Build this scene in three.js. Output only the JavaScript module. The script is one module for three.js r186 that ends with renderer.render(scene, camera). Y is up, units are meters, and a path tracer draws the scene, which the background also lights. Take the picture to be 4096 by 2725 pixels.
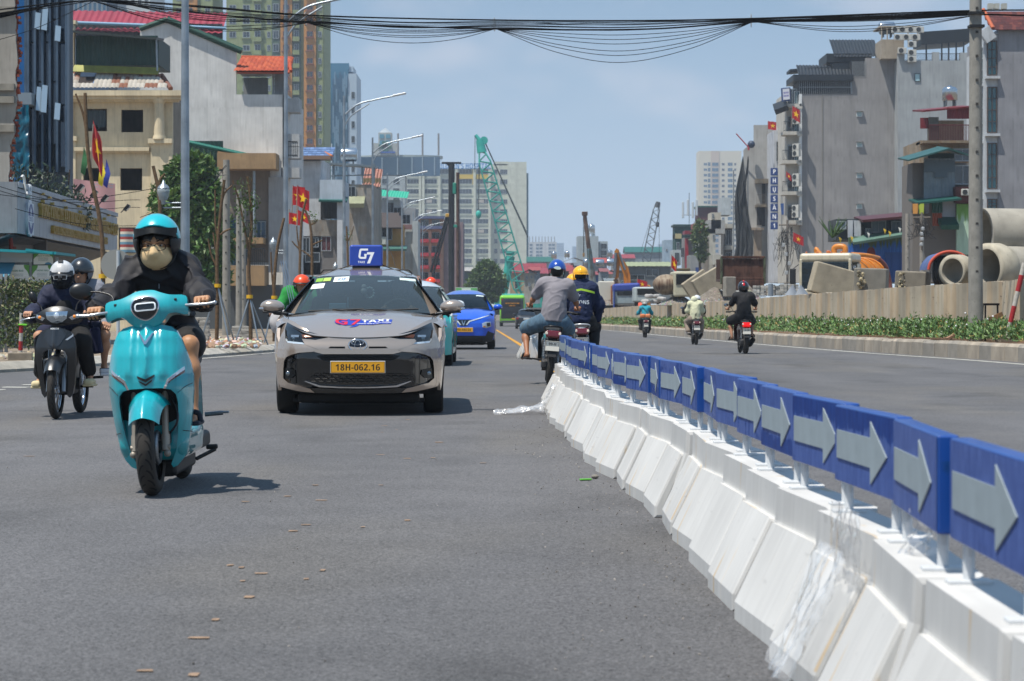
import*as THREE from 'three';
import{mergeGeometries,toCreasedNormals}from 'three/addons/utils/BufferGeometryUtils.js';
import{RoundedBoxGeometry}from 'three/addons/geometries/RoundedBoxGeometry.js';
import{TextGeometry}from 'three/addons/geometries/TextGeometry.js';
import{TessellateModifier}from 'three/addons/modifiers/TessellateModifier.js';
import{FontLoader}from 'three/addons/loaders/FontLoader.js';
// ---------- camera, sky, sun, exposure ----------
const FX=8689,CX=2048,HY=1237,CH=1.048; // focal length and principal point in photo pixels, lens height in metres
const scene=new THREE.Scene();
const camera=new THREE.PerspectiveCamera(2*Math.atan(1362.5/FX)*180/Math.PI,4096/2725,0.3,6000);
camera.position.set(0,CH,0);
camera.lookAt(0,CH,-10);
camera.setViewOffset(4096,2725,0,125.5,4096,2725);
camera.focus=20.5;
camera.userData.fStop=8;
const renderer=new THREE.WebGLRenderer({antialias:true});
renderer.toneMapping=THREE.LinearToneMapping;
renderer.toneMappingExposure=1.22;
renderer.shadowMap.enabled=true;
const SUNDIR=new THREE.Vector3(-0.30,1,0.26).normalize();
const sun=new THREE.DirectionalLight(new THREE.Color(1,0.945,0.86),5.0);
sun.position.copy(SUNDIR).multiplyScalar(300).add(new THREE.Vector3(0,0,-60));
sun.target.position.set(0,0,-60);
sun.castShadow=true;
sun.shadow.radius=1;
sun.shadow.mapSize.set(4096,4096);
Object.assign(sun.shadow.camera,{left:-90,right:90,top:120,bottom:-120,near:1,far:700});
scene.add(sun,sun.target);
scene.fog=new THREE.FogExp2(new THREE.Color(0.72,0.82,0.95),0.00034);
// ---------- deterministic noise ----------
let seed_=12345;
const rnd=()=>{seed_=(seed_+0x6d2b79f5)|0;let t=Math.imul(seed_^(seed_>>>15),1|seed_);t=(t+Math.imul(t^(t>>>7),61|t))^t;return((t^(t>>>14))>>>0)/4294967296;};
const rr=(a,b)=>a+(b-a)*rnd();
const hash=(x,y,z)=>{let h=Math.imul(x,374761393)^Math.imul(y,668265263)^Math.imul(z,2147483647^0x5bd1e995);h=Math.imul(h^(h>>>13),1274126177);return((h^(h>>>16))>>>0)/4294967296;};
const fade=(t)=>t*t*(3-2*t),lerp=(a,b,t)=>a+(b-a)*t,clamp=(x,a,b)=>Math.min(b,Math.max(a,x)),sstep=(a,b,x)=>fade(clamp((x-a)/(b-a),0,1));
function noise3(x,y,z){
const i=Math.floor(x),j=Math.floor(y),k=Math.floor(z),u=fade(x-i),v=fade(y-j),w=fade(z-k);
const l=(a,b)=>lerp(lerp(hash(i,j+a,k+b),hash(i+1,j+a,k+b),u),0,0);
return lerp(lerp(l(0,0),l(1,0),v),lerp(l(0,1),l(1,1),v),w);
}
function pn(x,y,per,s){ // value noise that repeats every per cells
const i=Math.floor(x),j=Math.floor(y),u=fade(x-i),v=fade(y-j),m=(a)=>((a%per)+per)%per;
return lerp(lerp(hash(m(i),m(j),s),hash(m(i+1),m(j),s),u),lerp(hash(m(i),m(j+1),s),hash(m(i+1),m(j+1),s),u),v);
}
const pf=(u,v,f,s,n=4)=>{let r=0,a=0.5,t=0;for(let i=0;i<n;i++,f*=2,a*=0.5){r+=a*pn(u*f,v*f,f,s+i);t+=a;}return r/t;};
const fbm=(x,y,z,n=3)=>{let r=0,a=0.5,t=0;for(let i=0;i<n;i++,x*=2,y*=2,z*=2,a*=0.5){r+=a*noise3(x,y,z);t+=a;}return r/t;};
// ---------- sky: haze at the horizon, deeper blue above, a few faint cumulus ----------
{
const W=2048,H=1024,data=new Float32Array(W*H*4);
const stops=[[-90,.50,.56,.62],[-2,.52,.59,.66],[0,.50,.60,.70],[3,.39,.51,.64],[8,.25,.375,.525],[20,.24,.38,.56],[90,.15,.28,.50]];
for(let j=0;j<H;j++){
const el=((j+.5)/H-.5)*180;
let k=0;while(k<stops.length-2&&el>stops[k+1][0])k++;
const a=stops[k],b=stops[k+1],t=clamp((el-a[0])/(b[0]-a[0]),0,1);
for(let i=0;i<W;i++){
const az=i/W*360;
let c=[1,2,3].map((q)=>lerp(a[q],b[q],t));
if(el>0){
const n=fbm(az*.30+9,el*.75+3,2.5,5),cov=sstep(.50,.80,n)*sstep(1.2,3.4,el)*(1-sstep(7,30,el))*.40;
c=[lerp(c[0],.60,cov),lerp(c[1],.61,cov),lerp(c[2],.68,cov)];
}
const o=(j*W+i)*4;data[o]=c[0];data[o+1]=c[1];data[o+2]=c[2];data[o+3]=1;
}
}
const t=new THREE.DataTexture(data,W,H,THREE.RGBAFormat,THREE.FloatType);
t.mapping=THREE.EquirectangularReflectionMapping;t.magFilter=t.minFilter=THREE.LinearFilter;t.needsUpdate=true;
scene.background=t;scene.environment=t;
}
// ---------- places ----------
const V=(x,y,z)=>new THREE.Vector3(x,y,z);
const gy=(D)=>-0.0037*clamp(D-45,0,165); // the road falls away slightly
const P=(x,y,D)=>V((x-CX)*D/FX,CH-(y-HY)*D/FX,-D); // a point seen at photo pixel (x, y) standing D metres away
const G=(x,y)=>{let D=40;for(let i=0;i<30;i++)D=(CH-gy(D))*FX/(y-HY);return V((x-CX)*D/FX,gy(D),-D);};
const xAt=(x,D)=>(x-CX)*D/FX,yAt=(y,D)=>CH-(y-HY)*D/FX;
// ---------- textures: neutral maps that colours multiply ----------
function tex(w,h,f,srgb=true){
const d=new Uint8Array(w*h*4);
for(let j=0;j<h;j++)for(let i=0;i<w;i++){
let c=f(i/w,j/h,i,j);if(typeof c==='number')c=[c,c,c];
const o=(j*w+i)*4;for(let q=0;q<3;q++)d[o+q]=clamp(c[q]*255,0,255);d[o+3]=255;
}
const t=new THREE.DataTexture(d,w,h);t.wrapS=t.wrapT=THREE.RepeatWrapping;t.magFilter=THREE.LinearFilter;t.minFilter=THREE.LinearMipmapLinearFilter;t.generateMipmaps=true;
if(srgb)t.colorSpace=THREE.SRGBColorSpace;t.needsUpdate=true;return t;
}
const TX={
asphalt:tex(1024,1024,(u,v,i,j)=>{const g=hash(i,j,5),h=hash(i>>1,j>>1,9),m=pf(u,v,8,3,5);const w=hash(i>>2,j>>2,6);let a=.80+.16*(g-.5)+.26*(h-.5)+.16*(w-.5)+.10*(m-.5);if(h>.965)a+=.25;if(h<.05)a-=.22;return[a,a,a*1.003];}),
asphaltB:tex(512,512,(u,v,i,j)=>.5+.5*(hash(i,j,1)-.5)+.3*(hash(i>>1,j>>1,2)-.5),false),
plaster:tex(512,512,(u,v)=>{const a=pf(u,v,4,11,6),b=pf(u,v,3,19,3),c=pn(u*60,v*4,60,3);return .90+.17*(a-.5)+.10*(b-.5)+.05*(c-.5)-.06*sstep(.62,.85,pn(u*26,v*3,26,27))*sstep(.4,.7,b);}),
conc:tex(512,512,(u,v,i,j)=>{const a=pf(u,v,5,31,6),p=pn(u*90,v*90,90,4);let c=.86+.24*(a-.5)+.05*(hash(i,j,3)-.5);if(p>.93)c-=.25;return[c,c*.99,c*.965];}),
streak:tex(512,512,(u,v,i,j)=>{const a=pn(u*40,v*3,40,41),b=pn(u*110,v*6,110,42),e=pf(u,v,6,43,5),r=sstep(.60,.85,pn(u*20,v*4,20,44));const q=pf(u,v,3,47,4);let c=.86+.09*(a-.5)+.05*(b-.5)+.32*(e-.5)+.18*(q-.5);if(pn(u*130,v*70,130,9)>.95)c-=.25;const k=r*sstep(.35,.65,q)*.8;return[c,c*lerp(.985,.92,k),c*lerp(.95,.82,k)];}),
scuff:tex(512,512,(u,v,i,j)=>{const a=pf(u,v,4,101,5),s=pn(u*14,v*60,60,8),d=pn(u*34,v*5,34,12),r=sstep(.78,.9,d)*sstep(.5,.7,pf(u,v,3,111,4));let c=.95+.12*(a-.5)+.05*(pn(u*50,v*4,50,15)-.5);if(s>.93&&a>.55)c-=.05;return[c,c*lerp(1,.90,r),c*lerp(.995,.76,r)];}),
metal:tex(512,512,(u,v)=>{const a=pf(u,v,4,51,5),b=pn(u*70,v*3,70,5);return .88+.2*(a-.5)+.08*(b-.5);}),
rust:tex(512,512,(u,v)=>{const a=pf(u,v,5,61,6),b=pn(u*50,v*4,50,6),t=sstep(.35,.7,a*.7+b*.3);return[lerp(.95,.55,t),lerp(.9,.40,t),lerp(.85,.30,t)];}),
cloth:tex(256,256,(u,v,i,j)=>.92+.10*(pf(u,v,6,71,4)-.5)+.05*(((i^j)&1)-.5)),
dirt:tex(512,512,(u,v,i,j)=>{const a=pf(u,v,8,81,6),g=hash(i,j,8);const c=.78+.42*(a-.5)+.14*(g-.5);return[c,c*.95,c*.88];}),
leafy:tex(256,256,(u,v)=>{const a=pf(u,v,6,91,5);return[.7+.5*(a-.4),.85+.3*(a-.5),.6+.5*(a-.5)];}),
};
const clones=new Map();
const tx=(n,s=1)=>{if(!n)return null;const k=n+s;if(!clones.has(k)){const t=TX[n].clone();t.repeat.set(1/s,1/s);t.needsUpdate=true;clones.set(k,t);}return clones.get(k);};
const mats=new Map();
// mat(colour, roughness, metalness, texture name, metres per repeat, extra)
function mat(c,r=.8,m=0,t=null,s=2,o={}){
const k=JSON.stringify([c,r,m,t,s,o]);
if(!mats.has(k)){
const q={color:new THREE.Color(c),roughness:r,metalness:m,side:THREE.DoubleSide,...o};
if(t)q.map=tx(t,s);
if(t&&o.bump){q.bumpMap=tx(t,s);q.bumpScale=o.bump;}
delete q.bump;
mats.set(k,new THREE.MeshPhysicalMaterial(q));
}
return mats.get(k);
}
const paint=(c,o={})=>mat(c,.32,0,null,1,{clearcoat:1,clearcoatRoughness:.04,...o});
const glassM=mat('#0c1216',.03,0,null,1,{clearcoat:1,clearcoatRoughness:.02});
const paneM=mat('#ffffff',.02,0,null,1,{transmission:1,thickness:0,ior:1.45});
const chromeM=mat('#d8dade',.12,1),steelM=mat('#9aa0a6',.38,.9,'metal',.6),galvM=mat('#aab4bc',.42,.75,'metal',.8),rubberM=mat('#151515',.82),darkM=mat('#0d0e10',.55),blackM=mat('#08090a',.4),gloss=mat('#060708',.12,0,null,1,{clearcoat:1,clearcoatRoughness:.05});
// ---------- geometry helpers ----------
const DEG=Math.PI/180;
function xf(g,p=[0,0,0],r=[0,0,0],s=[1,1,1]){return g.applyMatrix4(new THREE.Matrix4().compose(V(...p),new THREE.Quaternion().setFromEuler(new THREE.Euler(...r)),V(...s)));}
const box=(w,h,d,x=0,y=0,z=0,r=[0,0,0])=>xf(new THREE.BoxGeometry(w,h,d),[x,y,z],r);
const rbox=(w,h,d,q,x=0,y=0,z=0,r=[0,0,0],seg=2)=>xf(new RoundedBoxGeometry(w,h,d,seg,Math.min(q,w/2.01,h/2.01,d/2.01)),[x,y,z],r);
const cyl=(a,b,h,x=0,y=0,z=0,seg=16,r=[0,0,0],open=false)=>xf(new THREE.CylinderGeometry(a,b,h,seg,1,open),[x,y,z],r);
const sph=(r,x=0,y=0,z=0,s=[1,1,1],seg=16)=>xf(new THREE.SphereGeometry(r,seg,Math.ceil(seg*.7)),[x,y,z],[0,0,0],s);
const A3=(p)=>(p.isVector3?p.clone():V(...p));
function rod(a,b,r,seg=8,r2=r){a=A3(a);b=A3(b);const d=b.clone().sub(a),L=d.length(),g=new THREE.CylinderGeometry(r2,r,L,seg);g.applyQuaternion(new THREE.Quaternion().setFromUnitVectors(V(0,1,0),d.normalize()));const m=a.add(b).multiplyScalar(.5);return g.translate(m.x,m.y,m.z);}
const tube=(pts,r,n=24,seg=8)=>new THREE.TubeGeometry(new THREE.CatmullRomCurve3(pts.map(A3)),n,r,seg);
const lathe=(pts,seg=24)=>new THREE.LatheGeometry(pts.map((p)=>new THREE.Vector2(...p)),seg);
const torus=(R,r,x=0,y=0,z=0,rot=[0,0,0],seg=32,ts=10,arc=Math.PI*2)=>xf(new THREE.TorusGeometry(R,r,ts,seg,arc),[x,y,z],rot);
const shape=(pts,holes=[])=>{const s=new THREE.Shape(pts.map((p)=>new THREE.Vector2(...p)));for(const h of holes)s.holes.push(new THREE.Path(h.map((p)=>new THREE.Vector2(...p))));return s;};
function ext(pts,d,bevel=0,holes=[]){const g=new THREE.ExtrudeGeometry(shape(pts,holes),{depth:d-2*bevel,bevelEnabled:bevel>0,bevelSize:bevel,bevelThickness:bevel,bevelSegments:2,bevelOffset:-bevel,curveSegments:8});return g.translate(0,0,bevel);}
function grid(nu,nv,f){ // a surface f(u, v) -> [x, y, z]
const p=[],id=[],uv=[];
for(let j=0;j<=nv;j++)for(let i=0;i<=nu;i++){p.push(...f(i/nu,j/nv));uv.push(i/nu,j/nv);}
for(let j=0;j<nv;j++)for(let i=0;i<nu;i++){const a=j*(nu+1)+i,b=a+1,c=a+nu+1,d=c+1;id.push(a,b,d,a,d,c);}
const g=new THREE.BufferGeometry();g.setAttribute('position',new THREE.Float32BufferAttribute(p,3));g.setAttribute('uv',new THREE.Float32BufferAttribute(uv,2));g.setIndex(id);g.computeVertexNormals();return g;
}
function smooth(pts,n=4,closed=true){return new THREE.CatmullRomCurve3(pts.map((p)=>V(p[0],p[1],0)),closed,'centripetal').getPoints(pts.length*n).slice(0,closed?-1:undefined).map((p)=>[p.x,p.y]);}
// drape(polygon, f): a plate whose outline is the polygon, bent onto the surface f(u, v) -> [x, y, z], with edges thick metres deep along back
function drape(pts,f,edge=.05,thick=.015,back=[0,0,-1],holes=[]){
const s=new THREE.ShapeGeometry(shape(pts,holes),8);
let g=new TessellateModifier(edge,9).modify(s.toNonIndexed());
const p=g.attributes.position;for(let i=0;i<p.count;i++)p.setXYZ(i,...f(p.getX(i),p.getY(i)));
// smooth normals from the surface itself
const n=new Float32Array(p.count*3),e=1e-3;const src=new TessellateModifier(edge,9).modify(s.toNonIndexed()).attributes.position;
for(let i=0;i<p.count;i++){const u=src.getX(i),v=src.getY(i),a=V(...f(u+e,v)).sub(V(...f(u-e,v))),b=V(...f(u,v+e)).sub(V(...f(u,v-e)));a.cross(b).normalize().toArray(n,i*3);}
g=new THREE.BufferGeometry();g.setAttribute('position',p);g.setAttribute('normal',new THREE.BufferAttribute(n,3));
const out=[g];
if(thick>0)for(const ring of[pts,...holes]){
const q=[];for(let i=0;i<ring.length;i++){const a=ring[i],b=ring[(i+1)%ring.length],L=Math.hypot(b[0]-a[0],b[1]-a[1]),k=Math.max(1,Math.ceil(L/edge));for(let t=0;t<k;t++)q.push([lerp(a[0],b[0],t/k),lerp(a[1],b[1],t/k)]);}
const v=[],m=q.length;for(let i=0;i<m;i++){const A=f(...q[i]),B=f(...q[(i+1)%m]),a2=A.map((c,d)=>c+back[d]*thick),b2=B.map((c,d)=>c+back[d]*thick);v.push(...A,...a2,...B,...B,...a2,...b2);}
const w=new THREE.BufferGeometry();w.setAttribute('position',new THREE.Float32BufferAttribute(v,3));w.computeVertexNormals();out.push(w);
}
return merge(out);
}
const mirror=(pts)=>pts.map(([x,y])=>[-x,y]).reverse();
function merge(list){
const gs=[list].flat(9).filter(Boolean).map((g)=>{
let h=g.index?g.toNonIndexed():g;if(!h.attributes.normal)h.computeVertexNormals();
const o=new THREE.BufferGeometry(),n=h.attributes.position.count;o.setAttribute('position',h.attributes.position);o.setAttribute('normal',h.attributes.normal);
o.setAttribute('uv',h.attributes.uv||new THREE.BufferAttribute(new Float32Array(n*2),2));if(h.attributes.color)o.setAttribute('color',h.attributes.color);return o;
});
if(gs.some((g)=>g.attributes.color))for(const g of gs)if(!g.attributes.color)g.setAttribute('color',new THREE.BufferAttribute(new Float32Array(g.attributes.position.count*3).fill(1),3));
return gs.length===1?gs[0]:mergeGeometries(gs);
}
function metreUV(g,ox=0,oy=0){
const p=g.attributes.position,n=g.attributes.normal,uv=new Float32Array(p.count*2);
for(let i=0;i<p.count;i+=3){
let ax=0,ay=0,az=0;for(let k=0;k<3;k++){ax+=Math.abs(n.getX(i+k));ay+=Math.abs(n.getY(i+k));az+=Math.abs(n.getZ(i+k));}
for(let k=0;k<3;k++){const x=p.getX(i+k),y=p.getY(i+k),z=p.getZ(i+k);const[a,b]=ay>ax&&ay>az?[x,z]:ax>az?[z,y]:[x,y];uv[(i+k)*2]=a+ox;uv[(i+k)*2+1]=b+oy;}
}
g.setAttribute('uv',new THREE.BufferAttribute(uv,2));return g;
}
const tint=(g,c)=>{g=g.index?g.toNonIndexed():g;const n=g.attributes.position.count,a=new Float32Array(n*3),k=new THREE.Color(c);for(let i=0;i<n;i++)k.toArray(a,i*3);g.setAttribute('color',new THREE.BufferAttribute(a,3));return g;};
// ---------- things ----------
const taken=new Map();
const numbered=(n)=>{const k=taken.get(n)||0;taken.set(n,k+1);return k?n+'_'+String(k).padStart(3,'0'):n;};
function thing(name,label,category,pos=[0,0,0],ry=0,group){
const o=new THREE.Group();o.name=numbered(name);o.position.set(...(pos.isVector3?pos.toArray():pos));o.rotation.y=ry;o.userData={label,category};if(group)o.userData.group=group;scene.add(o);return o;
}
function part(name,geos,m,parent,o={}){ // one named mesh; uv in metres unless it carries its own print
const g=o.raw?geos:merge(geos);if(!o.uv&&!o.raw)metreUV(g,o.ox??0,o.oy??0);
const q=new THREE.Mesh(g,m);q.name=name;q.castShadow=q.receiveShadow=true;if(o.label)q.userData.label=o.label;if(o.kind)q.userData.kind=o.kind;(parent||scene).add(q);return q;
}
function solo(name,label,category,geos,m,o={}){const q=part(numbered(name),geos,m,scene,o);Object.assign(q.userData,{label,category});if(o.group)q.userData.group=o.group;if(o.pos)q.position.set(...(o.pos.isVector3?o.pos.toArray():o.pos));if(o.ry)q.rotation.y=o.ry;return q;}
function setting(name,geos,m,o={}){const q=part(numbered(name),geos,m,scene,o);q.userData.kind=o.kind||'structure';return q;}
function copyOf(o,label){const c=o.clone();c.name=numbered(o.name.replace(/_\d+$/,''));c.userData={...o.userData,label};scene.add(c);return c;}
// a printed face: canvas drawn by f(ctx, w, h)
function print(w,h,f,o={}){const c=document.createElement('canvas');c.width=w;c.height=h;f(c.getContext('2d'),w,h);const t=new THREE.CanvasTexture(c);t.colorSpace=THREE.SRGBColorSpace;t.anisotropy=8;return new THREE.MeshPhysicalMaterial({map:t,roughness:.45,side:THREE.DoubleSide,...o});}
const write=(g,s,x,y,size,color,font='bold',fam='sans-serif',align='center',sx=1)=>{g.save();g.font=`${font} ${size}px ${fam}`;g.fillStyle=color;g.textAlign=align;g.textBaseline='middle';g.translate(x,y);g.scale(sx,1);g.fillText(s,0,0);g.restore();};
const plate=(w,h,x,y,z,r=[0,0,0])=>xf(new THREE.PlaneGeometry(w,h),[x,y,z],r);
const font=await new FontLoader().loadAsync('fonts/droid/droid_sans_bold.typeface.json');
const serif=await new FontLoader().loadAsync('fonts/droid/droid_serif_bold.typeface.json');
const text3=(s,size,d,f=font)=>{const g=new TextGeometry(s,{font:f,size,depth:d,curveSegments:3,bevelEnabled:false});g.computeBoundingBox();const b=g.boundingBox;return g.translate(-(b.min.x+b.max.x)/2,-(b.min.y+b.max.y)/2,0);};
const starPts=(R,r=R*.39)=>[...Array(10)].map((_,i)=>{const a=Math.PI/2+i*Math.PI/5,q=i%2?r:R;return[Math.cos(a)*q,Math.sin(a)*q];});
const textShapes=(s,size)=>{const sh=font.generateShapes(s,size,3);const g=new THREE.ShapeGeometry(sh,3);g.computeBoundingBox();const b=g.boundingBox;return g.translate(-(b.min.x+b.max.x)/2,-(b.min.y+b.max.y)/2,0).toNonIndexed();};
const mapGeo=(g,f)=>{g=new TessellateModifier(.03,4).modify(g);const p=g.attributes.position;for(let i=0;i<p.count;i++)p.setXYZ(i,...f(p.getX(i),p.getY(i)));g.computeVertexNormals();return g;};
// ---------- ground, road, pavement ----------
const poly2=(pts)=>(D)=>{let i=0;while(i<pts.length-2&&D>pts[i+1][1])i++;const a=pts[i],b=pts[i+1],t=(D-a[1])/(b[1]-a[1]);return lerp(a[0],b[0],t);};
const LK=[[-9.9,31],[-9.3,33],[-8.44,35.8],[-8.06,37],[-7.5,40.8],[-6.8,47.7],[-6.08,55.5],[-5.75,65],[-5.55,90],[-5.4,150],[-5.4,320]]; // left kerb
const RK=[[10.9,33],[10.06,42.7],[9.3,52],[9.0,58],[8.4,74],[7.75,102],[7.3,133],[6.1,165],[5.6,200],[5.6,320]]; // right kerb
const leftKerb=poly2(LK),rightKerb=poly2(RK);
setting('ground',[box(9000,.1,9000,0,-1.0,-3000)],mat('#8d877c',.95,0,'dirt',6));
let road;
{
const cols=[],rows=[];for(let x=-46;x<=30;x+=(Math.abs(x)<12?.3:2))cols.push(x);for(let d=1;d<330;d+=(d<60?.3:d<120?1:5))rows.push(d);
const nu=cols.length-1,nv=rows.length-1,g=grid(nu,nv,(u,v)=>{const D=rows[Math.round(v*nv)];return[cols[Math.round(u*nu)],gy(D),-D];});
const p=g.attributes.position,uv=new Float32Array(p.count*2),col=new Float32Array(p.count*3);
for(let i=0;i<p.count;i++){
const x=p.getX(i),D=-p.getZ(i);uv[i*2]=x;uv[i*2+1]=D;
const a=fbm(x*.35,D*.16,1,4),b=fbm(x*1.7,D*.5,7,3),c=fbm(x*.9,D*.07,3,3);
const tr=Math.min(Math.abs(((x+20.9)%3.3)-.8),Math.abs(((x+20.9)%3.3)-2.3)),wr=sstep(.45,.05,tr)*sstep(.35,.6,fbm(x*2.2,D*.12,5,3)),st=sstep(.66,.74,fbm(x*1.9+8,D*.8,4,4));
let k=.93+.30*(a-.5)+.16*(b-.5)+.22*(c-.5)+.07*wr-.22*st,d=sstep(.47,.72,fbm(x*1.1+3,D*.35,9,4))*.5; // patchy sand and dust
col[i*3]=k*lerp(1,1.16,d);col[i*3+1]=k*lerp(1,1.09,d);col[i*3+2]=k*lerp(1.02,.96,d);
}
g.setAttribute('uv',new THREE.BufferAttribute(uv,2));g.setAttribute('color',new THREE.BufferAttribute(col,3));
road=setting('road',g,mat('#706f6f',.9,0,'asphalt',3.1,{vertexColors:true,bumpMap:tx('asphaltB',.9),bumpScale:.003}),{raw:true});
}
// a strip that follows a kerb line: from inner to outer offset at height h
const strip=(f,a,b,h,d0,d1,n)=>grid(1,n,(u,v)=>{const D=lerp(d0,d1,v);return[f(D)+lerp(a,b,u),gy(D)+h,-D];});
const whiteM=mat('#cfcfc9',.75,0,'conc',1.3),yellowM=mat('#d69a16',.75,0,'conc',1.3);
const patch=(cx,cz,w,d,h=.006)=>{const n=9,pts=[];for(let i=0;i<n;i++){const a=i/n*6.283,q=rr(.7,1.1);pts.push([Math.sign(Math.cos(a))*Math.abs(Math.cos(a))**.4*q*w/2,Math.sign(Math.sin(a))*Math.abs(Math.sin(a))**.4*q*d/2]);}return xf(new THREE.ShapeGeometry(shape(pts)),[cx,gy(cz)+h,-cz],[-Math.PI/2,0,0]);};
part('edge_line',strip(rightKerb,-.62,-.46,.006,35,300,120),whiteM,road);
part('edge_line',strip(leftKerb,.32,.46,.006,40,110,60),whiteM,road);
part('lane_line',grid(1,40,(u,v)=>{const D=lerp(66,150,v);return[lerp(.25,-1.15,v)+u*.14,gy(D)+.006,-D];}),yellowM,road);
for(const[x,y,w]of[[2160,1436,38],[2176,1446,38],[2192,1457,50],[2205,1471,52],[2216,1488,55],[2230,1509,58],[2252,1537,70],[2275,1572,66]]){const q=G(x-8,y);part('lane_dash',[patch(q.x,-q.z,w*.5/(FX/-q.z),.9)],yellowM,road);}
for(const[x,y,w]of[[0,1561,46],[60,1551,110],[135,1541,90],[178,1533,60]]){const q=G(x,y);part('lane_dash',[patch(q.x,-q.z,w/(FX/-q.z),.32)],whiteM,road);}
{
const fleckM=mat('#b39d8b',.9,0,'dirt',.3),pts=[[1830,90,26],[1725,117,34],[1782,135,16],[1970,192,46],[1708,248,52],[1828,265,40],[1945,262,26],[2170,285,40],[1415,385,36],[1710,385,26],[1103,459,52],[1290,435,46],[1440,453,72],[1373,563,56],[1315,591,60],[1830,543,36],[1628,573,24],[1170,782,76],[1085,755,30],[1035,745,36],[1448,768,30],[1376,807,32],[1088,816,30],[1120,888,54],[970,990,44],[895,1072,130],[650,1220,108],[870,1238,60],[2290,45,60],[2320,40,46],[1715,147,14],[130,255,66]];
for(const[x,y,w]of pts){const q=G(x/1.1224,1600+y/1.1224),s=FX/-q.z;part('paint_mark',[patch(q.x,-q.z,w/1.3/s,rr(.035,.065),.004)],fleckM,road);}
}
// left pavement, sandy verge and kerb stones
{
const n=60,d0=31,d1=320;
setting('pavement',[grid(14,n,(u,v)=>{const D=d0+(d1-d0)*v*v,x=leftKerb(D)-.3;return[lerp(x,x-42,u*u),gy(D)+.15+.03*fbm(x-u*u*42,D,2)*sstep(0,.05,u),-D];})],mat('#a39a8d',.92,0,'dirt',1.6));
const kerb=new THREE.Group();kerb.name='kerb';kerb.userData.kind='structure';scene.add(kerb);
const prof=ext([[0,0],[0,.05],[-.24,.16],[-.36,.165],[-.36,0]],.985,.012),gs=[0,1,2].map((i)=>metreUV(merge([xf(prof.clone(),[0,0,-.49])]),i*3.1,i)),ms=['#b3b0aa','#a8a49c','#bdbab4'].map((c)=>mat(c,.9,0,'conc',.9));
let D=31.5;while(D<150){const x=leftKerb(D),x2=leftKerb(D+1),k=new THREE.Mesh(gs[Math.floor(rnd()*3)],ms[Math.floor(rnd()*3)]);k.name='kerb_stone';k.castShadow=k.receiveShadow=true;k.position.set((x+x2)/2,gy(D),-(D+.5));const L=Math.hypot(x2-x,1);k.rotation.y=-Math.atan2(x2-x,1)+rr(-.01,.01);kerb.add(k);D+=1/L;}
}
// right median: tall kerb, soil, hedge, concrete wall
{
const kerb=new THREE.Group();kerb.name='median_kerb';kerb.userData.kind='structure';scene.add(kerb);
const prof=ext([[0,-.3],[0,.29],[.05,.35],[.22,.355],[.22,-.3]],.98,.014),gs=[0,1,2].map((i)=>metreUV(merge([xf(prof.clone(),[0,0,-.49])]),i*3.1,i)),ms=['#b9aea0','#aca499','#a09b94','#bdb2a4'].map((c)=>mat(c,.92,0,'conc',1.7,{bump:.004}));
let D=33.5;while(D<230){const st=D<48?rr(.75,.9):1,x=rightKerb(D),x2=rightKerb(D+1),k=new THREE.Mesh(gs[Math.floor(rnd()*3)],ms[Math.floor(rnd()*4)]);k.name='kerb_stone';k.castShadow=k.receiveShadow=true;k.position.set(lerp(x,x2,st/2)+rr(-.012,.012),gy(D)+rr(-.012,.012),-(D+st/2));k.scale.z=st;k.rotation.y=-Math.atan2(x2-x,1)+rr(-.012,.012);kerb.add(k);D+=st/Math.hypot(x2-x,1);}
}
const WL=[[13.4,40,1.86],[12.6,46.5,1.8],[12.05,51,1.75],[11.0,60,1.67],[9.9,78,1.53],[9.6,95,1.41],[9.1,125,1.37],[6.6,175,1.05],[6.2,200,.95]];
const wallX=poly2(WL),wallTop=poly2(WL.map((w)=>[w[2],w[1]]));
setting('soil',[grid(4,110,(u,v)=>{const D=33+167*v*v,a=rightKerb(D)+.18,b=wallX(D)+.1;return[lerp(a,b,u),gy(D)+.31+.07*fbm(u*9,D*2,3),-D];})],mat('#8a6f5a',.95,0,'dirt',.8,{bump:.02}));
setting('site_ground',[grid(6,40,(u,v)=>{const D=42+240*v,a=wallX(Math.min(D,199));return[lerp(a+.1,a+45,u),.25+.25*fbm(u*12,D*.4,4),-D];})],mat('#9a8f80',.95,0,'dirt',2));
{
const wallM=mat('#bdb3a3',.93,0,'streak',5.3,{bump:.012}),N=420,D0=40,D1=200,t=.26;
const f=(u,v)=>0,pts=[];
for(let i=0;i<=N;i++){const D=D0+(D1-D0)*(i/N)**1.5;pts.push([wallX(D)+.008*(hash(Math.floor(D*2.3),3,3)-.5),D,wallTop(D)+.05*(fbm(D*1.7,1,1,4)-.5)+.012*(hash(i,2,2)-.5)]);}
const face=(dx,flip)=>grid(N,6,(u,v)=>{const q=pts[Math.round(u*N)];return[q[0]+dx,lerp(gy(q[1])-.1,q[2],v),-q[1]];});
const top=grid(N,1,(u,v)=>{const q=pts[Math.round(u*N)];return[q[0]+v*t,q[2]+.02*v*(hash(Math.round(u*N),7,1)-.5),-q[1]];});
const end=grid(1,1,(u,v)=>[pts[N][0]+u*t,lerp(-.8,pts[N][2],v),-pts[N][1]]);
solo('concrete_wall','long board-marked concrete retaining wall stained brown behind the hedge','wall',[face(0),face(t),top,end],wallM);
}
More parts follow.
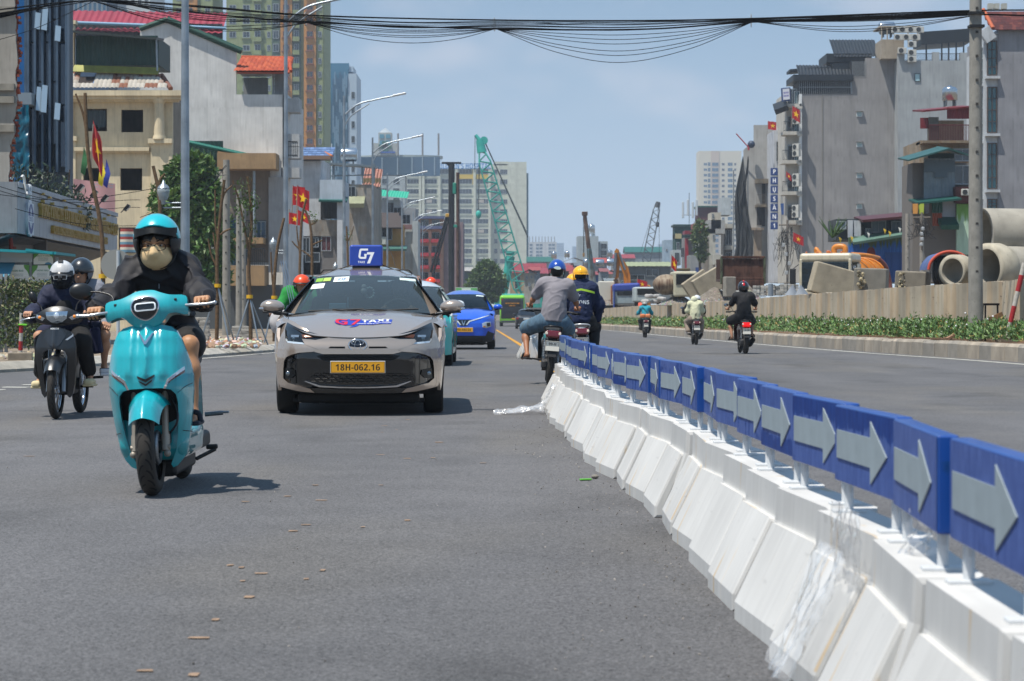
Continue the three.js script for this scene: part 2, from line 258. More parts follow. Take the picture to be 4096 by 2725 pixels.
function scatter(name,geo,m,list,parent,kind='stuff'){ // list of [position, euler, scale, colour]
const o=new THREE.InstancedMesh(geo,m,list.length),q=new THREE.Object3D(),c=new THREE.Color();
list.forEach((e,i)=>{q.position.copy(e[0]);q.rotation.set(...e[1]);if(e[2].length)q.scale.set(...e[2]);else q.scale.setScalar(e[2]);q.updateMatrix();o.setMatrixAt(i,q.matrix);o.setColorAt(i,c.setRGB(...e[3]));});
o.name=name;o.castShadow=o.receiveShadow=true;if(kind)o.userData.kind=kind;(parent||scene).add(o);return o;
}
const leafG=(()=>{const g=new THREE.BufferGeometry();g.setAttribute('position',new THREE.Float32BufferAttribute([0,0,0,.22,.5,.06,0,.5,-.04,0,0,0,0,.5,-.04,-.22,.5,.06,.22,.5,.06,0,1,-.12,0,.5,-.04,0,.5,-.04,0,1,-.12,-.22,.5,.06],3));g.computeVertexNormals();return g;})();
const leafM=mat('#ffffff',.5,0,null,1,{transmission:.25,thickness:0});
leafM.roughness=.55;
const leafCol=(b)=>{const k=rr(.6,1.5);return[b[0]*k*rr(.8,1.25),b[1]*k,b[2]*k*rr(.7,1.2)];};
{
const L=[],F=[];
let D=36;while(D<178){
const step=.16,w0=rightKerb(D)+.32,w1=Math.min(wallX(D)-.15,w0+1.7+(D>60?.4:0)),big=D>90?1.7:D>65?1.3:1;
for(let x=w0;x<w1;x+=.17*big){
if(fbm(x*.8,D*.35,9)<.30)continue;const cx=x+rr(-.07,.07),cz=D+rr(-.08,.08),h=.20+.42*fbm(cx*1.3,cz*.9,5)+(rnd()<.07?.12:0),by=gy(D)+.33,n=Math.round((D<65?17:12)/big);
for(let i=0;i<n;i++){const t=rnd(),a=rnd()*6.283,r=.09*(1.1-.4*t);L.push([V(cx+Math.cos(a)*r*.6,by+h*(.15+.85*t),-(cz+Math.sin(a)*r*.6)),[rr(.5,1.5)*Math.cos(a),a,rr(-1,1)],rr(.075,.125)*big,rnd()<.06?[.34,.24,.06]:leafCol([.088,.175,.035])]);}
if(rnd()<.10)F.push([V(cx+rr(-.08,.08),by+h*rr(.9,1.05),-(cz)),[rr(0,3),rr(0,3),0],rr(.014,.026)*big,D>85&&rnd()<.5?[.6,.35,.03]:[.75,.72,.74]]);
}
D+=step*big;
}
scatter('hedge_plants',leafG,leafM,L);scatter('hedge_flowers',new THREE.IcosahedronGeometry(1,0),mat('#ffffff',.7),F);
}
// ---------- movable barrier units with blue arrow panels ----------
{
const baseM=mat('#c8c7c5',.6,0,'scuff',1.3),postM=mat('#d9dcde',.45,0,'plaster',.5),blue=mat('#0c4494',.4,0,'scuff',.7,{clearcoat:.25,clearcoatRoughness:.1}),arrowM=mat('#9aa7ad',.55,0,'cloth',.25);
const film=[0,1,2,3].map((k)=>new THREE.MeshPhysicalMaterial({side:THREE.DoubleSide,clearcoat:.12,clearcoatRoughness:.15,roughness:.62,specularIntensity:.35,bumpMap:tx('plaster',.5),bumpScale:.004,map:tex(256,128,(u,v)=>{const e=pn(u*60,v*2,60,k)*.22+pf(u,v,5,k*7,4)*.3,t=sstep(.32,.36,(k===0?.9-v:k===1?.25:k===2?v*.9:.55)+e-.12),s=.1*(pn(u*90,v*3,90,k+3)-.5);return[lerp(.02,.25,t)+s,lerp(.19,.34,t)+s,lerp(.47,.58,t)+s];})}));
const L=.825,prof=[[-.22,0],[-.22,.055],[-.085,.33],[-.08,.44],[.08,.44],[.085,.33],[.22,.055],[.22,0]];
const facet=(k)=>{const p=[[-.236,0],[-.236,.06],[-.106,.326],[-.06,.32],[-.18,.05],[-.18,0]].map(([x,y])=>[x*k,y]);return xf(ext(k>0?p:p.reverse(),L-.15,.014),[0,0,-(L-.15)/2]);},baseG=metreUV(merge([xf(ext(prof.map(([x,y])=>[Math.abs(x)>.1?x*.80:x,y]),L-.03,.02),[0,0,-(L-.03)/2]),facet(1),facet(-1)])),postG=metreUV(merge([cyl(.0135,.0135,.10,0,.485,0,14)])),panelG=metreUV(merge([rbox(.05,.228,.765,.006,0,.645,0)])),lugG=metreUV(merge([rbox(.10,.012,.05,.004,0,.444,0)]));
const faceG=plate(.755,.218,0,0,0),aP=[[-.355,-.042],[.09,-.042],[.09,-.088],[.285,0],[.09,.088],[.09,.042],[-.355,.042]],arrowG=metreUV(merge([ext(aP,.003)]));
const ord=['nearest','second','third','fourth','fifth','sixth','seventh','eighth','ninth','tenth','eleventh','twelfth','thirteenth','fourteenth','fifteenth','sixteenth','seventeenth','eighteenth','nineteenth','twentieth','twenty-first','twenty-second','twenty-third','twenty-fourth','twenty-fifth'];
const XP=[[.99,3],[.98,4.9],[1.0,6],[1.0,6.9],[.965,7.5],[.95,8.4],[.965,9.4],[.945,10.6],[.90,11.6],[.86,12.9],[.78,13.8],[.735,14.6],[.71,15.7],[.675,16.7],[.655,17.7],[.62,18.6],[.57,20.3],[.555,22],[.545,24.2],[.53,26]],px=poly2(XP);
const unit=(x,D,yaw,label,group,k)=>{
const o=thing('barrier_unit',label,'barrier',[x,gy(D),-D],yaw,group),add=(n,g,m,x=0,y=0,z=0,ry=0,par=o)=>{const q=new THREE.Mesh(g,m);q.name=n;q.castShadow=q.receiveShadow=true;q.position.set(x,y,z);q.rotation.y=ry;par.add(q);return q;};
add('base',baseV[k2++%5],baseM);add('post',postG,postM,0,0,.30);add('post',postG,postM,0,0,-.30);add('foot_plate',lugG,postM,0,0,.30);add('foot_plate',lugG,postM,0,0,-.30);
const p=add('panel',panelG,blue);add('wrap_film',faceG,film[k%4],-.0262,.645,0,-Math.PI/2,p);add('arrow',arrowG,arrowM,-.0272,.645,.02,-Math.PI/2,p);
};
let k2=0;const baseV=[0,1,2,3,4].map((i)=>metreUV(baseG.clone(),i*.27,i*.41));
let far=4.9-.845;
for(let k=0;k<25;k++,far+=.842){
const D=far-.385,x0=px(far),x1=px(far-.77),yaw=Math.atan2(x1-x0,.77)+1.3*[0,-.01,-.02,.05,.03,.015,.04,.05,-.03,-.02,.05,-.05,.04,.06,-.04,.05,.03,-.05,.04,.07,.05,.03,-.04,.05,.03][k];
unit((x0+x1)/2+.028,D,yaw,`white barrier unit with blue arrow panel, ${ord[k]} ${k ? 'from the camera ' : 'to the camera '}in the front row`,'barrier units in the front row',[0,3,3,0,0,2,1,3,1,1,1,2,1,2,1,3,2,3,2,3,0,1,2,3,1][k]);
}
for(let k=0;k<9;k++){const D=46.5+k*.845;unit(lerp(.36,.43,k/8)+[0,.05,-.02,.06,.02,.07,.03,.08,.05][k],D,-.03+[0,.05,-.03,.04,0,.05,.03,-.02,.04][k],`white barrier unit with blue panel, ${ord[k]} in the distant row beyond the grey shirt rider`,'barrier units in the distant row',1);}
// torn clear wrapping film
const filmM=mat('#ffffff',.12,0,null,1,{transmission:.86,thickness:0,clearcoat:1,clearcoatRoughness:.04});
const rag=(w,h,amp,s,n=56)=>grid(n,n,(u,v)=>[(u-.5)*w*(1-.35*Math.abs(v-.35))+amp*(fbm(u*4,v*3,s,2)-.5)*2,(.5-v)*h+.06*h*fbm(u*5,2,s),amp*(1.5*(fbm(u*15+5+2*v,v*2.2,s+1,2)-.5)+.6*(fbm(u*5,v*7,s+3,3)-.5))]);
solo('plastic_film','crumpled clear plastic film hanging down the near white barrier side','plastic film',[xf(rag(.5,.20,.018,3),[0,.40,.0],[0,0,0]),xf(rag(.44,.38,.03,5),[0,.21,.115],[-.44,0,0])],filmM,{pos:[px(5.9)-.085,0,-5.95],ry:-Math.PI/2});
solo('plastic_film','clump of clear plastic film tangled round a barrier post above the near barrier','plastic film',[xf(rag(.16,.13,.05,8,16),[0,.5,0])],filmM,{pos:[px(5.4)+.02,0,-5.35],ry:-1.2});
solo('plastic_film','torn clear plastic film trailing from the far barrier onto the road','plastic film',[xf(rag(.5,.3,.05,13),[0,.16,.06],[-.5,0,0]),xf(rag(.55,.5,.06,16),[0,.035,.36],[-1.45,0,0])],filmM,{pos:[px(21.6)-.15,0,-21.7],ry:-Math.PI/2});
}
// road litter
{const L=[];for(let i=0;i<1100;i++){const near=rnd()<.45,D=near?rr(5,24):4+40*rnd()**1.6,x=near?.72-.017*Math.max(0,D-9)-Math.abs(rr(-.7,.7))**1.5-.02:rr(-7,4),r=rr(.0015,.004),c=rnd()<.5?rr(.22,.38):rr(.08,.2);L.push([V(x,.004,-D),[rr(0,3),rr(0,3),0],[r*rr(1,2),r*.6,r],[c,c*.92,c*.82]]);}scatter('road_grit',new THREE.IcosahedronGeometry(1,0),mat('#ffffff',.9),L);}
{
const q=G(2342,1923),r=G(2380,1916),t=G(3970,1432),u=G(3800,1420);
solo('green_scrap','small bright green plastic scrap lying on the road near the barrier','litter',[rbox(.075,.01,.028,.005,0,.007,0)],mat('#4fa32a',.6),{pos:q,ry:.3});
solo('pebble','small grey pebble on the road beside the green scrap','stone',[xf(new THREE.IcosahedronGeometry(.02,1),[0,.014,0],[0,0,0],[1.2,.7,1])],mat('#77736c',.9),{pos:r});
solo('paper_scrap','white paper scrap standing against the right kerb','litter',[box(.05,.16,.01,0,.07,0,[.3,.4,.5])],mat('#d8d8d4',.8),{pos:[t.x-.1,t.y,t.z]});
solo('foil_wrapper','crumpled silver foil wrapper in the gutter by the right kerb','litter',[xf(grid(10,10,(a,b)=>[a*.4,.02+.08*fbm(a*7,b*7,3),b*.2]),[0,0,0])],mat('#c9d2d6',.2,.9),{pos:[u.x-.1,u.y,u.z]});
}
// ---------- figures: distance fields meshed with surface nets ----------
function sdfMesh(f,mn,mx,c){
const n=[0,1,2].map((i)=>Math.ceil((mx[i]-mn[i])/c)+2),[nx,ny,nz]=n,v=new Float32Array(nx*ny*nz),B=4,at=(i,j,k)=>(k*ny+j)*nx+i;
for(let k0=0;k0<nz;k0+=B)for(let j0=0;j0<ny;j0+=B)for(let i0=0;i0<nx;i0+=B){
const d=f(mn[0]+(i0+1.5)*c,mn[1]+(j0+1.5)*c,mn[2]+(k0+1.5)*c),far=Math.abs(d)>B*c*1.3+.02;
for(let k=k0;k<Math.min(k0+B,nz);k++)for(let j=j0;j<Math.min(j0+B,ny);j++)for(let i=i0;i<Math.min(i0+B,nx);i++)v[at(i,j,k)]=far?d:f(mn[0]+i*c,mn[1]+j*c,mn[2]+k*c);
}
const id=new Int32Array(nx*ny*nz).fill(-1),pos=[],tri=[];
for(let k=0;k<nz-1;k++)for(let j=0;j<ny-1;j++)for(let i=0;i<nx-1;i++){
let m=0,x=0,y=0,z=0,e=0;const q=[];
for(let s=0;s<8;s++){const w=v[at(i+(s&1),j+((s>>1)&1),k+(s>>2))];q.push(w);if(w<0)m|=1<<s;}
if(!m||m===255)continue;
for(let a=0;a<8;a++)for(const b of[1,2,4]){if(a&b)continue;const t=a|b;if((q[a]<0)===(q[t]<0))continue;const h=q[a]/(q[a]-q[t]);x+=(a&1)+(b===1?h:0);y+=((a>>1)&1)+(b===2?h:0);z+=(a>>2)+(b===4?h:0);e++;}
id[at(i,j,k)]=pos.length/3;pos.push(mn[0]+(i+x/e)*c,mn[1]+(j+y/e)*c,mn[2]+(k+z/e)*c);
}
const quad=(a,b,d,e,flip)=>{if(a<0||b<0||d<0||e<0)return;flip?tri.push(a,d,b,a,e,d):tri.push(a,b,d,a,d,e);};
for(let k=1;k<nz-1;k++)for(let j=1;j<ny-1;j++)for(let i=1;i<nx-1;i++){
const s=v[at(i,j,k)]<0;
if(s!==v[at(i+1,j,k)]<0)quad(id[at(i,j-1,k-1)],id[at(i,j,k-1)],id[at(i,j,k)],id[at(i,j-1,k)],!s);
if(s!==v[at(i,j+1,k)]<0)quad(id[at(i-1,j,k-1)],id[at(i,j,k-1)],id[at(i,j,k)],id[at(i-1,j,k)],s);
if(s!==v[at(i,j,k+1)]<0)quad(id[at(i-1,j-1,k)],id[at(i,j-1,k)],id[at(i,j,k)],id[at(i-1,j,k)],!s);
}
const g=new THREE.BufferGeometry();g.setAttribute('position',new THREE.Float32BufferAttribute(pos,3));g.setIndex(tri);g.computeVertexNormals();return g;
}
const smin=(a,b,k)=>{const h=Math.max(k-Math.abs(a-b),0)/k;return Math.min(a,b)-h*h*k*.25;};
const cap=(x,y,z,c)=>{const px=x-c[0],py=y-c[1],pz=z-c[2],h=clamp((px*c[3]+py*c[4]+pz*c[5])*c[6],0,1);return Math.hypot(px-c[3]*h,py-c[4]*h,pz-c[5]*h)-(c[7]+c[8]*h);};
const bone=(a,b,r,s=r)=>{const d=[b[0]-a[0],b[1]-a[1],b[2]-a[2]],L=d[0]*d[0]+d[1]*d[1]+d[2]*d[2]||1e-9;return[...a,...d,1/L,r,s-r];};
const ell=(x,y,z,r)=>{const k=Math.hypot(x/r[0],y/r[1],z/r[2]),q=Math.hypot(x/r[0]**2,y/r[1]**2,z/r[2]**2);return k<1e-6?-Math.min(...r):k*(k-1)/q;};
function union(bones,k,grow=0){return(x,y,z)=>{let d=9;for(const b of bones)d=smin(d,cap(x,y,z,b),k);return d-grow;};}
function bounds(bones,m){const a=[9,9,9],b=[-9,-9,-9];for(const q of bones)for(let i=0;i<3;i++){const r=Math.max(q[7],q[7]+q[8])+m;a[i]=Math.min(a[i],q[i]-r,q[i]+q[i+3]-r);b[i]=Math.max(b[i],q[i]+r,q[i]+q[i+3]+r);}return[a,b];}
const lp=(a,b,t)=>[lerp(a[0],b[0],t),lerp(a[1],b[1],t),lerp(a[2],b[2],t)];
const headField=(x,y,z)=>{
let d=smin(ell(x,y-.022,z+.008,[.076,.092,.096]),ell(x,y+.052,z-.022,[.055,.062,.062]),.03);
d=smin(d,cap(x,y,z,bone([0,.004,.088],[0,-.030,.108],.008,.013)),.014);d=smin(d,cap(x,y,z,bone([-.034,.024,.084],[.034,.024,.084],.008)),.012);
for(const s of[-1,1]){d=-smin(-d,ell(x-s*.031,y-.004,z-.102,[.019,.012,.016]),.010)*1;d=smin(d,ell(x-s*.077,y+.006,z+.006,[.010,.032,.018]),.008);}
d=smin(d,cap(x,y,z,bone([-.018,-.066,.077],[.018,-.066,.077],.008)),.006);d=smin(d,cap(x,y,z,bone([-.015,-.077,.075],[.015,-.077,.075],.0085)),.006);
return d;
};
// a hand closed round a bar that runs along x; s = +1 for the left hand; fingers leave the palm over the front of the bar; ext = straight fingers resting on a lever
function handGeo(s,c,ext2=0){
const b=[bone([-.034*s,.022,-.030],[.030*s,.024,-.030],.017),bone([-.032*s,.030,-.002],[.030*s,.031,-.002],.0135),bone([0,.012,-.055],[0,.0,-.085],.025,.024)];
let d=union(b,.02);const f=[];
[[-.033,.92],[-.011,1],[.011,.98],[.032,.84]].forEach(([o,l],i)=>{const x=o*-s,str=i>=4-ext2-0?1:0;const p=str?[[x,.031,.0],[x,.026,.032*l],[x,.016,.056*l],[x,.0,.074*l]]:[[x,.031,.0],[x,.020,.030*l],[x,-.006,.034*l],[x,-.020,.012*l]];for(let q=0;q<3;q++)f.push([bone(p[q],p[q+1],.0098-q*.0009,.0092-q*.0009),i]);});
const th=[bone([.030*-s,.010,-.045],[.040*-s,-.006,-.022],.012,.0105),bone([.040*-s,-.006,-.022],[.030*-s,-.022,.0],.0105,.009)];
const fin=[0,1,2,3].map((i)=>union(f.filter((e)=>e[1]===i).map((e)=>e[0]),.006)),thf=union(th,.008);
return sdfMesh((x,y,z)=>{let m=d(x,y,z);for(const q of fin)m=Math.min(m,q(x,y,z));return smin(m,thf(x,y,z),.008);},[-.07,-.045,-.125],[.07,.06,.095],c);
}
const skinM=(c)=>mat(c,.55,0,'cloth',.3,{sheen:.2,sheenColor:new THREE.Color('#ff9d7a')});
/* figure({J joints, skin, cell, head:{at, rot, scale}, hands:[{at, rot, side, ext}], top:{...}, bottom:{...}, ...}) adds body and clothing meshes to a thing */
function figure(o,parent){
const J=o.J,c=o.cell||.014,B=[];
B.push(bone(J.pelvis,J.waist,.105,.10),bone(J.waist,J.chest,.10,.115),bone(lp(J.chest,J.shL,.15),lp(J.shL,J.shR,.06),.085,.06),bone(lp(J.chest,J.shR,.15),lp(J.shR,J.shL,.06),.085,.06),bone(J.hipL,J.hipR,.095),bone(J.chest,J.neck,.075,.048),bone(J.neck,J.head,.048,.05));
for(const s of['L','R']){
B.push(bone(J['sh'+s],J['el'+s],.05,.041),bone(J['el'+s],J['wr'+s],.041,.027));
if(J['hip'+s]&&J['kn'+s])B.push(bone(J['hip'+s],J['kn'+s],.088,.060),bone(J['kn'+s],lp(J['kn'+s],J['an'+s],.35),.056,.059),bone(lp(J['kn'+s],J['an'+s],.35),J['an'+s],.059,.036),bone(J['an'+s],J['toe'+s],.036,.030));
}
const W=o.wide||1,geos=[],bd=bounds(B,.04);geos.push(sdfMesh(union(B,.045,-.012),bd[0],bd[1],c));
const H=o.head,hm=new THREE.Matrix4().compose(V(...H.at),new THREE.Quaternion().setFromEuler(new THREE.Euler(...(H.rot||[0,0,0]))),V(1,1,1).multiplyScalar(H.scale||1));
geos.push(sdfMesh(headField,[-.11,-.14,-.13],[.11,.14,.15],o.hc||.0055).applyMatrix4(hm));
for(const h of o.hands||[])geos.push(xf(handGeo(h.side,o.fc||.0045,h.ext||0),h.at,h.rot||[0,0,0]));
part('body',geos.map((g)=>g.toNonIndexed()),skinM(o.skin||'#b98563'),parent);
const cloth=(name,bones,grow,k,m,cut,fold=.006,fq=9,cc=c)=>{const f0=union(bones,k,grow),b=bounds(bones,grow+.03);const f=(x,y,z)=>{let d=f0(x,y,z);if(d>-.08&&d<.08){const n=fbm(x*fq,y*fq*.8+x*3,z*fq,3)-.5,r=Math.abs(noise3(x*fq*1.6+7,(y+.5*x+.4*z)*fq*2.2,z*fq)-.5);d+=fold*(n*2-(r<.12?.9*(1-r/.12):0));}return cut?Math.max(d,cut(x,y,z)):d;};return part(name,sdfMesh(f,b[0],b[1],cc),m,parent);};
const torso=()=>[bone(J.pelvis,J.waist,.118,.112),bone(J.waist,J.chest,.112,.118),bone(lp(J.chest,J.shL,.15),lp(J.shL,J.shR,.10),.09,.058),bone(lp(J.chest,J.shR,.15),lp(J.shR,J.shL,.10),.09,.058),bone(lp(J.pelvis,J.hipL,.6),lp(J.waist,J.chest,.5),.10,.10),bone(lp(J.pelvis,J.hipR,.6),lp(J.waist,J.chest,.5),.10,.10)];
if(o.top){const t=o.top,lo=t.loose||0,L=torso().map((b)=>{b[7]+=lo*.8;return b;});for(const s of['L','R'])L.push(bone(lp(J.neck,J['sh'+s],.15),lp(J.neck,J['sh'+s],.9),.050+lo*.6,.052+lo*.5));for(const s of['L','R']){const a=J['sh'+s],e=J['el'+s],w=J['wr'+s],q=t.sleeve??1;L.push(bone(a,q<.5?lp(a,e,q*2):e,.046+(t.loose||0),.050+(t.loose||0)+(q<.5?.008:0)));if(q>.5)L.push(bone(e,lp(e,w,(q-.5)*2),.052+(t.loose||0),.040+(t.cuff||0)));}const hem=t.hem??J.pelvis[1]-.08;if(t.collar)L.push(bone(J.chest,lp(J.neck,J.head,.25),.07,.062));const ny=J.neck,nr=t.collar?.052:.075;cloth(t.name||'shirt',L,.004,.085,t.mat,(x,y,z)=>Math.max(hem-y,nr-Math.hypot(x-ny[0],(y-ny[1]-(t.collar?.09:.035))*.9,z-ny[2]-.015)),t.fold??.007,t.fq||9,t.cell||c);}
if(o.bottom){const t=o.bottom,L=[bone(J.hipL,J.hipR,.110),bone(J.pelvis,J.waist,.112,.108)];for(const s of['L','R'])if(J['kn'+s]){const a=J['hip'+s],k=J['kn'+s],n=J['an'+s],q=t.len??1;L.push(bone(a,q<.5?lp(a,k,q*2):k,.100+(t.loose||0),.074+(t.loose||0)+(q<.5?.012:0)));if(q>.5)L.push(bone(k,lp(k,n,(q-.5)*2),.072+(t.loose||0),.054+(t.loose||0)));}cloth(t.name||'trousers',L,.003,.04,t.mat,(x,y,z)=>y-(J.waist[1]+.02),t.fold??.006,t.fq||9);}
return hm;
}
const headPart=(name,f,mn,mx,c,hm,m,parent)=>part(name,sdfMesh(f,mn,mx,c).applyMatrix4(hm),m,parent);
// helmets in head coordinates (z forward): shell cut by planes
function helmet(kind,hm,m,parent,o={}){
const g=o.grow||0,R=kind==='hard'?[.122+g,.125+g,.142+g]:kind==='full'?[.128+g,.142+g,.146+g]:[.121+g,.134+g,.138+g],t=.022,cy=.03,cz=-.010;
const f=(x,y,z)=>{
const Y=y-cy,Z=z-cz;let d=Math.max(ell(x,Y,Z,R),-ell(x,Y,Z,R.map((a)=>a-t)));
if(kind==='half')d=Math.max(d,(.018+.14*Math.max(0,-z)+(o.rise||0)*Math.max(0,z))-y);
else if(kind==='hard'){d=Math.max(d,.035-y);const rib=Math.max(Math.abs(x)-.014,ell(x,Y,Z,R.map((a)=>a+.007)),.045-y,-ell(x,Y,Z,R.map((a)=>a-t)));d=smin(d,rib,.008);}
else if(kind==='jet')d=Math.max(d,Math.min(.062-y,.055-z<0?9:z-(.048-.5*Math.max(0,-.06-y)))<0?-9:Math.max(Math.min(.058-y,z-.052),-.105-y),-.105-y);
else d=Math.max(d,Math.min(.07-y,z-.03),-.12-y);
return d;
};
const shellField=kind==='jet'||kind==='full'?(x,y,z)=>{const Y=y-cy,Z=z-cz;const low=kind==='full'?-.125:-.085;const s=Math.max(ell(x,Y,Z,R),-ell(x,Y,Z,R.map((a)=>a-t)),low-y);return Math.max(s,-Math.max(Math.abs(x)-.085,y-.066,-.5-y,.02-z));}:f;
const q=headPart('helmet',shellField,[-.17,-.15,-.19],[.17,.19,.18],o.c||.007,hm,m,parent);
const rim=o.rim||darkM;
if(kind==='half'||kind==='jet')part('visor',xf(grid(20,4,(u,v)=>{const a=(u-.5)*2.4,r=lerp(.128,(o.peak||.17)-.03*Math.abs(u-.5),v)+g;return[Math.sin(a)*r*.95,.062+(o.rise||0)*.035-.004*v-.028*Math.abs(u-.5)*2*v-.02*v,cz+Math.cos(a)*r];})).applyMatrix4(hm),o.visor||rim,q);
if(kind==='hard')part('brim',[xf(grid(40,3,(u,v)=>{const a=u*6.2832,r=lerp(1,1.10+(Math.cos(a)>.6?.14*(Math.cos(a)-.6)/.4:0),v);return[Math.sin(a)*R[0]*r,.036-.010*v,cz+Math.cos(a)*R[2]*r];})).applyMatrix4(hm)],m,q);
if(o.pads!==0)for(const s of[-1,1])part('chin_strap',tube([[s*.105,.03,0],[s*.10,-.03,.01],[s*.075,-.09,.035],[s*.02,-.118,.05]],.006,14,6).applyMatrix4(hm),darkM,q);
return q;
}
const eyes=(hm,parent)=>{for(const s of[-1,1]){const e=part('eye',sph(.0105,s*.031,.002,.0765,[1.1,.62,1],12).applyMatrix4(hm),mat('#a89c92',.3),parent);part('iris',sph(.0062,s*.031,.002,.0845,[1,.9,.6],10).applyMatrix4(hm),mat('#150d08',.1),e);part('eyebrow',tube([[s*.014,.024,.0955],[s*.032,.030,.092],[s*.05,.025,.079]],.0038,10,5).applyMatrix4(hm),mat('#0b0807',.8),parent);}};
const noseBone=bone([0,.006,.092],[0,-.036,.105],.013,.019);
const maskPart=(hm,m,parent)=>headPart('face_mask',(x,y,z)=>{const top=-.006+.016*Math.exp(-((x*45)**2))-.05*Math.max(0,Math.abs(x)-.03);let d=smin(ell(x,y+.042,z-.022,[.081,.070,.076]),ell(x,y+.07,z-.012,[.066,.056,.078]),.03);d=smin(d,cap(x,y,z,noseBone),.035)-.0025*Math.exp(-((x*130)**2));return Math.max(d,y-top,-.125-y,-.012-z);},[-.11,-.14,-.03],[.11,.03,.16],.0042,hm,m,parent);
const hairPart=(hm,m,parent,o={})=>headPart('hair',(x,y,z)=>{const n=.006*(noise3(x*90,y*12,z*40)-.5),d=ell(x,y-.022,z+.010,[.088,.100,.104])+n;const fringe=(o.fringe??.045)-.03*noise3(x*55,1,2)-.35*Math.max(0,Math.abs(x)-.045);return Math.max(d,-headField(x,y,z)-.004,Math.min(fringe-y,z-.028),(o.low??-.06)-y);},[-.12,-.16,-.14],[.12,.14,.14],.005,hm,m,parent);
const slipper=(at,rot,m,parent,name='sandal')=>part(name,xf(merge([rbox(.095,.026,.25,.012,0,.013,.02),tube([[-.045,.02,.06],[-.035,.065,.05],[0,.078,.045],[.035,.065,.05],[.045,.02,.06]],.016,14,6)]),at,rot),m,parent);
// ---------- two-wheelers ----------
const tyreTex=(()=>{const c=document.createElement('canvas');c.width=1024;c.height=128;const g=c.getContext('2d');g.fillStyle='#8f8b86';g.fillRect(0,0,1024,128);g.strokeStyle='#1c1b1a';g.lineWidth=5;for(let i=0;i<26;i++){const x=i*40-10;g.beginPath();g.moveTo(x,40);g.quadraticCurveTo(x+36,44,x+44,60);g.stroke();g.beginPath();g.moveTo(x+20,88);g.quadraticCurveTo(x+56,84,x+64,68);g.stroke();}const d=g.getImageData(0,0,1024,128);for(let i=0;i<d.data.length;i+=4){const n=(hash(i,3,1)-.5)*24;for(let q=0;q<3;q++)d.data[i+q]+=n;}g.putImageData(d,0,0);const t=new THREE.CanvasTexture(c);t.wrapS=t.wrapT=THREE.RepeatWrapping;t.colorSpace=THREE.SRGBColorSpace;return t;})();
const tyreM=new THREE.MeshStandardMaterial({map:tyreTex,color:'#5a5754',roughness:.85,bumpMap:tyreTex,bumpScale:.003});
function wheel(parent,z,R,w,o={}){ // axle along x
const g=new THREE.Group();g.name=o.name||'wheel';g.position.set(0,R,z);parent.add(g);const hw=w/2,r=w*.52;
const q=28,t=grid(64,q,(u,v)=>{const a=u*6.2832,b=(v-.5)*2*2.15,rx=Math.sin(b)*hw,ry=R-r+Math.cos(b)*r;return[rx,Math.sin(a)*ry,Math.cos(a)*ry];});part('tyre',t,tyreM,g,{uv:true});
const ri=R-r*1.35;part('rim',[xf(new THREE.TorusGeometry(ri,w*.2,8,48),[0,0,0],[0,Math.PI/2,0]),cyl(.035,.035,w*1.1,0,0,0,20,[0,0,Math.PI/2])],o.rim||mat('#2a2b2d',.4,.6),g);
if(o.spokes==='wire')part('spokes',[...Array(28)].map((_,i)=>{const a=i/28*6.283,s=i%2?.02:-.02;return rod([s,Math.sin(a)*.03,Math.cos(a)*.03],[0,Math.sin(a+(i%4<2?.5:-.5))*ri,Math.cos(a+(i%4<2?.5:-.5))*ri],.0018,4);}),chromeM,g);
else part('spokes',[...Array(5)].map((_,i)=>{const a=i/5*6.283;return rod([0,Math.sin(a)*.03,Math.cos(a)*.03],[0,Math.sin(a)*ri,Math.cos(a)*ri],.014,6);}),o.rim||mat('#2a2b2d',.4,.6),g);
if(o.disc)part('brake_disc',[torus(.085,.016,hw*.75,0,0,[0,Math.PI/2,0],32,4),cyl(.05,.05,.006,hw*.75,0,0,20,[0,0,Math.PI/2])],steelM,g);
return g;
}
const plateTex=(l1,l2,bg='#e4e2d8',fg='#23241f')=>print(256,190,(g,w,h)=>{g.fillStyle=bg;g.fillRect(0,0,w,h);g.strokeStyle=fg;g.lineWidth=6;g.strokeRect(8,8,w-16,h-16);write(g,l1,w/2,h*.29,72,fg,'bold','sans-serif','center',.95);write(g,l2,w/2,h*.71,78,fg,'bold','sans-serif','center',.95);});
function sdBox(x,y,z,c,h,r){const a=Math.abs(x-c[0])-h[0]+r,b=Math.abs(y-c[1])-h[1]+r,d=Math.abs(z-c[2])-h[2]+r;return Math.hypot(Math.max(a,0),Math.max(b,0),Math.max(d,0))+Math.min(Math.max(a,b,d),0)-r;}
const mirrorHead=(parent,stem,at,rot,w=.13,h=.085,m=blackM)=>{const q=part('mirror',[tube(stem,.006,16,6),xf(sph(1,0,0,0,[w/2,h/2,.028],20),at,rot)],m,parent);part('mirror_glass',xf(sph(1,0,0,0,[w/2*.9,h/2*.88,.012],16),[at[0]-Math.sin(rot[1])*.02,at[1],at[2]-Math.cos(rot[1])*.02],rot),mat('#8796a3',.05,.9),q);};
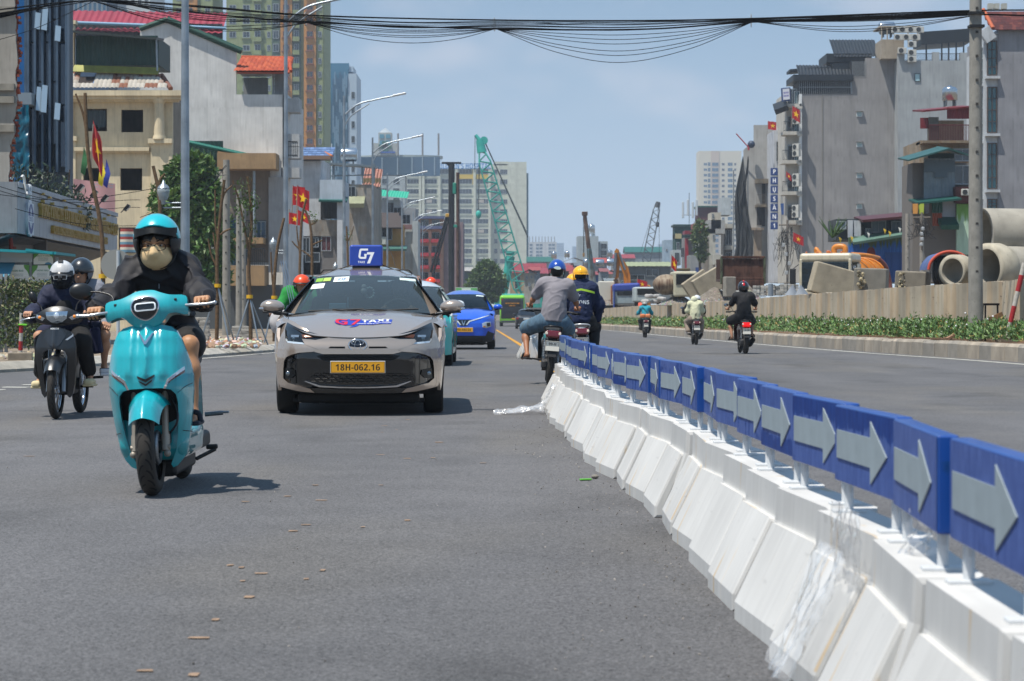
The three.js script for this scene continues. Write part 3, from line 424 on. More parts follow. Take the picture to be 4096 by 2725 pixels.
{ // --- turquoise scooter ---
const D=12.2,at=[xAt(614,D)-.005,0,-D],s=thing('scooter','turquoise electric scooter ridden towards the camera by a masked rider in black','scooter',at,.02);s.rotation.z=.045;
const teal=paint('#10acb8',{roughness:.36,map:tx('plaster',.7)}),tealD=paint('#0e8f98',{roughness:.4});
const zc=(y)=>{const t=[[.1,-.13],[.2,-.09],[.3,-.045],[.45,.02],[.6,.075],[.68,.075],[.78,.045],[.88,0],[.96,-.055],[1,-.09]];let i=0;while(i<t.length-2&&y>t[i+1][0])i++;const q=clamp((y-t[i][0])/(t[i+1][0]-t[i][0]),0,1);return lerp(t[i][1],t[i+1][1],fade(q)*.3+q*.7);};
const zA=(x,y)=>{const a=Math.abs(x),k=sstep(.64,.72,y);return zc(y)-1.7*x*x-14*Math.max(0,a-.15)**2+k*(.016*Math.exp(-((x/.016)**2))-.010*Math.exp(-(((a-.045)/.022)**2))+.009*Math.exp(-(((a-.085-.06*(.9-y))/.02)**2)));};
const SA=(x,y)=>[x,y,zA(x,y)];
const half=[[0,.958],[.09,.957],[.135,.945],[.165,.92],[.19,.87],[.212,.80],[.23,.73],[.24,.66],[.238,.58],[.228,.48],[.214,.38],[.196,.28],[.168,.20],[.130,.155],[.105,.145],[.095,.165],[.128,.24],[.148,.34],[.160,.44],[.164,.52],[.158,.565],[.135,.592],[.09,.603],[0,.606]];
const out=[...half,...half.slice(1,-1).reverse().map(([x,y])=>[-x,y])];
const ap=part('front_apron',drape(out,SA,.028,.05),teal,s);
part('wheel_arch',drape([[-.10,.17],[.10,.17],[.14,.21],[.17,.30],[.19,.6],[0,.62],[-.19,.6],[-.17,.30],[-.14,.21]],(x,y)=>[x,y,zA(x*.8,y)-.10],.06,.02),mat('#101214',.7),s);
const off=(d)=>(x,y)=>[x,y,zA(x,y)+d];
part('emblem',[drape([[-.043,.915],[-.034,.915],[0,.868],[.034,.915],[.043,.915],[.006,.852],[-.006,.852]],off(.012),.02,.012)],chromeM,ap);
for(const k of[1,-1]){const mm=(p)=>(k>0?p:mirror(p));part('indicator',drape(mm([[.095,.60],[.118,.652],[.205,.718],[.207,.700],[.125,.638],[.108,.600]]),off(.007),.03,.015),chromeM,ap);part('indicator_lens',drape(mm([[.118,.640],[.206,.703],[.206,.683],[.135,.640],[.128,.628]]),off(.005),.03,.012),mat('#5d3020',.15,0,null,1,{clearcoat:1}),ap);}
part('badge',drape([[-.05,.677],[0,.657],[.05,.682],[.045,.666],[0,.639],[-.042,.662]],off(.006),.02,.01),darkM,ap);part('badge',drape([[-.040,.650],[0,.631],[.038,.655],[.034,.642],[0,.618],[-.03,.638]],off(.006),.02,.01),mat('#2b2f31',.3,.6),ap);
for(const k of[-1,1])part('seam',[tube([.175,.19,.205,.216].map((x,i)=>off(.002)(k*x,.355-i*.004)),.0022,10,5),tube([[.236,.62],[.20,.60],[.168,.572]].map(([x,y])=>off(.002)(k*x,y)),.0018,10,5)],darkM,ap);
// floor, skirts, rear body, seat
part('body_shell',sdfMesh((x,y,z)=>smin(smin(sdBox(x,y,z,[0,.27,-.52],[.185,.085,.40],.05),sdBox(x,y,z,[0,.52,-1.12],[.15-.05*sstep(-1.2,-1.6,z),.22,.42],.09),.12),sdBox(x,y,z,[0,.52,-.16-.12*(y-.4)],[.19,.28,.05],.045),.05),[-.3,.1,-1.65],[.3,.9,.05],.016),tealD,s);
part('seat',sdfMesh((x,y,z)=>sdBox(x,y,z,[0,.745+.03*Math.sin((z+.9)*5),-1.12],[.13,.045,.40],.04),[-.2,.6,-1.6],[.2,.9,-.6],.015),mat('#141416',.6),s);
part('floor_mat',[rbox(.30,.012,.42,.004,0,.362,-.50)],rubberM,s);
part('chassis',[rbox(.20,.16,.9,.03,0,.16,-.75),rbox(.10,.10,.5,.03,.12,.24,-1.15)],mat('#17181a',.6),s);
part('foot_peg',[rod([.19,.40,-1.0],[.30,.405,-1.0],.014,10),rbox(.075,.014,.03,.006,.30,.408,-1.0)],steelM,s);
part('side_stand',[rod([.16,.15,-.72],[.27,.20,-.78],.012,8),rbox(.07,.03,.03,.01,.25,.215,-.78)],darkM,s);
// front wheel, fork, fender
const fw=wheel(s,0,.27,.105,{disc:1,name:'front_wheel'});wheel(s,-1.27,.245,.11,{name:'rear_wheel'});
const forkM=mat('#a59d90',.5,.3,'metal',.4);
for(const k of[-1,1])part('fork_leg',[rod([k*.085,.60,-.06],[k*.085,.26,.0],.019,14),rod([k*.085,.34,-.02],[k*.085,.25,.005],.024,14),cyl(.016,.016,.04,k*.09,.27,.005,12,[0,0,Math.PI/2]),sph(.02,k*.095,.235,.015)],forkM,s);
part('brake_caliper',[rbox(.04,.075,.05,.012,.088,.32,-.07),tube([[.10,.34,-.06],[.15,.40,-.02],[.155,.47,-.03],[.12,.55,-.06]],.007,20,6)],mat('#34363a',.4,.5),s);
part('front_fender',[grid(20,26,(u,v)=>{const b=lerp(-1.0,1.0,v),k=Math.abs(u-.5)*2,x=(u-.5)*lerp(.26,.17,sstep(.1,1,v)),r=.322-.10*k*k*k*(1-.3*v)+.012*Math.exp(-((k*4)**2));return[x,.27+Math.cos(b)*r,Math.sin(b)*r];})],teal,s);
// handlebar head
const hb=new THREE.Group();hb.name='handlebar';hb.position.set(0,1.045,-.13);hb.rotation.set(-.12,0,.055);s.add(hb);
const zH=(x,y)=>.115-1.25*x*x-4.5*(y-.0)**2-.1*Math.max(0,y),SH=(x,y)=>[x,y,zH(x,y)];
const hh=[[0,.105],[.05,.101],[.09,.083],[.14,.066],[.225,.055],[.232,.01],[.228,-.052],[.165,-.040],[.125,-.046],[.10,-.075],[.07,-.098],[0,-.112]],ho=smooth([...hh,...hh.slice(1,-1).reverse().map(([x,y])=>[-x,y])],3);
const lens=smooth([[-.082,.010],[-.060,.052],[0,.068],[.060,.052],[.082,.010],[.058,-.045],[0,-.074],[-.058,-.045]],5),sc=(p,k)=>p.map(([x,y])=>[x*k,y*k]);
part('cowl',[drape(ho,SH,.03,.0,[0,0,-1],[sc(lens,.95)]),drape(ho,(x,y)=>[x,y,-.03-.2*y*y],.06,0),grid(ho.length,1,(u,v)=>{const p=ho[Math.round(u*ho.length)%ho.length];return[p[0],p[1],lerp(zH(...p),-.03,v)];})],teal,hb);
part('headlight',drape(lens,(x,y)=>[x,y,zH(x,y)+.003],.02,.02,[0,0,-1],[sc(lens,.92)]),chromeM,hb);
part('headlight_bowl',drape(sc(lens,.93),(x,y)=>[x,y,zH(x,y)-.018],.02,.01),mat('#0b0d10',.25),hb);
const rr2=(w,h,r)=>{const o=[];for(const[cx,cy,a0]of[[w-r,h-r,0],[-w+r,h-r,90],[-w+r,-h+r,180],[w-r,-h+r,270]])for(let i=0;i<=5;i++){const a=(a0+i*18)*DEG;o.push([cx+Math.cos(a)*r,cy+Math.sin(a)*r]);}return o;};
part('daytime_ring',drape(rr2(.060,.024,.016).map(([x,y])=>[x,y+.006]),(x,y)=>[x,y,zH(x,y)-.010],.02,.01,[0,0,-1],[rr2(.053,.017,.011).map(([x,y])=>[x,y+.006])]),mat('#e6edf2',.3),hb);
for(const k of[-.026,0,.026])part('projector',[sph(.013,k,.006,.088,[1,1,.5],14)],mat('#39434d',.08,.4,null,1,{clearcoat:1}),hb);
part('headlight_lens',drape(sc(lens,.92),(x,y)=>[x,y,zH(x,y)+.002],.02,0),paneM,hb);
for(const k of[-1,1]){part('grip',[cyl(.017,.018,.13,k*.295,.0,-.01,16,[0,0,Math.PI/2+k*.06]),cyl(.014,.014,.06,k*.37,.002,-.01,12,[0,0,Math.PI/2])],rubberM,hb);part('brake_lever',[tube([[k*.215,.0,.045],[k*.27,-.004,.062],[k*.33,-.008,.066],[k*.385,-.004,.06]],.0085,16,8),sph(.012,k*.387,-.004,.06)],mat('#b8bcc0',.3,.85),hb);part('vent',[rbox(.016,.014,.01,.004,k*.17,.035,zH(.17,.035)+.002)],darkM,hb);}
mirrorHead(hb,[[-.19,.055,-.01],[-.20,.10,-.03],[-.27,.135,-.05],[-.325,.142,-.05]],[-.375,.15,-.05],[.05,.25,-.12],.135,.098,mat('#1a1b1d',.35));
part('under_cover',[cyl(.06,.10,.12,0,-.13,-.01,20)],darkM,hb);
// --- its rider ---
const r=thing('person','rider in black windbreaker, turquoise helmet, glasses and beige face mask on turquoise scooter','person',at,.02);r.rotation.z=.045;
const J={pelvis:[0,.87,-1.0],waist:[0,.99,-.95],chest:[0,1.17,-.80],neck:[0,1.315,-.70],head:[0,1.40,-.64],shL:[.160,1.275,-.72],shR:[-.160,1.275,-.72],elL:[.262,1.11,-.46],elR:[-.255,1.10,-.45],wrL:[.315,1.085,-.245],wrR:[-.315,1.06,-.235],hipL:[.095,.85,-.98],hipR:[-.095,.85,-.98],knL:[.185,.835,-.46],knR:[-.17,.82,-.46],anL:[.20,.42,-.40],anR:[-.17,.42,-.42],toeL:[.205,.385,-.26],toeR:[-.17,.385,-.28]};
const hm=figure({J,cell:.013,skin:'#b98862',head:{at:[0,1.425,-.61],rot:[.06,-.02,-.02],scale:1.15},hands:[{at:[.308,1.068,-.145],side:1,ext:2,rot:[.1,0,.05]},{at:[-.300,1.032,-.145],side:-1,ext:1,rot:[.1,0,.06]}],hc:.004,fc:.0035,top:{name:'windbreaker',mat:mat('#17161c',.72,0,'cloth',.2,{sheen:.4,sheenColor:new THREE.Color('#8a8794'),sheenRoughness:.4}),loose:.013,cuff:.012,fold:.019,fq:7,collar:1,cell:.008},bottom:{name:'shorts',mat:mat('#121214',.8,0,'cloth',.2),len:.40,loose:.012}},r);
part('zip',[rbox(.006,.16,.006,.002,0,0,0),rbox(.010,.026,.006,.002,0,.02,.006)].map((g)=>xf(g,[0,1.245,-.648],[-.38,0,0])),steelM,r);
eyes(hm,r);hairPart(hm,mat('#0a0808',.55),r,{fringe:.052});maskPart(hm,mat('#ecca98',.85,0,'cloth',.15),r);
helmet('half',hm,paint('#10acb8',{roughness:.3}),r,{c:.005,visor:mat('#0a0b0c',.5),peak:.138,rise:.85});
headPart('ear_cover',(x,y,z)=>{const Y=y-.03,Z=z+.010;return Math.max(ell(x,Y,Z,[.122,.132,.136]),-ell(x,Y,Z,[.100,.11,.114]),y-.035,-.112-y,-Math.max(Math.abs(x)-.084,y-.5,.018-z));},[-.15,-.14,-.16],[.15,.06,.16],.006,hm,mat('#101113',.5),r);
headPart('helmet_lining',(x,y,z)=>{const Y=y-.03,Z=z+.010;return Math.max(ell(x,Y,Z,[.114,.126,.130]),-ell(x,Y,Z,[.088,.104,.105]),-.10-y,-Math.max(Math.abs(x)-.086,y-.074,.012-z));},[-.15,-.13,-.15],[.15,.17,.15],.006,hm,mat('#0a0a0b',.9),r);
for(const k of[-1,1])part('mask_strap',[tube([[k*.072,-.012,.035],[k*.082,-.002,.015],[k*.086,.01,-.005]],.0028,8,5),tube([[k*.070,-.08,.03],[k*.08,-.05,.012],[k*.086,-.03,-.005]],.0028,8,5)].map((g)=>g.applyMatrix4(hm)),mat('#8a1f28',.7),r);
part('glasses',[-1,1].flatMap((k)=>[torus(.024,.0022,k*.031,-.002,.108,[0,0,0],28,6).translate(-k*.031,.002,0).scale(1.22,.78,1).translate(k*.033,-.004,0),rod([k*.055,.004,.102],[k*.085,.006,.02],.002,5)]).concat([rod([-.008,.002,.112],[.008,.002,.112],.002,5)]).map((g)=>g.applyMatrix4(hm)),mat('#2a1f1c',.3,.5),r);
slipper([.205,.37,-.36],[0,0,0],mat('#15202f',.7),r);slipper([-.17,.37,-.36],[0,0,0],mat('#15202f',.7),r);
}
{ // --- black underbone with two people ---
const D=20.75,at=[xAt(223,D),0,-D],s=thing('motorbike','black underbone motorbike carrying two people at the left edge of the road','motorbike',at,.01);
const blk=mat('#17181a',.38,0,'metal',.5,{clearcoat:.5,clearcoatRoughness:.3});
const zc=(y)=>lerp(-.02,.10,sstep(.2,.66,y))-.30*Math.max(0,y-.68),zA=(x,y)=>zc(y)-2.2*x*x+.02*Math.exp(-((x/.02)**2))*sstep(.66,.74,y),SA=(x,y)=>[x,y,zA(x,y)],off=(d)=>(x,y)=>[x,y,zA(x,y)+d];
const half=[[0,.865],[.08,.862],[.145,.83],[.178,.76],[.192,.68],[.19,.58],[.182,.46],[.168,.33],[.15,.24],[.12,.2],[.10,.22],[.115,.35],[.122,.5],[.12,.6],[.1,.645],[.05,.665],[0,.67]];
const ap=part('front_apron',drape([...half,...half.slice(1,-1).reverse().map(([x,y])=>[-x,y])],SA,.03,.05),blk,s);
part('nose_panel',drape([[-.06,.865],[0,.875],[.06,.865],[.105,.80],[.05,.705],[0,.685],[-.05,.705],[-.105,.80]],off(.008),.02,.012),mat('#232427',.3,.1,null,1,{clearcoat:1}),ap);
part('maker_name',mapGeo(textShapes('HONDA',.016),(x,y)=>off(.0135)(x,y+.862)),mat('#d7d9da',.3),ap);
{const g=drape([[.10,.755],[.155,.800],[.165,.815],[.168,.79],[.12,.752]],off(.006),.03,.004);part('badge',g,mat('#b9bcbf',.3,.4),ap);}
part('body_shell',sdfMesh((x,y,z)=>smin(smin(sdBox(x,y,z,[0,.62,-.95],[.10,.10,.50],.06),sdBox(x,y,z,[0,.45,-.40],[.10,.16,.30],.07),.12),sdBox(x,y,z,[0,.40,-.12],[.15,.18,.03],.03),.05),[-.22,.1,-1.55],[.22,.9,.05],.02),blk,s);
part('seat',[rbox(.22,.07,.70,.03,0,.745,-.95)],mat('#111214',.7),s);
part('engine',[rbox(.18,.22,.36,.05,0,.32,-.55),cyl(.06,.06,.26,0,.32,-.55,16,[0,0,Math.PI/2])],mat('#3b3c3e',.5,.6),s);
part('exhaust',[tube([[-.09,.25,-.4],[-.13,.2,-.7],[-.14,.24,-1.0],[-.15,.33,-1.35]],.035,20,12)],steelM,s);
for(const k of[-1,1])part('foot_peg',[rod([k*.08,.29,-.58],[k*.25,.29,-.58],.012,8),rod([k*.1,.36,-1.0],[k*.27,.37,-1.02],.014,8)],rubberM,s);
wheel(s,0,.285,.075,{spokes:'wire',rim:chromeM,name:'front_wheel'});wheel(s,-1.24,.285,.085,{spokes:'wire',rim:chromeM,name:'rear_wheel'});
for(const k of[-1,1])part('fork_leg',[rod([k*.075,.66,-.10],[k*.075,.28,0],.017,12),rod([k*.075,.48,-.05],[k*.075,.26,.005],.021,12)],steelM,s);
part('front_fender',[grid(14,20,(u,v)=>{const b=lerp(-.9,.95,v),k=Math.abs(u-.5)*2,r=.325-.07*k*k*k;return[(u-.5)*lerp(.21,.15,v),.285+Math.cos(b)*r,Math.sin(b)*r];})],blk,s);
const hb=new THREE.Group();hb.name='handlebar';hb.position.set(0,.985,-.14);hb.rotation.set(-.1,0,.03);s.add(hb);
const zH=(x,y)=>.12-1.6*x*x-3.5*y*y-.25*Math.max(0,y),cw=smooth([[0,.085],[.08,.075],[.16,.04],[.215,.01],[.20,-.06],[.12,-.08],[0,-.095],[-.12,-.08],[-.20,-.06],[-.215,.01],[-.16,.04],[-.08,.075]],3);
part('cowl',[drape(cw,(x,y)=>[x,y,zH(x,y)],.03,.12)],blk,hb);
const lens=[[-.105,.028],[.105,.03],[.095,-.04],[.05,-.075],[0,-.085],[-.05,-.075],[-.095,-.04]];
part('headlight',drape(lens,(x,y)=>[x,y,zH(x,y)+.006],.02,.02),mat('#b9c4cc',.12,.95),hb);part('headlight_bulb',[sph(.032,0,-.01,.115,[1,1,.5])],mat('#e8eef2',.05,.6),hb);part('headlight_lens',drape(lens.map(([x,y])=>[x*1.02,y*1.02]),(x,y)=>[x,y,zH(x,y)+.018],.02,0),paneM,hb);
for(const k of[-1,1]){const mm=(p)=>(k>0?p:mirror(p));part('indicator',drape(mm([[.115,-.03],[.20,.012],[.205,-.02],[.14,-.055]]),(x,y)=>[x,y,zH(x,y)+.006],.03,.01),mat('#c9ccd0',.12,.8),hb);part('indicator_bulb',[sph(.016,k*.165,-.02,zH(.165,-.02)+.006,[1.2,1,.5])],mat('#f08a1a',.2),hb);
part('grip',[cyl(.016,.016,.14,k*.29,.01,-.02,14,[0,0,Math.PI/2])],rubberM,hb);part('brake_lever',[tube([[k*.2,-.01,.03],[k*.26,-.02,.045],[k*.32,-.03,.045],[k*.36,-.045,.04]],.007,14,6)],mat('#c8ccd0',.25,.9),hb);}
mirrorHead(hb,[[-.16,.05,-.02],[-.18,.10,-.04],[-.24,.16,-.05]],[-.255,.19,-.05],[0,.15,.35],.075,.12);mirrorHead(hb,[[.16,.05,-.02],[.17,.11,-.04],[.21,.16,-.05]],[.245,.185,-.05],[0,-.25,-.2],.13,.08);
// driver
const navy=mat('#141c3a',.8,0,'cloth',.2),r=thing('person','motorbike driver in white helmet, white sunglasses, navy scarf and cardigan','person',at,.01);
const J={pelvis:[0,.82,-.72],waist:[0,.95,-.70],chest:[-.02,1.12,-.63],neck:[-.03,1.25,-.58],head:[-.04,1.33,-.55],shL:[.14,1.20,-.60],shR:[-.19,1.19,-.60],elL:[.29,1.02,-.43],elR:[-.31,1.00,-.43],wrL:[.27,.99,-.20],wrR:[-.275,.985,-.20],hipL:[.09,.80,-.70],hipR:[-.09,.80,-.70],knL:[.19,.74,-.32],knR:[-.18,.72,-.32],anL:[.235,.40,-.50],anR:[-.25,.38,-.50],toeL:[.25,.345,-.38],toeR:[-.265,.325,-.38]};
const hm=figure({J,cell:.016,skin:'#c19072',head:{at:[-.045,1.365,-.53],rot:[.06,.02,.02]},hands:[{at:[.28,.995,-.15],side:1},{at:[-.295,.985,-.15],side:-1,ext:1}],hc:.006,fc:.0045,top:{name:'cardigan',mat:navy,loose:.014,cuff:.01,fold:.010,cell:.013},bottom:{mat:mat('#0e0e10',.85,0,'cloth',.2),len:.92,loose:.012}},r);
part('tank_top',xf(sdfMesh((x,y,z)=>Math.max(ell(x+.02,y-1.05,z+.585,[.105,.16,.135]),y-1.14),[-.2,.85,-.75],[.2,1.25,-.4],.014)),mat('#0a0a0b',.85),r);
headPart('scarf',(x,y,z)=>Math.max(ell(x,y+.01,z+.006,[.092,.115,.112]),-Math.max(Math.abs(x)-.062,Math.abs(y-.012)-.024,.03-z)),[-.12,-.15,-.14],[.12,.13,.13],.006,hm,mat('#0b0d1c',.85,0,'cloth',.2),r);
headPart('scarf',(x,y,z)=>Math.max(headField(x*.95,y,z)-.014,y-.0,-.13-y,.0-z),[-.11,-.14,-.02],[.11,.02,.16],.006,hm,mat('#08090d',.85,0,'cloth',.2),r);
const hl=helmet('half',hm,mat('#d9d8d6',.3,0,'metal',.3,{clearcoat:1}),r,{c:.006,visor:mat('#131416',.35),peak:.15});part('helmet_badge',[rbox(.05,.004,.04,.002,0,.155,.06,[.5,0,0])].map((g)=>g.applyMatrix4(hm)),darkM,hl);
part('sunglasses',[-1,1].flatMap((k)=>[xf(rbox(.058,.046,.008,.012),[k*.036,.0,.112],[0,k*.15,0]),rod([k*.065,.01,.105],[k*.09,.01,.02],.004,6)]).map((g)=>g.applyMatrix4(hm)),mat('#d8d6d2',.35),r);
for(const k of[-1,1])part('dark_lens',xf(rbox(.046,.034,.006,.01),[k*.036,.0,.1165],[0,k*.15,0]).applyMatrix4(hm),mat('#171216',.05),r);
for(const k of[1,-1])part('clog',xf(merge([rbox(.10,.075,.20,.035,0,.035,.03),rbox(.105,.022,.24,.01,0,.008,0)]),[k>0?.245:-.26,k>0?.30:.28,-.44]),mat('#c9bb93',.75),r);
// passenger
const p=thing('person','pillion passenger in black helmet with dark fringe, bare leg and striped slipper','person',at,.01);
const K={pelvis:[0,.88,-1.02],waist:[0,1.0,-1.0],chest:[.03,1.17,-.96],neck:[.06,1.30,-.93],head:[.075,1.38,-.91],shL:[.22,1.25,-.94],shR:[-.12,1.25,-.94],elL:[.33,1.06,-.86],elR:[-.2,1.03,-.86],wrL:[.345,.90,-.70],wrR:[-.15,.95,-.75],hipL:[.10,.86,-1.0],hipR:[-.10,.86,-1.0],knL:[.35,.80,-.66],knR:[-.3,.78,-.66],anL:[.30,.47,-.90],anR:[-.28,.44,-.95],toeL:[.33,.415,-.78],toeR:[-.3,.40,-.83]};
const km=figure({J:K,cell:.016,skin:'#bd8d6e',head:{at:[.075,1.40,-.885],rot:[.05,-.05,-.05]},hands:[{at:[.355,.865,-.66],side:1,rot:[.7,0,-.5]}],hc:.006,fc:.005,top:{name:'shirt',mat:mat('#8b8d96',.85,0,'cloth',.2),loose:.01,fold:.008},bottom:{name:'shorts',mat:mat('#14193a',.85,0,'cloth',.2),len:.36,loose:.012}},p);
eyes(km,p);hairPart(km,mat('#0b0808',.5),p,{fringe:.028,low:-.09});const kh=helmet('half',km,paint('#15181c'),p,{c:.006,visor:mat('#17181a',.3),peak:.135});
headPart('helmet_lining',(x,y,z)=>{const Y=y-.03,Z=z+.010;return Math.max(ell(x,Y,Z,[.118,.132,.128]),-ell(x,Y,Z,[.100,.114,.108]),-.08-y,y-.06,-Math.max(Math.abs(x)-.082,.02-z));},[-.15,-.13,-.15],[.15,.17,.15],.006,km,mat('#6d7178',.8),kh);
part('slipper',xf(merge([rbox(.10,.03,.24,.012,0,.015,.02),rbox(.108,.05,.11,.02,0,.05,.05)]),[.32,.385,-.86],[0,.15,0]),mat('#d4d4d6',.6),p);for(const z of[-.035,0,.035])part('slipper_stripe',xf(rbox(.112,.052,.016,.01,0,.052,.05+z),[.32,.385,-.86],[0,.15,0]),darkM,p);
solo('shoulder_bag','navy cloth bag hanging beside the pillion passenger on the black motorbike','bag',[rbox(.10,.26,.22,.03,.27,.74,-.62,[0,.1,.12]),tube([[.25,.85,-.6],[.15,1.05,-.62],[.0,1.24,-.62]],.008,12,6)],mat('#10163a',.85,0,'cloth',.2),{pos:at});
}
// --- machines seen from behind ---
function rearBike(o){ // local z forward, rear axle at z = 0
const s=thing('motorbike',o.label,'motorbike',o.at,Math.PI+(o.yaw||0));s.rotation.z=o.lean||0;const bm=o.paint||mat('#17181b',.35,0,null,1,{clearcoat:.8}),R=o.R||.28;
wheel(s,0,R,o.w||.10,{name:'rear_wheel',spokes:o.spokes,rim:o.rim});wheel(s,1.24,R,.08,{name:'front_wheel',spokes:o.spokes,rim:o.rim});
part('tail_body',sdfMesh((x,y,z)=>smin(sdBox(x,y,z,[0,.68+.10*(0-z)*.5,.25],[.075+.05*sstep(-.25,.4,z),.085,.50],.05),sdBox(x,y,z,[0,.46,.72],[.12,.16,.2],.06),.10),[-.2,.25,-.35],[.2,.9,1.0],.018),bm,s);
part('seat',[xf(rbox(.21,.06,.74,.03),[0,.785,.30],[-.07,0,0])],mat('#121315',.7),s);
part('grab_rail',[tube([[-.11,.74,.1],[-.12,.80,-.12],[-.06,.815,-.22],[.06,.815,-.22],[.12,.80,-.12],[.11,.74,.1]],.012,30,8)],o.rail||mat('#1b1c1e',.4,.5),s);
const tl=part('tail_light',[xf(sdfMesh((x,y,z)=>sdBox(x,y,z,[0,0,0],[.105-.25*Math.max(0,-y),.05,.05],.02),[-.13,-.08,-.08],[.13,.08,.08],.01),[0,.70,-.27],[.3,0,0])],o.lamp||mat('#5d0a10',.12,0,null,1,{clearcoat:1}),s);
for(const k of[-1,1])part('indicator',[rbox(.05,.045,.03,.01,k*.085,.715,-.305,[.3,k*.3,0])],o.ind||mat('#c9b8a8',.15,0,null,1,{clearcoat:1}),tl);
part('mudguard',[xf(rbox(.13,.28,.02,.008),[0,.52,-.29],[.35,0,0]),grid(6,12,(u,v)=>{const a=lerp(.4,2.0,v),r=R+.045;return[(u-.5)*.14,R+Math.sin(a)*r,-Math.cos(a)*r];})],darkM,s);
const pl=part('number_plate',[xf(rbox(.19,.14,.006,.004),[0,.545,-.325],[.25,0,0])],mat('#bdbbb2',.5),s);part('plate_print',xf(new THREE.PlaneGeometry(.184,.134),[0,.5445,-.3295],[-.25,Math.PI,0]),plateTex(...o.plate),pl,{uv:true});
part('engine',[rbox(.20,.20,.34,.05,0,.32,.55),rbox(.08,.12,.44,.03,.09,R,.12),cyl(.085,.085,.07,.085,R,-.0,20,[0,0,Math.PI/2])],mat('#3c3c3d',.55,.5),s);
part('exhaust',[tube([[-.09,.25,.6],[-.13,.22,.3],[-.135,.27,.0],[-.15,.34,-.28]],o.can||.042,20,14)],o.canM||mat('#4a4a4c',.4,.8),s);
for(const k of[-1,1])part('shock',[rod([k*.10,.64,.02],[k*.10,R+.02,-.02],.014,10),...[...Array(9)].map((_,i)=>torus(.024,.005,k*.10,.40+i*.022,-.01,[Math.PI/2,0,0],14,5))],steelM,s);
for(const k of[-1,1])part('foot_peg',[rod([k*.08,.33,.42],[k*.26,.34,.42],.013,8)],rubberM,s);
part('leg_shield',[drape([[-.17,.3],[.17,.3],[.19,.7],[.1,.88],[-.1,.88],[-.19,.7]],(x,y)=>[x,y,1.05-1.2*x*x-.25*(y-.5)],.08,.04)],bm,s);
part('fork_leg',[-1,1].map((k)=>rod([k*.075,.7,1.12],[k*.075,R,1.24],.02,8)),steelM,s);
const hb=part('handlebar',[tube([[-.36,1.0,.88],[-.25,1.02,.93],[0,1.0,1.0],[.25,1.02,.93],[.36,1.0,.88]],.013,24,8),sdfMesh((x,y,z)=>sdBox(x,y,z,[0,.98,1.0],[.16,.075,.09],.05),[-.2,.85,.85],[.2,1.1,1.15],.018)],darkM,s);
for(const k of[-1,1])part('grip',[cyl(.018,.018,.12,k*.325,1.008,.895,12,[0,-k*.3,Math.PI/2])],rubberM,hb);
for(const k of o.mirrors||[]){const q=part('mirror',[tube([[k*.20,1.03,.93],[k*.26,1.13,.95],[k*.33,1.17,.95]],.006,10,5),xf(sph(1,0,0,0,[.06,.04,.02],14),[k*.37,1.18,.94])],blackM,hb);part('mirror_glass',xf(sph(1,0,0,0,[.052,.034,.006],12),[k*.37,1.18,.922]),mat('#8a98a4',.05,.9),q);}
return s;
}
function rearRider(o){
const r=thing('person',o.label,'person',o.at,Math.PI+(o.yaw||0));r.scale.setScalar(o.scale||1);r.rotation.z=o.lean||0;const z=o.back||0;
const J={pelvis:[0,.85,.30+z],waist:[0,.99,.31+z],chest:[0,1.21,.36+z],neck:[0,1.37,.41+z],head:[0,1.46,.44+z],shL:[.172,1.305,.38+z],shR:[-.172,1.305,.38+z],elL:[.29,1.09,.52+z],elR:[-.29,1.09,.52+z],wrL:[.325,1.02,.82],wrR:[-.325,1.02,.82],hipL:[.095,.83,.32+z],hipR:[-.095,.83,.32+z],knL:[.22,.73,.74+z],knR:[-.22,.73,.74+z],anL:[.205,.42,.50+z],anR:[-.205,.42,.50+z],toeL:[.235,.37,.63+z],toeR:[-.235,.37,.63+z],...(o.J||{})};
const hm=figure({J,cell:o.cell||.017,hc:.008,fc:.006,skin:o.skin,head:{at:[J.head[0],J.head[1]+.03,J.head[2]+.01],rot:o.look||[0,0,0]},hands:o.hands??[{at:[.325,1.01,.885],side:1},{at:[-.325,1.01,.885],side:-1}],top:o.top,bottom:o.bottom},r);
headPart('hair',(x,y,q)=>Math.max(ell(x,y-.02,q+.012,[.085,.10,.104]),q-.03,-.075-y),[-.12,-.12,-.14],[.12,.14,.05],.01,hm,mat('#0b0908',.7),r);
if(o.helmet)helmet(o.helmet,hm,o.hmat,r,{c:.009,visor:o.visor,peak:.15});
if(o.feet)for(const k of['L','R'])slipper([J['an'+k][0],J['an'+k][1]-.055,J['an'+k][2]+.02],[0,k==='L'?.3:-.3,0],o.feet,r,o.shoe||'sandal');
return[r,hm,J];
}
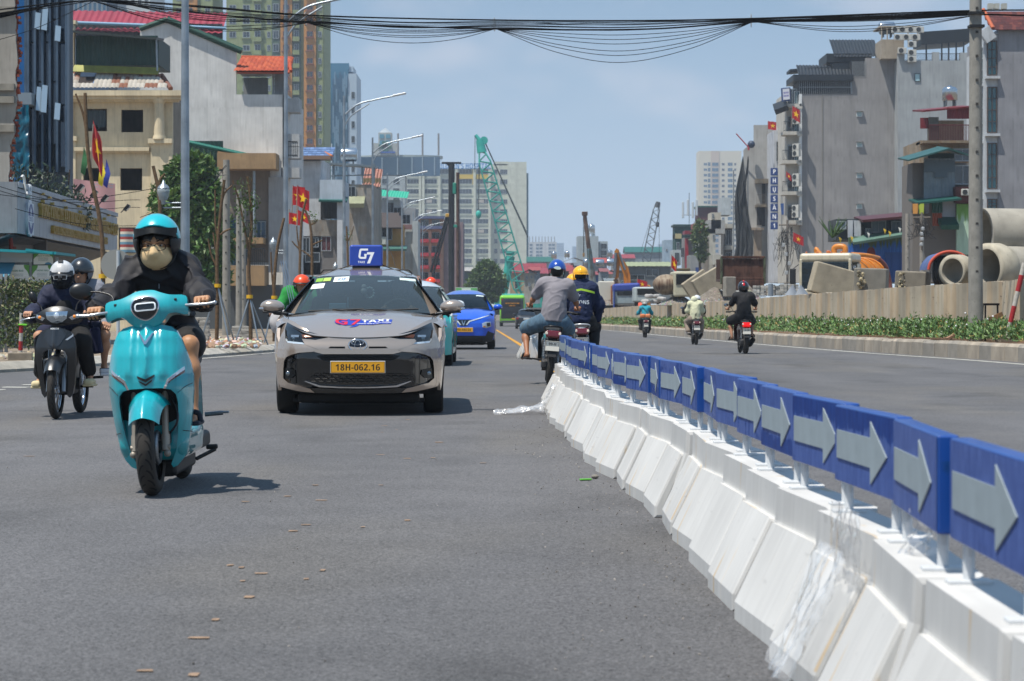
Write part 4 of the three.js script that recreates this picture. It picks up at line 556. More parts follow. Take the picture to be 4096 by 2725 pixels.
{
const cotton=(c)=>mat(c,.88,0,'cloth',.25),wornLamp=mat('#4d0b10',.15,0,null,1,{clearcoat:1});
// grey shirt
let at=[xAt(2196,30),0,-30];rearBike({label:'dark motorbike with worn plate ridden by the man in the grey T-shirt',at,lean:.075,plate:['99-H','432'],spokes:'wire',rim:steelM,w:.085,mirrors:[]});
let[r,hm]=rearRider({label:'rider in grey T-shirt, denim shorts and blue helmet seen from behind',at,scale:1.06,lean:.075,cell:.012,skin:'#a06a48',J:{knL:[.36,.70,.66],anL:[.31,.36,.36],toeL:[.37,.31,.48]},top:{mat:cotton('#8b878d'),sleeve:.30,loose:.014,fold:.007,fq:5,hem:.83,cell:.010},bottom:{name:'denim_shorts',mat:mat('#5a7a96',.85,0,'streak',.5),len:.44,loose:.016},helmet:'half',hmat:mat('#0d48a8',.25,0,'metal',.3,{clearcoat:1}),visor:blackM,feet:mat('#0f0f10',.8)});
part('helmet_sticker',[xf(ext(smooth([[-.05,0],[-.02,.02],[.03,.018],[.05,-.01],[.0,-.02]],3),.003),[0,.045,-.148],[.12,Math.PI,0]).applyMatrix4(hm)],mat('#b9c9c4',.5),r);
// workers
at=[xAt(2326,33.5),0,-33.5];rearBike({label:'silver and red motorbike carrying the two workers in yellow hard hats',at,plate:['B1','04'],rail:mat('#c9cbcd',.3,.4),paint:mat('#a9abad',.3,.3,null,1,{clearcoat:1}),w:.09});
part('splash_flap',[xf(rbox(.16,.12,.01,.004),[.06,.50,-.37],[.2,0,.2])],mat('#c4161c',.5),scene.children[scene.children.length-1]);
const navy=cotton('#0c1f45');
[r,hm]=rearRider({label:'worker in navy jacket with lime stripe and yellow hard hat riding pillion',at,scale:1.05,cell:.013,skin:'#94664a',J:{elL:[.24,1.08,.46],elR:[-.28,1.06,.44],wrL:[.18,.88,.52],wrR:[-.26,.85,.50]},hands:[{at:[-.26,.82,.54],side:-1,rot:[.9,0,0]},{at:[.18,.85,.56],side:1,rot:[.9,0,0]}],top:{name:'work_jacket',mat:navy,loose:.018,cuff:.01,fold:.010,hem:.80,collar:1},bottom:{mat:cotton('#0d0f14'),len:.98,loose:.016},helmet:'hard',hmat:mat('#e9a800',.3,0,null,1,{clearcoat:.6}),feet:mat('#131313',.7),shoe:'boot'});
part('reflective_stripe',grid(30,2,(u,v)=>{const a=(u-.5)*2.1;return[Math.sin(a)*.235,1.275+v*.03-.05*Math.abs(u-.5)*2,.345-Math.cos(a)*.150];}),mat('#b7e03a',.5),r);
part('jacket_lettering',[xf(text3('CONS',.055,.006),[-.02,1.10,.172],[-.06,Math.PI,0]),xf(ext(smooth([[-.05,0],[-.015,-.012],[.02,.05],[.012,.012],[.04,.03],[.02,-.01],[-.01,-.03]],3),.006),[.05,1.19,.182],[-.1,Math.PI,0])],mat('#d6dde2',.6),r);
rearRider({label:'worker driving with yellow hard hat mostly hidden behind the grey shirt rider',at,scale:1.0,back:.36,skin:'#94664a',J:{head:[.10,1.43,.80],neck:[.06,1.35,.77]},top:{name:'work_jacket',mat:navy,loose:.014,fold:.008,collar:1},bottom:{mat:cotton('#0d0f14'),len:.98,loose:.01},helmet:'hard',hmat:mat('#e9a800',.3,0,null,1,{clearcoat:.6})});
// black T-shirt
let q=G(2982,1416);at=[q.x,q.y,q.z];rearBike({label:'dark red motorbike with glowing tail light under the rider in black',at,plate:['36-B6','771.27'],paint:mat('#3a0d12',.3,0,null,1,{clearcoat:1}),w:.13,can:.06,canM:darkM,mirrors:[1],lamp:mat('#b00d12',.2,0,null,1,{emissive:new THREE.Color('#ff1008'),emissiveIntensity:.5})});
rearRider({label:'rider in black T-shirt and black red helmet on the right carriageway',at,scale:1.06,cell:.016,skin:'#a97a5c',J:{knL:[.29,.74,.62],anL:[.26,.36,.42],toeL:[.31,.31,.52]},top:{mat:cotton('#17171b'),sleeve:.36,loose:.016,fold:.010},bottom:{name:'shorts',mat:cotton('#0f0f11'),len:.46,loose:.02},helmet:'full',hmat:mat('#121316',.25,0,null,1,{clearcoat:1}),feet:mat('#141414',.8)});
[r,hm]=[scene.children[scene.children.length-1],new THREE.Matrix4().setPosition(0,1.49,.45)];part('helmet_stripe',[xf(rbox(.045,.07,.02,.008),[0,.09,-.135],[.35,0,0]),xf(rbox(.035,.05,.02,.008),[0,.165,-.055],[1.1,0,0])].map((g)=>g.applyMatrix4(hm)),mat('#c51218',.3),r);
// couple in white
q=G(2785,1380);at=[q.x,q.y,q.z];rearBike({label:'small dark scooter carrying the couple in cream and dark jackets',at,plate:['16-Z1','119.63'],w:.10,can:.05,mirrors:[1]});
[r,hm]=rearRider({label:'pillion passenger in cream hooded jacket and beige trousers seen from behind',at,scale:1.0,skin:'#c39a7c',back:.02,J:{head:[.03,1.39,.44],elL:[.24,1.08,.46],elR:[-.24,1.08,.46],wrL:[.16,.95,.62],wrR:[-.16,.95,.62]},hands:[],top:{name:'jacket',mat:cotton('#cfcfae'),loose:.016,fold:.009,collar:1},bottom:{mat:cotton('#8f8072'),len:.95,loose:.03},feet:mat('#b0a8a4',.8),shoe:'shoe'});
headPart('hood',(x,y,z)=>ell(x,y-.01,z+.02,[.115,.13,.12]),[-.15,-.15,-.17],[.15,.17,.14],.012,hm,cotton('#d2d2b6'),r);
rearRider({label:'driver in dark jacket and white helmet hidden behind the cream jacket passenger',at,back:.34,J:{head:[-.09,1.40,.78],neck:[-.05,1.33,.75]},top:{name:'jacket',mat:cotton('#131418'),loose:.03},bottom:{mat:cotton('#17181c')},helmet:'half',hmat:mat('#c9ccd0',.3)});
// turquoise jacket
q=G(2583,1351);at=[q.x,q.y,q.z];rearBike({label:'black scooter of the delivery rider in turquoise jacket, farthest on the right carriageway',at,plate:['29-E1','204'],w:.10,can:.05,mirrors:[]});
[r]=rearRider({label:'rider in turquoise jacket and grey helmet with parcels behind the seat',at,scale:.98,skin:'#9a6e52',J:{head:[.02,1.40,.44]},top:{name:'jacket',mat:cotton('#1a93a8'),loose:.014,fold:.008},bottom:{mat:cotton('#15161a')},helmet:'half',hmat:mat('#8b8a86',.4),feet:mat('#181818',.8),shoe:'shoe'});
part('chest_strap',tube([[.14,1.36,.26],[0,1.2,.185],[-.13,1.0,.19]],.012,14,6),mat('#14181b',.7),r);
for(const[x,c,w]of[[-.13,'#c9713c','orange and green parcel sack on the left behind the turquoise rider'],[.1,'#cc7a48','orange parcel sack on the right behind the turquoise rider']])solo('parcel_sack',w,'sack',[xf(sdfMesh((a,b,d)=>sdBox(a,b,d,[0,0,0],[.11,.09,.10],.06)+.02*(fbm(a*15,b*15,d*15)-.5),[-.15,-.13,-.14],[.15,.13,.14],.014),[-x,.93,.03])],mat(c,.7),{pos:at,ry:Math.PI});
}
// ---------- cars ----------
// local frame: z forward with the nose at z = 0, x to the car's left, y up
const pv=(Y)=>{const t=[[0,-.22],[.14,-.16],[.2,-.07],[.3,-.025],[.45,-.012],[.56,0],[.66,-.008],[.77,-.05],[.86,-.13],[.95,-.24],[1.1,-.45]];let i=0;while(i<t.length-2&&Y>t[i+1][0])i++;const q=clamp((Y-t[i][0])/(t[i+1][0]-t[i][0]),0,1);return lerp(t[i][1],t[i+1][1],q*.6+fade(q)*.4);};
const zF=(x,y)=>pv(y)-.13*x*x-3.6*Math.max(0,Math.abs(x)-.50)**2.15;
const FS=(d=0)=>(x,y)=>[x,y,zF(x,y)+d];
const hoodEdge=(x)=>{const a=Math.abs(x);return .768+.10*a*a+.55*Math.max(0,a-.42)**1.7;};
const HS=(d=0)=>(x,t)=>{const a=Math.abs(x)/.76,X=x*lerp(.955,1,t),y0=hoodEdge(x),z0=zF(x,y0)+.004,y1=1.035-.06*a**2.5,z1=-1.16+.13*a*a;const s=t;return[X,lerp(y0,y1,Math.sin(s*1.42)/Math.sin(1.42))+.016*Math.sin(s*3.14)*(1-.6*a)+.010*sstep(.30,.36,a+.12*(1-t))*(1-sstep(.5,.9,a))*sstep(0,.15,t)+d,lerp(z0,z1,s)];};
const WS=(d=0)=>(u,v)=>{const hb=.70,ht=.555,hw=lerp(hb,ht,v),x=u*hw;return[x,lerp(1.03-.03*u*u,1.405-.03*u*u,v)+d,lerp(-1.12,-1.86,v)-.16*u*u*(1-.3*v)+.05*Math.sin(v*3.14)+d];};
function carShell(c,o){ // everything behind the front face
const P1=o.paint,P2=o.lower||P1,hood=part('bonnet',[grid(32,18,(u,v)=>HS()((u-.5)*1.52,v))],P1,c);
const glass=o.glass||mat('#93a5a8',.02,0,null,1,{transmission:.90,thickness:0,ior:1.6,clearcoat:1,clearcoatRoughness:.01});
part('windscreen',[grid(24,14,(u,v)=>WS(.004)((u-.5)*2,v))],glass,c);
const fr=(u0,u1,v0,v1)=>grid(16,4,(a,b)=>WS(.0)(lerp(u0,u1,a),lerp(v0,v1,b)));
part('screen_border',[fr(-1,1,-.015,.085),fr(-1,1,.965,1.0),fr(-1,-.95,0,1),fr(.95,1,0,1)],mat('#0a0c0d',.3),c);
const rx=(v)=>lerp(.555,.50,v),roof=(u,v)=>{const z=lerp(-1.86,-3.55,v),e=1-Math.abs(u)**3.2;return[u*rx(v)*1.03,1.385+(.022+.115*Math.sin(Math.min(v*2.4,1.57)))*e*(1-.25*v)+.02*Math.sin(v*3.14)-.12*Math.max(0,v-.7)**1.3,z-.16*u*u*(1-v)];};
part('roof',[grid(24,16,(u,v)=>roof((u-.5)*2,v))],o.roof||P1,c);
for(const k of[-1,1]){
const sx=(z,y)=>{const b=.852-.02*((y-.62)/.4)**2-(y>1?(y-1)*.62:0)-.10*Math.max(0,-3.7-z)**1.2*2-.6*Math.max(0,z+.62)**1.7+.012*Math.exp(-(((y-.78)/.03)**2));return k*b;};
const arch=(cz)=>{const a=[];for(let i=0;i<=14;i++){const t=Math.PI-i/14*Math.PI;a.push([cz+Math.cos(t)*.355,.30+Math.sin(t)*.365]);}return a;};
const low=[[-4.25,.45],[-4.22,.22],...arch(-3.40),[-3.0,.2],[-1.3,.2],...arch(-.84),[-.46,.24],[-.36,.45],[-.36,.70],[-.46,.86],[-.72,.94],[-1.05,.985],[-2.4,.99],[-3.4,1.0],[-4.0,.98],[-4.2,.85]];
part('side_panel',drape(low,(z,y)=>[sx(z,y),y,z],.16,.03,[-k,0,0]),P2,c);
const yT=(z)=>{const t=[[-1.2,.99],[-1.05,.985],[-.72,.94],[-.46,.86],[-.36,.70]];let i=0;while(i<3&&z>t[i+1][0])i++;return lerp(t[i][1],t[i+1][1],clamp((z-t[i][0])/(t[i+1][0]-t[i][0]),0,1));};
part('fender',[grid(5,14,(u,v)=>{const A=HS()(k*.76,v),z=Math.min(A[2],-.36),y=yT(z);return[lerp(A[0],sx(z,y),u),lerp(A[1],y,u)+.012*Math.sin(u*3.14),lerp(A[2],z,u)];})],P1,c);
const win=[[-1.15,.99],[-1.78,1.37],[-2.6,1.40],[-3.2,1.34],[-3.75,1.03],[-3.4,1.0],[-2.4,.99]];
part('side_window',drape(win,(z,y)=>[sx(z,y)*(1-0),y,z],.3,.01,[-k,0,0]),o.sideGlass||gloss,c);
part('pillar',[grid(3,12,(u,v)=>{const a=WS()(k,v),y=a[1],q=[sx(a[2]-.12,Math.max(y,1)),y-.005,a[2]-.13];return[lerp(a[0],q[0],u),lerp(a[1],q[1],u)+.012*Math.sin(u*3.14),lerp(a[2],q[2],u)];}),grid(14,3,(u,v)=>{const z=lerp(-1.8,-3.9,u),y=lerp(1.405,1.36,v)-.33*Math.max(0,(-z-2.9))**1.5*.8;return[k*lerp(.565,.60,v),y,z];})],o.roof||P1,c);
part('mirror',[sdfMesh((x,y,z)=>Math.max(smin(ell(x,y,z,[.125,.072,.085]),9,.02),-z-.055),[-.15,-.1,-.12],[.15,.1,.12],.012)].map((g)=>xf(g,[k*.925,1.075*(o.my||1),-1.22],[0,k*-.1,k*.06])),o.mirrorM||P1,c);
part('mirror_foot',[rbox(.16,.045,.10,.02,k*.84,1.005*(o.my||1),-1.22,[0,0,k*.12]),rbox(.19,.016,.09,.006,k*.925,1.017*(o.my||1),-1.2)],blackM,c);
part('mirror_indicator',[rbox(.05,.02,.05,.008,k*1.035,1.055*(o.my||1),-1.18)],chromeM,c);
for(const z of[-1.95,-2.85])part('door_handle',[rbox(.03,.025,.19,.01,sx(z,.87)+k*.02,.87,z)],o.handle||chromeM,c);
for(const[z,n]of[[-.84,'front_wheel'],[-3.40,'rear_wheel']]){const w=new THREE.Group();w.name=n;w.position.set(k*.735,.305,z);c.add(w);part('tyre',[xf(lathe([[.20,-.085],[.285,-.10],[.305,-.075],[.307,0],[.305,.075],[.285,.10],[.20,.085]],40),[0,0,0],[0,0,Math.PI/2])],rubberM,w);part('rim',[cyl(.205,.205,.10,k*.03,0,0,28,[0,0,Math.PI/2]),...[...Array(5)].map((_,i)=>rbox(.03,.19,.05,.01,k*.085,0,0,[i*1.2566,0,0]))],o.rim||mat('#8d9195',.35,.8),w);}
}
part('underbody',[box(1.36,.25,3.9,0,.36,-2.2),box(1.5,.08,3.4,0,.24,-2.2),rbox(1.2,.1,.12,.03,0,.17,-.35),rbox(.9,.06,.1,.02,.1,.14,-.42),...[...Array(14)].map((_,i)=>rbox(.07,.04+.03*hash(i,2,2),.05,.01,-.62+i*.095,.155-.015*hash(i,3,2),-.4))],mat('#0c0d0e',.8),c);
part('tail',[grid(12,12,(u,v)=>{const x=(u-.5)*1.62;return[x,lerp(.25,1.0,v),-4.26+.10*Math.max(0,v-.75)*4+.3*(Math.abs(u-.5)*2)**6*.5];}),grid(12,6,(u,v)=>[(u-.5)*lerp(1.0,1.5,v),lerp(1.36,1.0,v),lerp(-3.55,-4.1,v)])],P1,c);
part('dashboard',[grid(16,6,(u,v)=>[(u-.5)*1.36,lerp(1.0,.96,v)-.03*(u-.5)**2,lerp(-1.16,-1.75,v)]),rbox(1.3,.3,.1,.04,0,.84,-1.78)],mat('#17191a',.8),c);
part('cabin_lining',[box(.96,.02,1.5,0,1.385,-2.75),box(1.0,.5,.05,0,1.1,-3.5),box(.03,.4,2,.68,.8,-2.5),box(.03,.4,2,-.68,.8,-2.5),box(1.3,.05,2.4,0,.5,-2.4)],mat('#22262a',.9),c);
for(const x of[-.36,.36])part('front_seat',[rbox(.46,.55,.16,.07,x,.92,-2.35,[-.2,0,0]),rbox(.25,.18,.1,.05,x,1.27,-2.44),rbox(.46,.14,.5,.06,x,.62,-2.1)],mat('#14161a',.85),c);
part('steering_wheel',[torus(.18,.016,.36,.99,-1.80,[-.5,0,0],30,8),rbox(.14,.10,.04,.02,.36,.98,-1.8,[-.5,0,0])],mat('#1d2123',.5),c);
part('interior_mirror',[rbox(.24,.06,.04,.02,.02,1.345,-1.83)],darkM,c);
for(const k of[-1,1])part('wiper',[tube([[k*.05-.1,1.03,-1.07],[k*.2-.1,1.045,-1.08],[k*.30+.02,1.03,-1.09]],.008,12,6),rod([-.55+(k+1)*.28,1.028,-1.115],[.02+(k+1)*.28,1.05,-1.125],.009,6)],blackM,c);
}
{ // --- the taxi ---
const D=21.2,at=[xAt(1431,D),0,-D],c=thing('taxi_car','champagne taxi sedan with blue roof sign facing the camera','car',at,.033),K=(p)=>p.map(([x,y])=>[(x-797)/857,(1498-y)/857]);
const champ=mat('#b3a497',.24,.6,null,1,{clearcoat:1,clearcoatRoughness:.03});
carShell(c,{paint:champ});
part('panel_gap',[tube([...Array(25)].map((_,i)=>{const p=HS(-.002)((i/24-.5)*1.5,.0);p[2]+=.004;return p;}),.005,60,5),...[-1,1].map((k)=>tube([...Array(9)].map((_,i)=>HS(.001)(k*.745,.05+i*.11)),.004,24,5))],darkM,c);
part('bumper_nose',[drape(K([[556,836],[660,839],[797,840],[930,839],[1038,834],[1150,852],[1270,850],[1287,868],[1262,893],[1130,943],[1168,956],[1090,976],[505,976],[428,956],[466,938],[350,896],[326,848],[440,858]]),FS(.006),.04,.05,[0,0,-1],[K([[548,928],[566,913],[690,913],[690,929]]),K([[888,929],[888,913],[1030,913],[1048,928]])])],champ,c);
part('intake_slot',[drape(K([[540,934],[560,906],[700,906],[700,936]]),FS(-.03),.1,0),drape(K([[880,936],[880,906],[1035,906],[1056,934]]),FS(-.03),.1,0)],blackM,c);
const L=K([[192,882],[350,898],[466,940],[420,957],[300,965],[235,982],[190,1003],[168,1035],[160,1100],[158,1185],[205,1222],[395,1268],[432,1302],[300,1290],[130,1258],[104,1210],[98,1100],[98,985],[110,890],[140,810],[168,772],[178,850]]);
for(const k of[1,-1]){const q=[[.48,.60],[.85,.60],[.85,.80],[.77,.965],[.66,.93],[.48,.83]];part('fender_front',[drape(k>0?q:mirror(q),FS(-.045),.06,.03)],champ,c);}
for(const k of[1,-1])part('bumper_side',[drape(k>0?L:mirror(L),FS(.004),.04,.05)],champ,c);
const g=K([[420,950],[505,970],[797,974],[1090,970],[1174,950],[1330,968],[1415,995],[1438,1040],[1446,1195],[1390,1228],[1200,1275],[1170,1305],[425,1305],[398,1272],[200,1230],[150,1195],[156,1040],[185,990],[270,964]]);
part('grille_mask',[drape(g,FS(-.035),.05,.03)],gloss,c);
part('upper_grille',[drape(K([[450,990],[545,978],[1050,978],[1150,990],[1095,1030],[500,1030]]),FS(-.024),.05,.004)],darkM,c);
for(const y of[1000,1015])part('grille_bar',[tube([...Array(9)].map((_,i)=>{const q=K([[500+i*74,y]])[0];return FS(-.018)(...q);}),.006,24,6)],blackM,c);
for(const k of[1,-1]){const m=(p)=>(k>0?K(p):mirror(K(p)));part('grille_fang',[drape(m([[390,1062],[440,1010],[560,1042],[565,1130],[372,1142],[400,1090]]),FS(-.012),.04,.03)],gloss,c);part('fog_lamp_housing',[drape(m([[175,1098],[262,1112],[268,1150],[235,1180],[172,1190]]),FS(-.02),.04,.02)],blackM,c);const q=m([[205,1142]])[0];part('fog_lamp',[xf(sph(.024,0,0,0,[1,1,.5]),[q[0],q[1],zF(...q)-.012])],mat('#8e959a',.1,.8),c);}
{const bars=[],hx=62,hy=28;for(let r=0;r<5;r++)for(let i=-1;i<14;i++){const x=365+i*hx+(r%2)*hx/2,y=1150+r*22;if(x<375||x>1215||y>1236)continue;const p=K([[x,y],[x+12,y-11],[x+50,y-11],[x+62,y]]).map((q)=>FS(-.020)(...q));for(let j=0;j<3;j++)bars.push(rod(p[j],p[j+1],.0035,5));}part('lower_grille',bars,blackM,c);}
part('chrome_strip',[drape(K([[345,1204],[362,1203],[480,1240],[640,1250],[800,1252],[960,1250],[1115,1240],[1232,1203],[1250,1204],[1130,1254],[960,1262],[797,1264],[640,1262],[470,1254]]),FS(-.005),.04,.02)],chromeM,c);
part('lower_lip',[drape(K([[400,1262],[470,1262],[640,1272],[960,1272],[1130,1262],[1196,1262],[1172,1304],[797,1308],[424,1304]]),FS(.0),.05,.04)],gloss,c);
const HL=[[183,712],[166,768],[178,850],[196,886],[350,898],[326,850],[440,859],[556,838],[420,800],[300,765],[228,733]];
for(const k of[1,-1]){
const m=(p)=>(k>0?K(p):mirror(K(p))),h=part('headlight',[drape(m(HL),FS(-.022),.03,.03)],mat('#10161c',.18,.2,null,1,{clearcoat:1}),c);
part('light_guide',[drape(m([[182,842],[196,868],[330,880],[352,896],[198,884],[180,860]]),FS(-.008),.03,.012)],mat('#c9d6e0',.2,.3),h);
part('projector',[drape(m([[228,817],[298,817],[298,836],[228,836]]),FS(-.010),.03,.01)],mat('#aab4bc',.12,.8),h);part('reflector',[drape(m([[320,812],[440,818],[460,832],[330,842]]),FS(-.010),.03,.01)],mat('#5b3a2c',.15,.3),h);
const q=m([[255,850]])[0];part('projector',[xf(sph(.022,0,0,0,[1,1,.6]),[q[0],q[1],zF(...q)-.016])],mat('#5a6b78',.05,.6),h);
}
const em=K([[795,903]])[0],ez=zF(...em)+.012,ring=(a,b,x,y,r=.0065)=>xf(new THREE.TorusGeometry(1,.11,8,40),[em[0]+x,em[1]+y,ez],[0,0,0],[a,b,.06]);
part('emblem',[ring(.087,.058,0,0),ring(.028,.052,0,0),ring(.058,.020,0,.024)],chromeM,c);part('emblem_backing',[xf(sph(1,0,0,0,[.082,.054,.008]),[em[0],em[1],ez-.006])],mat('#16283c',.2),c);
const pl=part('number_plate',[xf(rbox(.54,.122,.012,.006),[.0,.482,.006])],mat('#b8bcc0',.3,.7),c);
part('plate_print',[plate(.526,.110,0,.482,.0135)],print(1024,214,(x,w,h)=>{x.fillStyle='#d79a12';x.fillRect(0,0,w,h);x.strokeStyle='#4a3a10';x.lineWidth=6;x.strokeRect(10,10,w-20,h-20);write(x,'18H-062.16',w/2,h*.53,168,'#2c2414','bold','sans-serif','center',.98);}),pl,{uv:true});
// bonnet lettering
const hx=(dx,dt,s,t=1)=>(x,y)=>HS(.004*t)(x*s+dx,dt+y*.78*s);
const blueD=mat('#17379f',.4),whiteD=mat('#dcdcda',.4),redD=mat('#c4122c',.4);
part('bonnet_decal',[mapGeo(new THREE.ShapeGeometry(shape([[-.13,-.085],[.325,-.085],[.335,.075],[-.11,.075]])).toNonIndexed(),hx(0,.36,1,.8))],blueD,c);
part('bonnet_decal',[mapGeo(new THREE.ShapeGeometry(shape(smooth([[-.245,-.06],[-.2,-.105],[-.05,-.10],[-.10,-.16],[-.03,-.14],[.02,.0],[.02,.10],[-.10,.115],[-.2,.10],[-.25,.03]],3))).toNonIndexed(),hx(0,.36,1,.9))],blueD,c);
part('bonnet_lettering',[mapGeo(textShapes('G7',.155),(x,y)=>HS(.008)(x*1.0-.12,.36+y*.95))],redD,c);part('bonnet_lettering',[mapGeo(textShapes('TAXI',.085),(x,y)=>HS(.008)(x*1.12+.165,.382+y*.84)),mapGeo(textShapes('CHUAN TAXI CHINH THONG',.026),(x,y)=>HS(.008)(x*.74+.15,.312+y*.75))],whiteD,c);
// roof sign
const rs=part('roof_sign',[rbox(.362,.235,.11,.03,0,1.628,-2.42,[0,0,0],4)],mat('#123a9e',.3,0,null,1,{clearcoat:.7}),c);
part('sign_print',[plate(.33,.205,0,1.628,-2.3642)],print(660,410,(x,w,h)=>{
x.fillStyle='#123a9e';x.fillRect(0,0,w,h);x.fillStyle='#f1f3f5';x.strokeStyle='#f1f3f5';x.lineCap='butt';x.lineJoin='round';
x.lineWidth=44;x.beginPath();x.moveTo(372,72);x.lineTo(232,72);x.quadraticCurveTo(208,72,204,100);x.lineTo(188,210);x.quadraticCurveTo(186,252,226,252);x.lineTo(312,252);x.lineTo(322,186);x.lineTo(288,186);x.stroke();
x.beginPath();x.moveTo(354,128);x.lineTo(512,128);x.lineTo(484,192);x.lineTo(416,372);x.lineTo(350,372);x.lineTo(428,180);x.lineTo(340,180);x.closePath();x.fill();
write(x,'TAXI',230,344,66,'#f1f3f5','bold','sans-serif','center',1.05);x.fillStyle='#0a1c50';for(const[a,b]of[[26,60],[26,330],[634,60],[634,330]]){x.beginPath();x.arc(a,b,6,0,7);x.fill();}},{roughness:.3,clearcoat:.6}),rs,{uv:true});
part('sign_bracket',[rod([-.46,1.475,-2.42],[.46,1.475,-2.42],.008,6),rod([-.46,1.475,-2.42],[-.5,1.43,-2.42],.008,6),rod([.46,1.475,-2.42],[.5,1.43,-2.42],.008,6),rod([-.17,1.53,-2.42],[-.30,1.478,-2.42],.006,6),rod([.17,1.53,-2.42],[.30,1.478,-2.42],.006,6),rbox(.3,.03,.1,.01,0,1.50,-2.42)],darkM,c);
part('aerial',[tube([[.30,1.47,-3.2],[.28,1.6,-3.3],[.22,1.75,-3.4]],.004,10,5)],darkM,c);
const stick=(u0,u1,v0,v1,m)=>part('window_sticker',[grid(4,4,(a,b)=>WS(.007)(lerp(u0,u1,a),lerp(v0,v1,b)))],m,c,{uv:true});
stick(-.56,-.28,.82,.96,print(256,100,(x,w,h)=>{x.fillStyle='#dfe9ea';x.beginPath();x.rect(0,0,w,h);x.fill();write(x,'938',w/2,h*.53,84,'#1c4f8c','italic bold');}));stick(-.76,-.62,.86,.96,mat('#a7bf5c',.5));stick(-.90,-.77,.86,.96,mat('#7fae3a',.5));stick(-.93,-.70,.66,.80,print(128,90,(x,w,h)=>{x.fillStyle='#dfe3e2';x.fillRect(0,0,w,h);x.fillStyle='#8a9396';for(let i=0;i<4;i++)x.fillRect(10,14+i*14,90,4);}));stick(.66,.96,.89,.955,mat('#c9dcd8',.5));
part('dash_box',[rbox(.18,.10,.08,.01,-.26,1.06,-1.42),rbox(.015,.16,.05,.004,-.155,1.09,-1.42)],mat('#7fa3b4',.2,.2),c);part('bead_charm',[...Array(12)].map((_,i)=>sph(.013,.06+Math.cos(i*.52)*.045,1.22+Math.sin(i*.52)*.055,-1.72,[1,1,1],10)),mat('#b9bcb6',.3),c);part('dash_ornament',[sph(.035,-.0,1.24,-1.7,[1,1,1],12),sph(.028,0,1.285,-1.7,[1,1,1],12)],mat('#b8aaa4',.5),c);
const p=thing('person','taxi driver in dark shirt behind the windscreen of the champagne taxi','person',at,.033);
figure({J:{pelvis:[.36,.72,-2.15],waist:[.36,.84,-2.2],chest:[.36,1.02,-2.22],neck:[.36,1.16,-2.2],head:[.36,1.24,-2.18],shL:[.53,1.1,-2.2],shR:[.19,1.1,-2.2],elL:[.57,.95,-2.0],elR:[.17,.95,-2.0],wrL:[.50,1.0,-1.85],wrR:[.22,1.0,-1.85],hipL:[.45,.7,-2.1],hipR:[.27,.7,-2.1]},cell:.02,hc:.01,skin:'#9a6d50',head:{at:[.36,1.26,-2.16]},hands:[{at:[.51,1.03,-1.82],side:1,rot:[.3,0,-.6]},{at:[.21,1.03,-1.82],side:-1,rot:[.3,0,.6]}],fc:.007,top:{mat:mat('#20242a',.85),sleeve:.4,fold:.005}},p);
}
{ // --- blue hatchback ---
const q=G(1854,1399),c=thing('hatchback_car','bright blue hatchback with slim light bar driving behind the taxi','car',q),blue=paint('#0a50c8',{roughness:.28});
carShell(c,{paint:blue,my:1,handle:blue,glass:mat('#33454a',.02,0,null,1,{transmission:.9,thickness:0})});c.scale.set(1,1.08,1);
part('bumper',[drape([[-.83,.40],[-.60,.34],[.60,.34],[.83,.40],[.84,.80],[.70,.90],[.5,.82],[.25,.775],[-.25,.775],[-.5,.82],[-.70,.90],[-.84,.80]],FS(.004),.06,.05)],blue,c);
part('lower_bumper',[drape([[-.83,.40],[-.78,.20],[-.5,.17],[.5,.17],[.78,.20],[.83,.40],[.66,.47],[.60,.35],[-.60,.35],[-.66,.47]],FS(.008),.06,.04)],mat('#131518',.6),c);
part('grille',[drape([[-.32,.735],[-.13,.70],[-.08,.60],[.08,.60],[.13,.70],[.32,.735],[.30,.755],[-.30,.755]],FS(.012),.05,.02)],gloss,c);
part('emblem',[drape([[-.055,.73],[-.035,.73],[0,.64],[.035,.73],[.055,.73],[.012,.615],[-.012,.615]],FS(.024),.03,.01)],chromeM,c);
for(const k of[1,-1]){const m=(p)=>(k>0?p:mirror(p));part('light_bar',[drape(m([[.10,.62],[.17,.70],[.68,.85],[.70,.87],[.66,.865],[.15,.725],[.06,.62]]),FS(.016),.05,.01)],mat('#cfd9e2',.2,.3),c);const h=part('headlight',[drape(m([[.52,.56],[.50,.66],[.60,.70],[.73,.70],[.75,.58],[.62,.54]]),FS(.012),.04,.03)],mat('#c5ccd2',.15,.5),c);part('lamp_bowl',[drape(m([[.64,.58],[.63,.67],[.72,.68],[.73,.59]]),FS(.018),.04,.01)],mat('#1b2530',.1),h);part('indicator',[drape(m([[.53,.565],[.54,.60],[.60,.60],[.60,.56]]),FS(.018),.04,.01)],mat('#c07a3a',.2),h);}
const pl=part('number_plate',[rbox(.52,.115,.012,.005,0,.50,.012)],mat('#b8bcc0',.3,.5),c);part('plate_print',[plate(.505,.104,0,.50,.0195)],print(512,106,(x,w,h)=>{x.fillStyle='#d79a12';x.fillRect(0,0,w,h);write(x,'29E-484.04',w/2,h*.53,82,'#2c2414');}),pl,{uv:true});
part('window_sticker',[grid(3,3,(a,b)=>WS(.007)(lerp(.55,.92,a),lerp(.88,.95,b)))],mat('#cfdcda',.5),c);
}
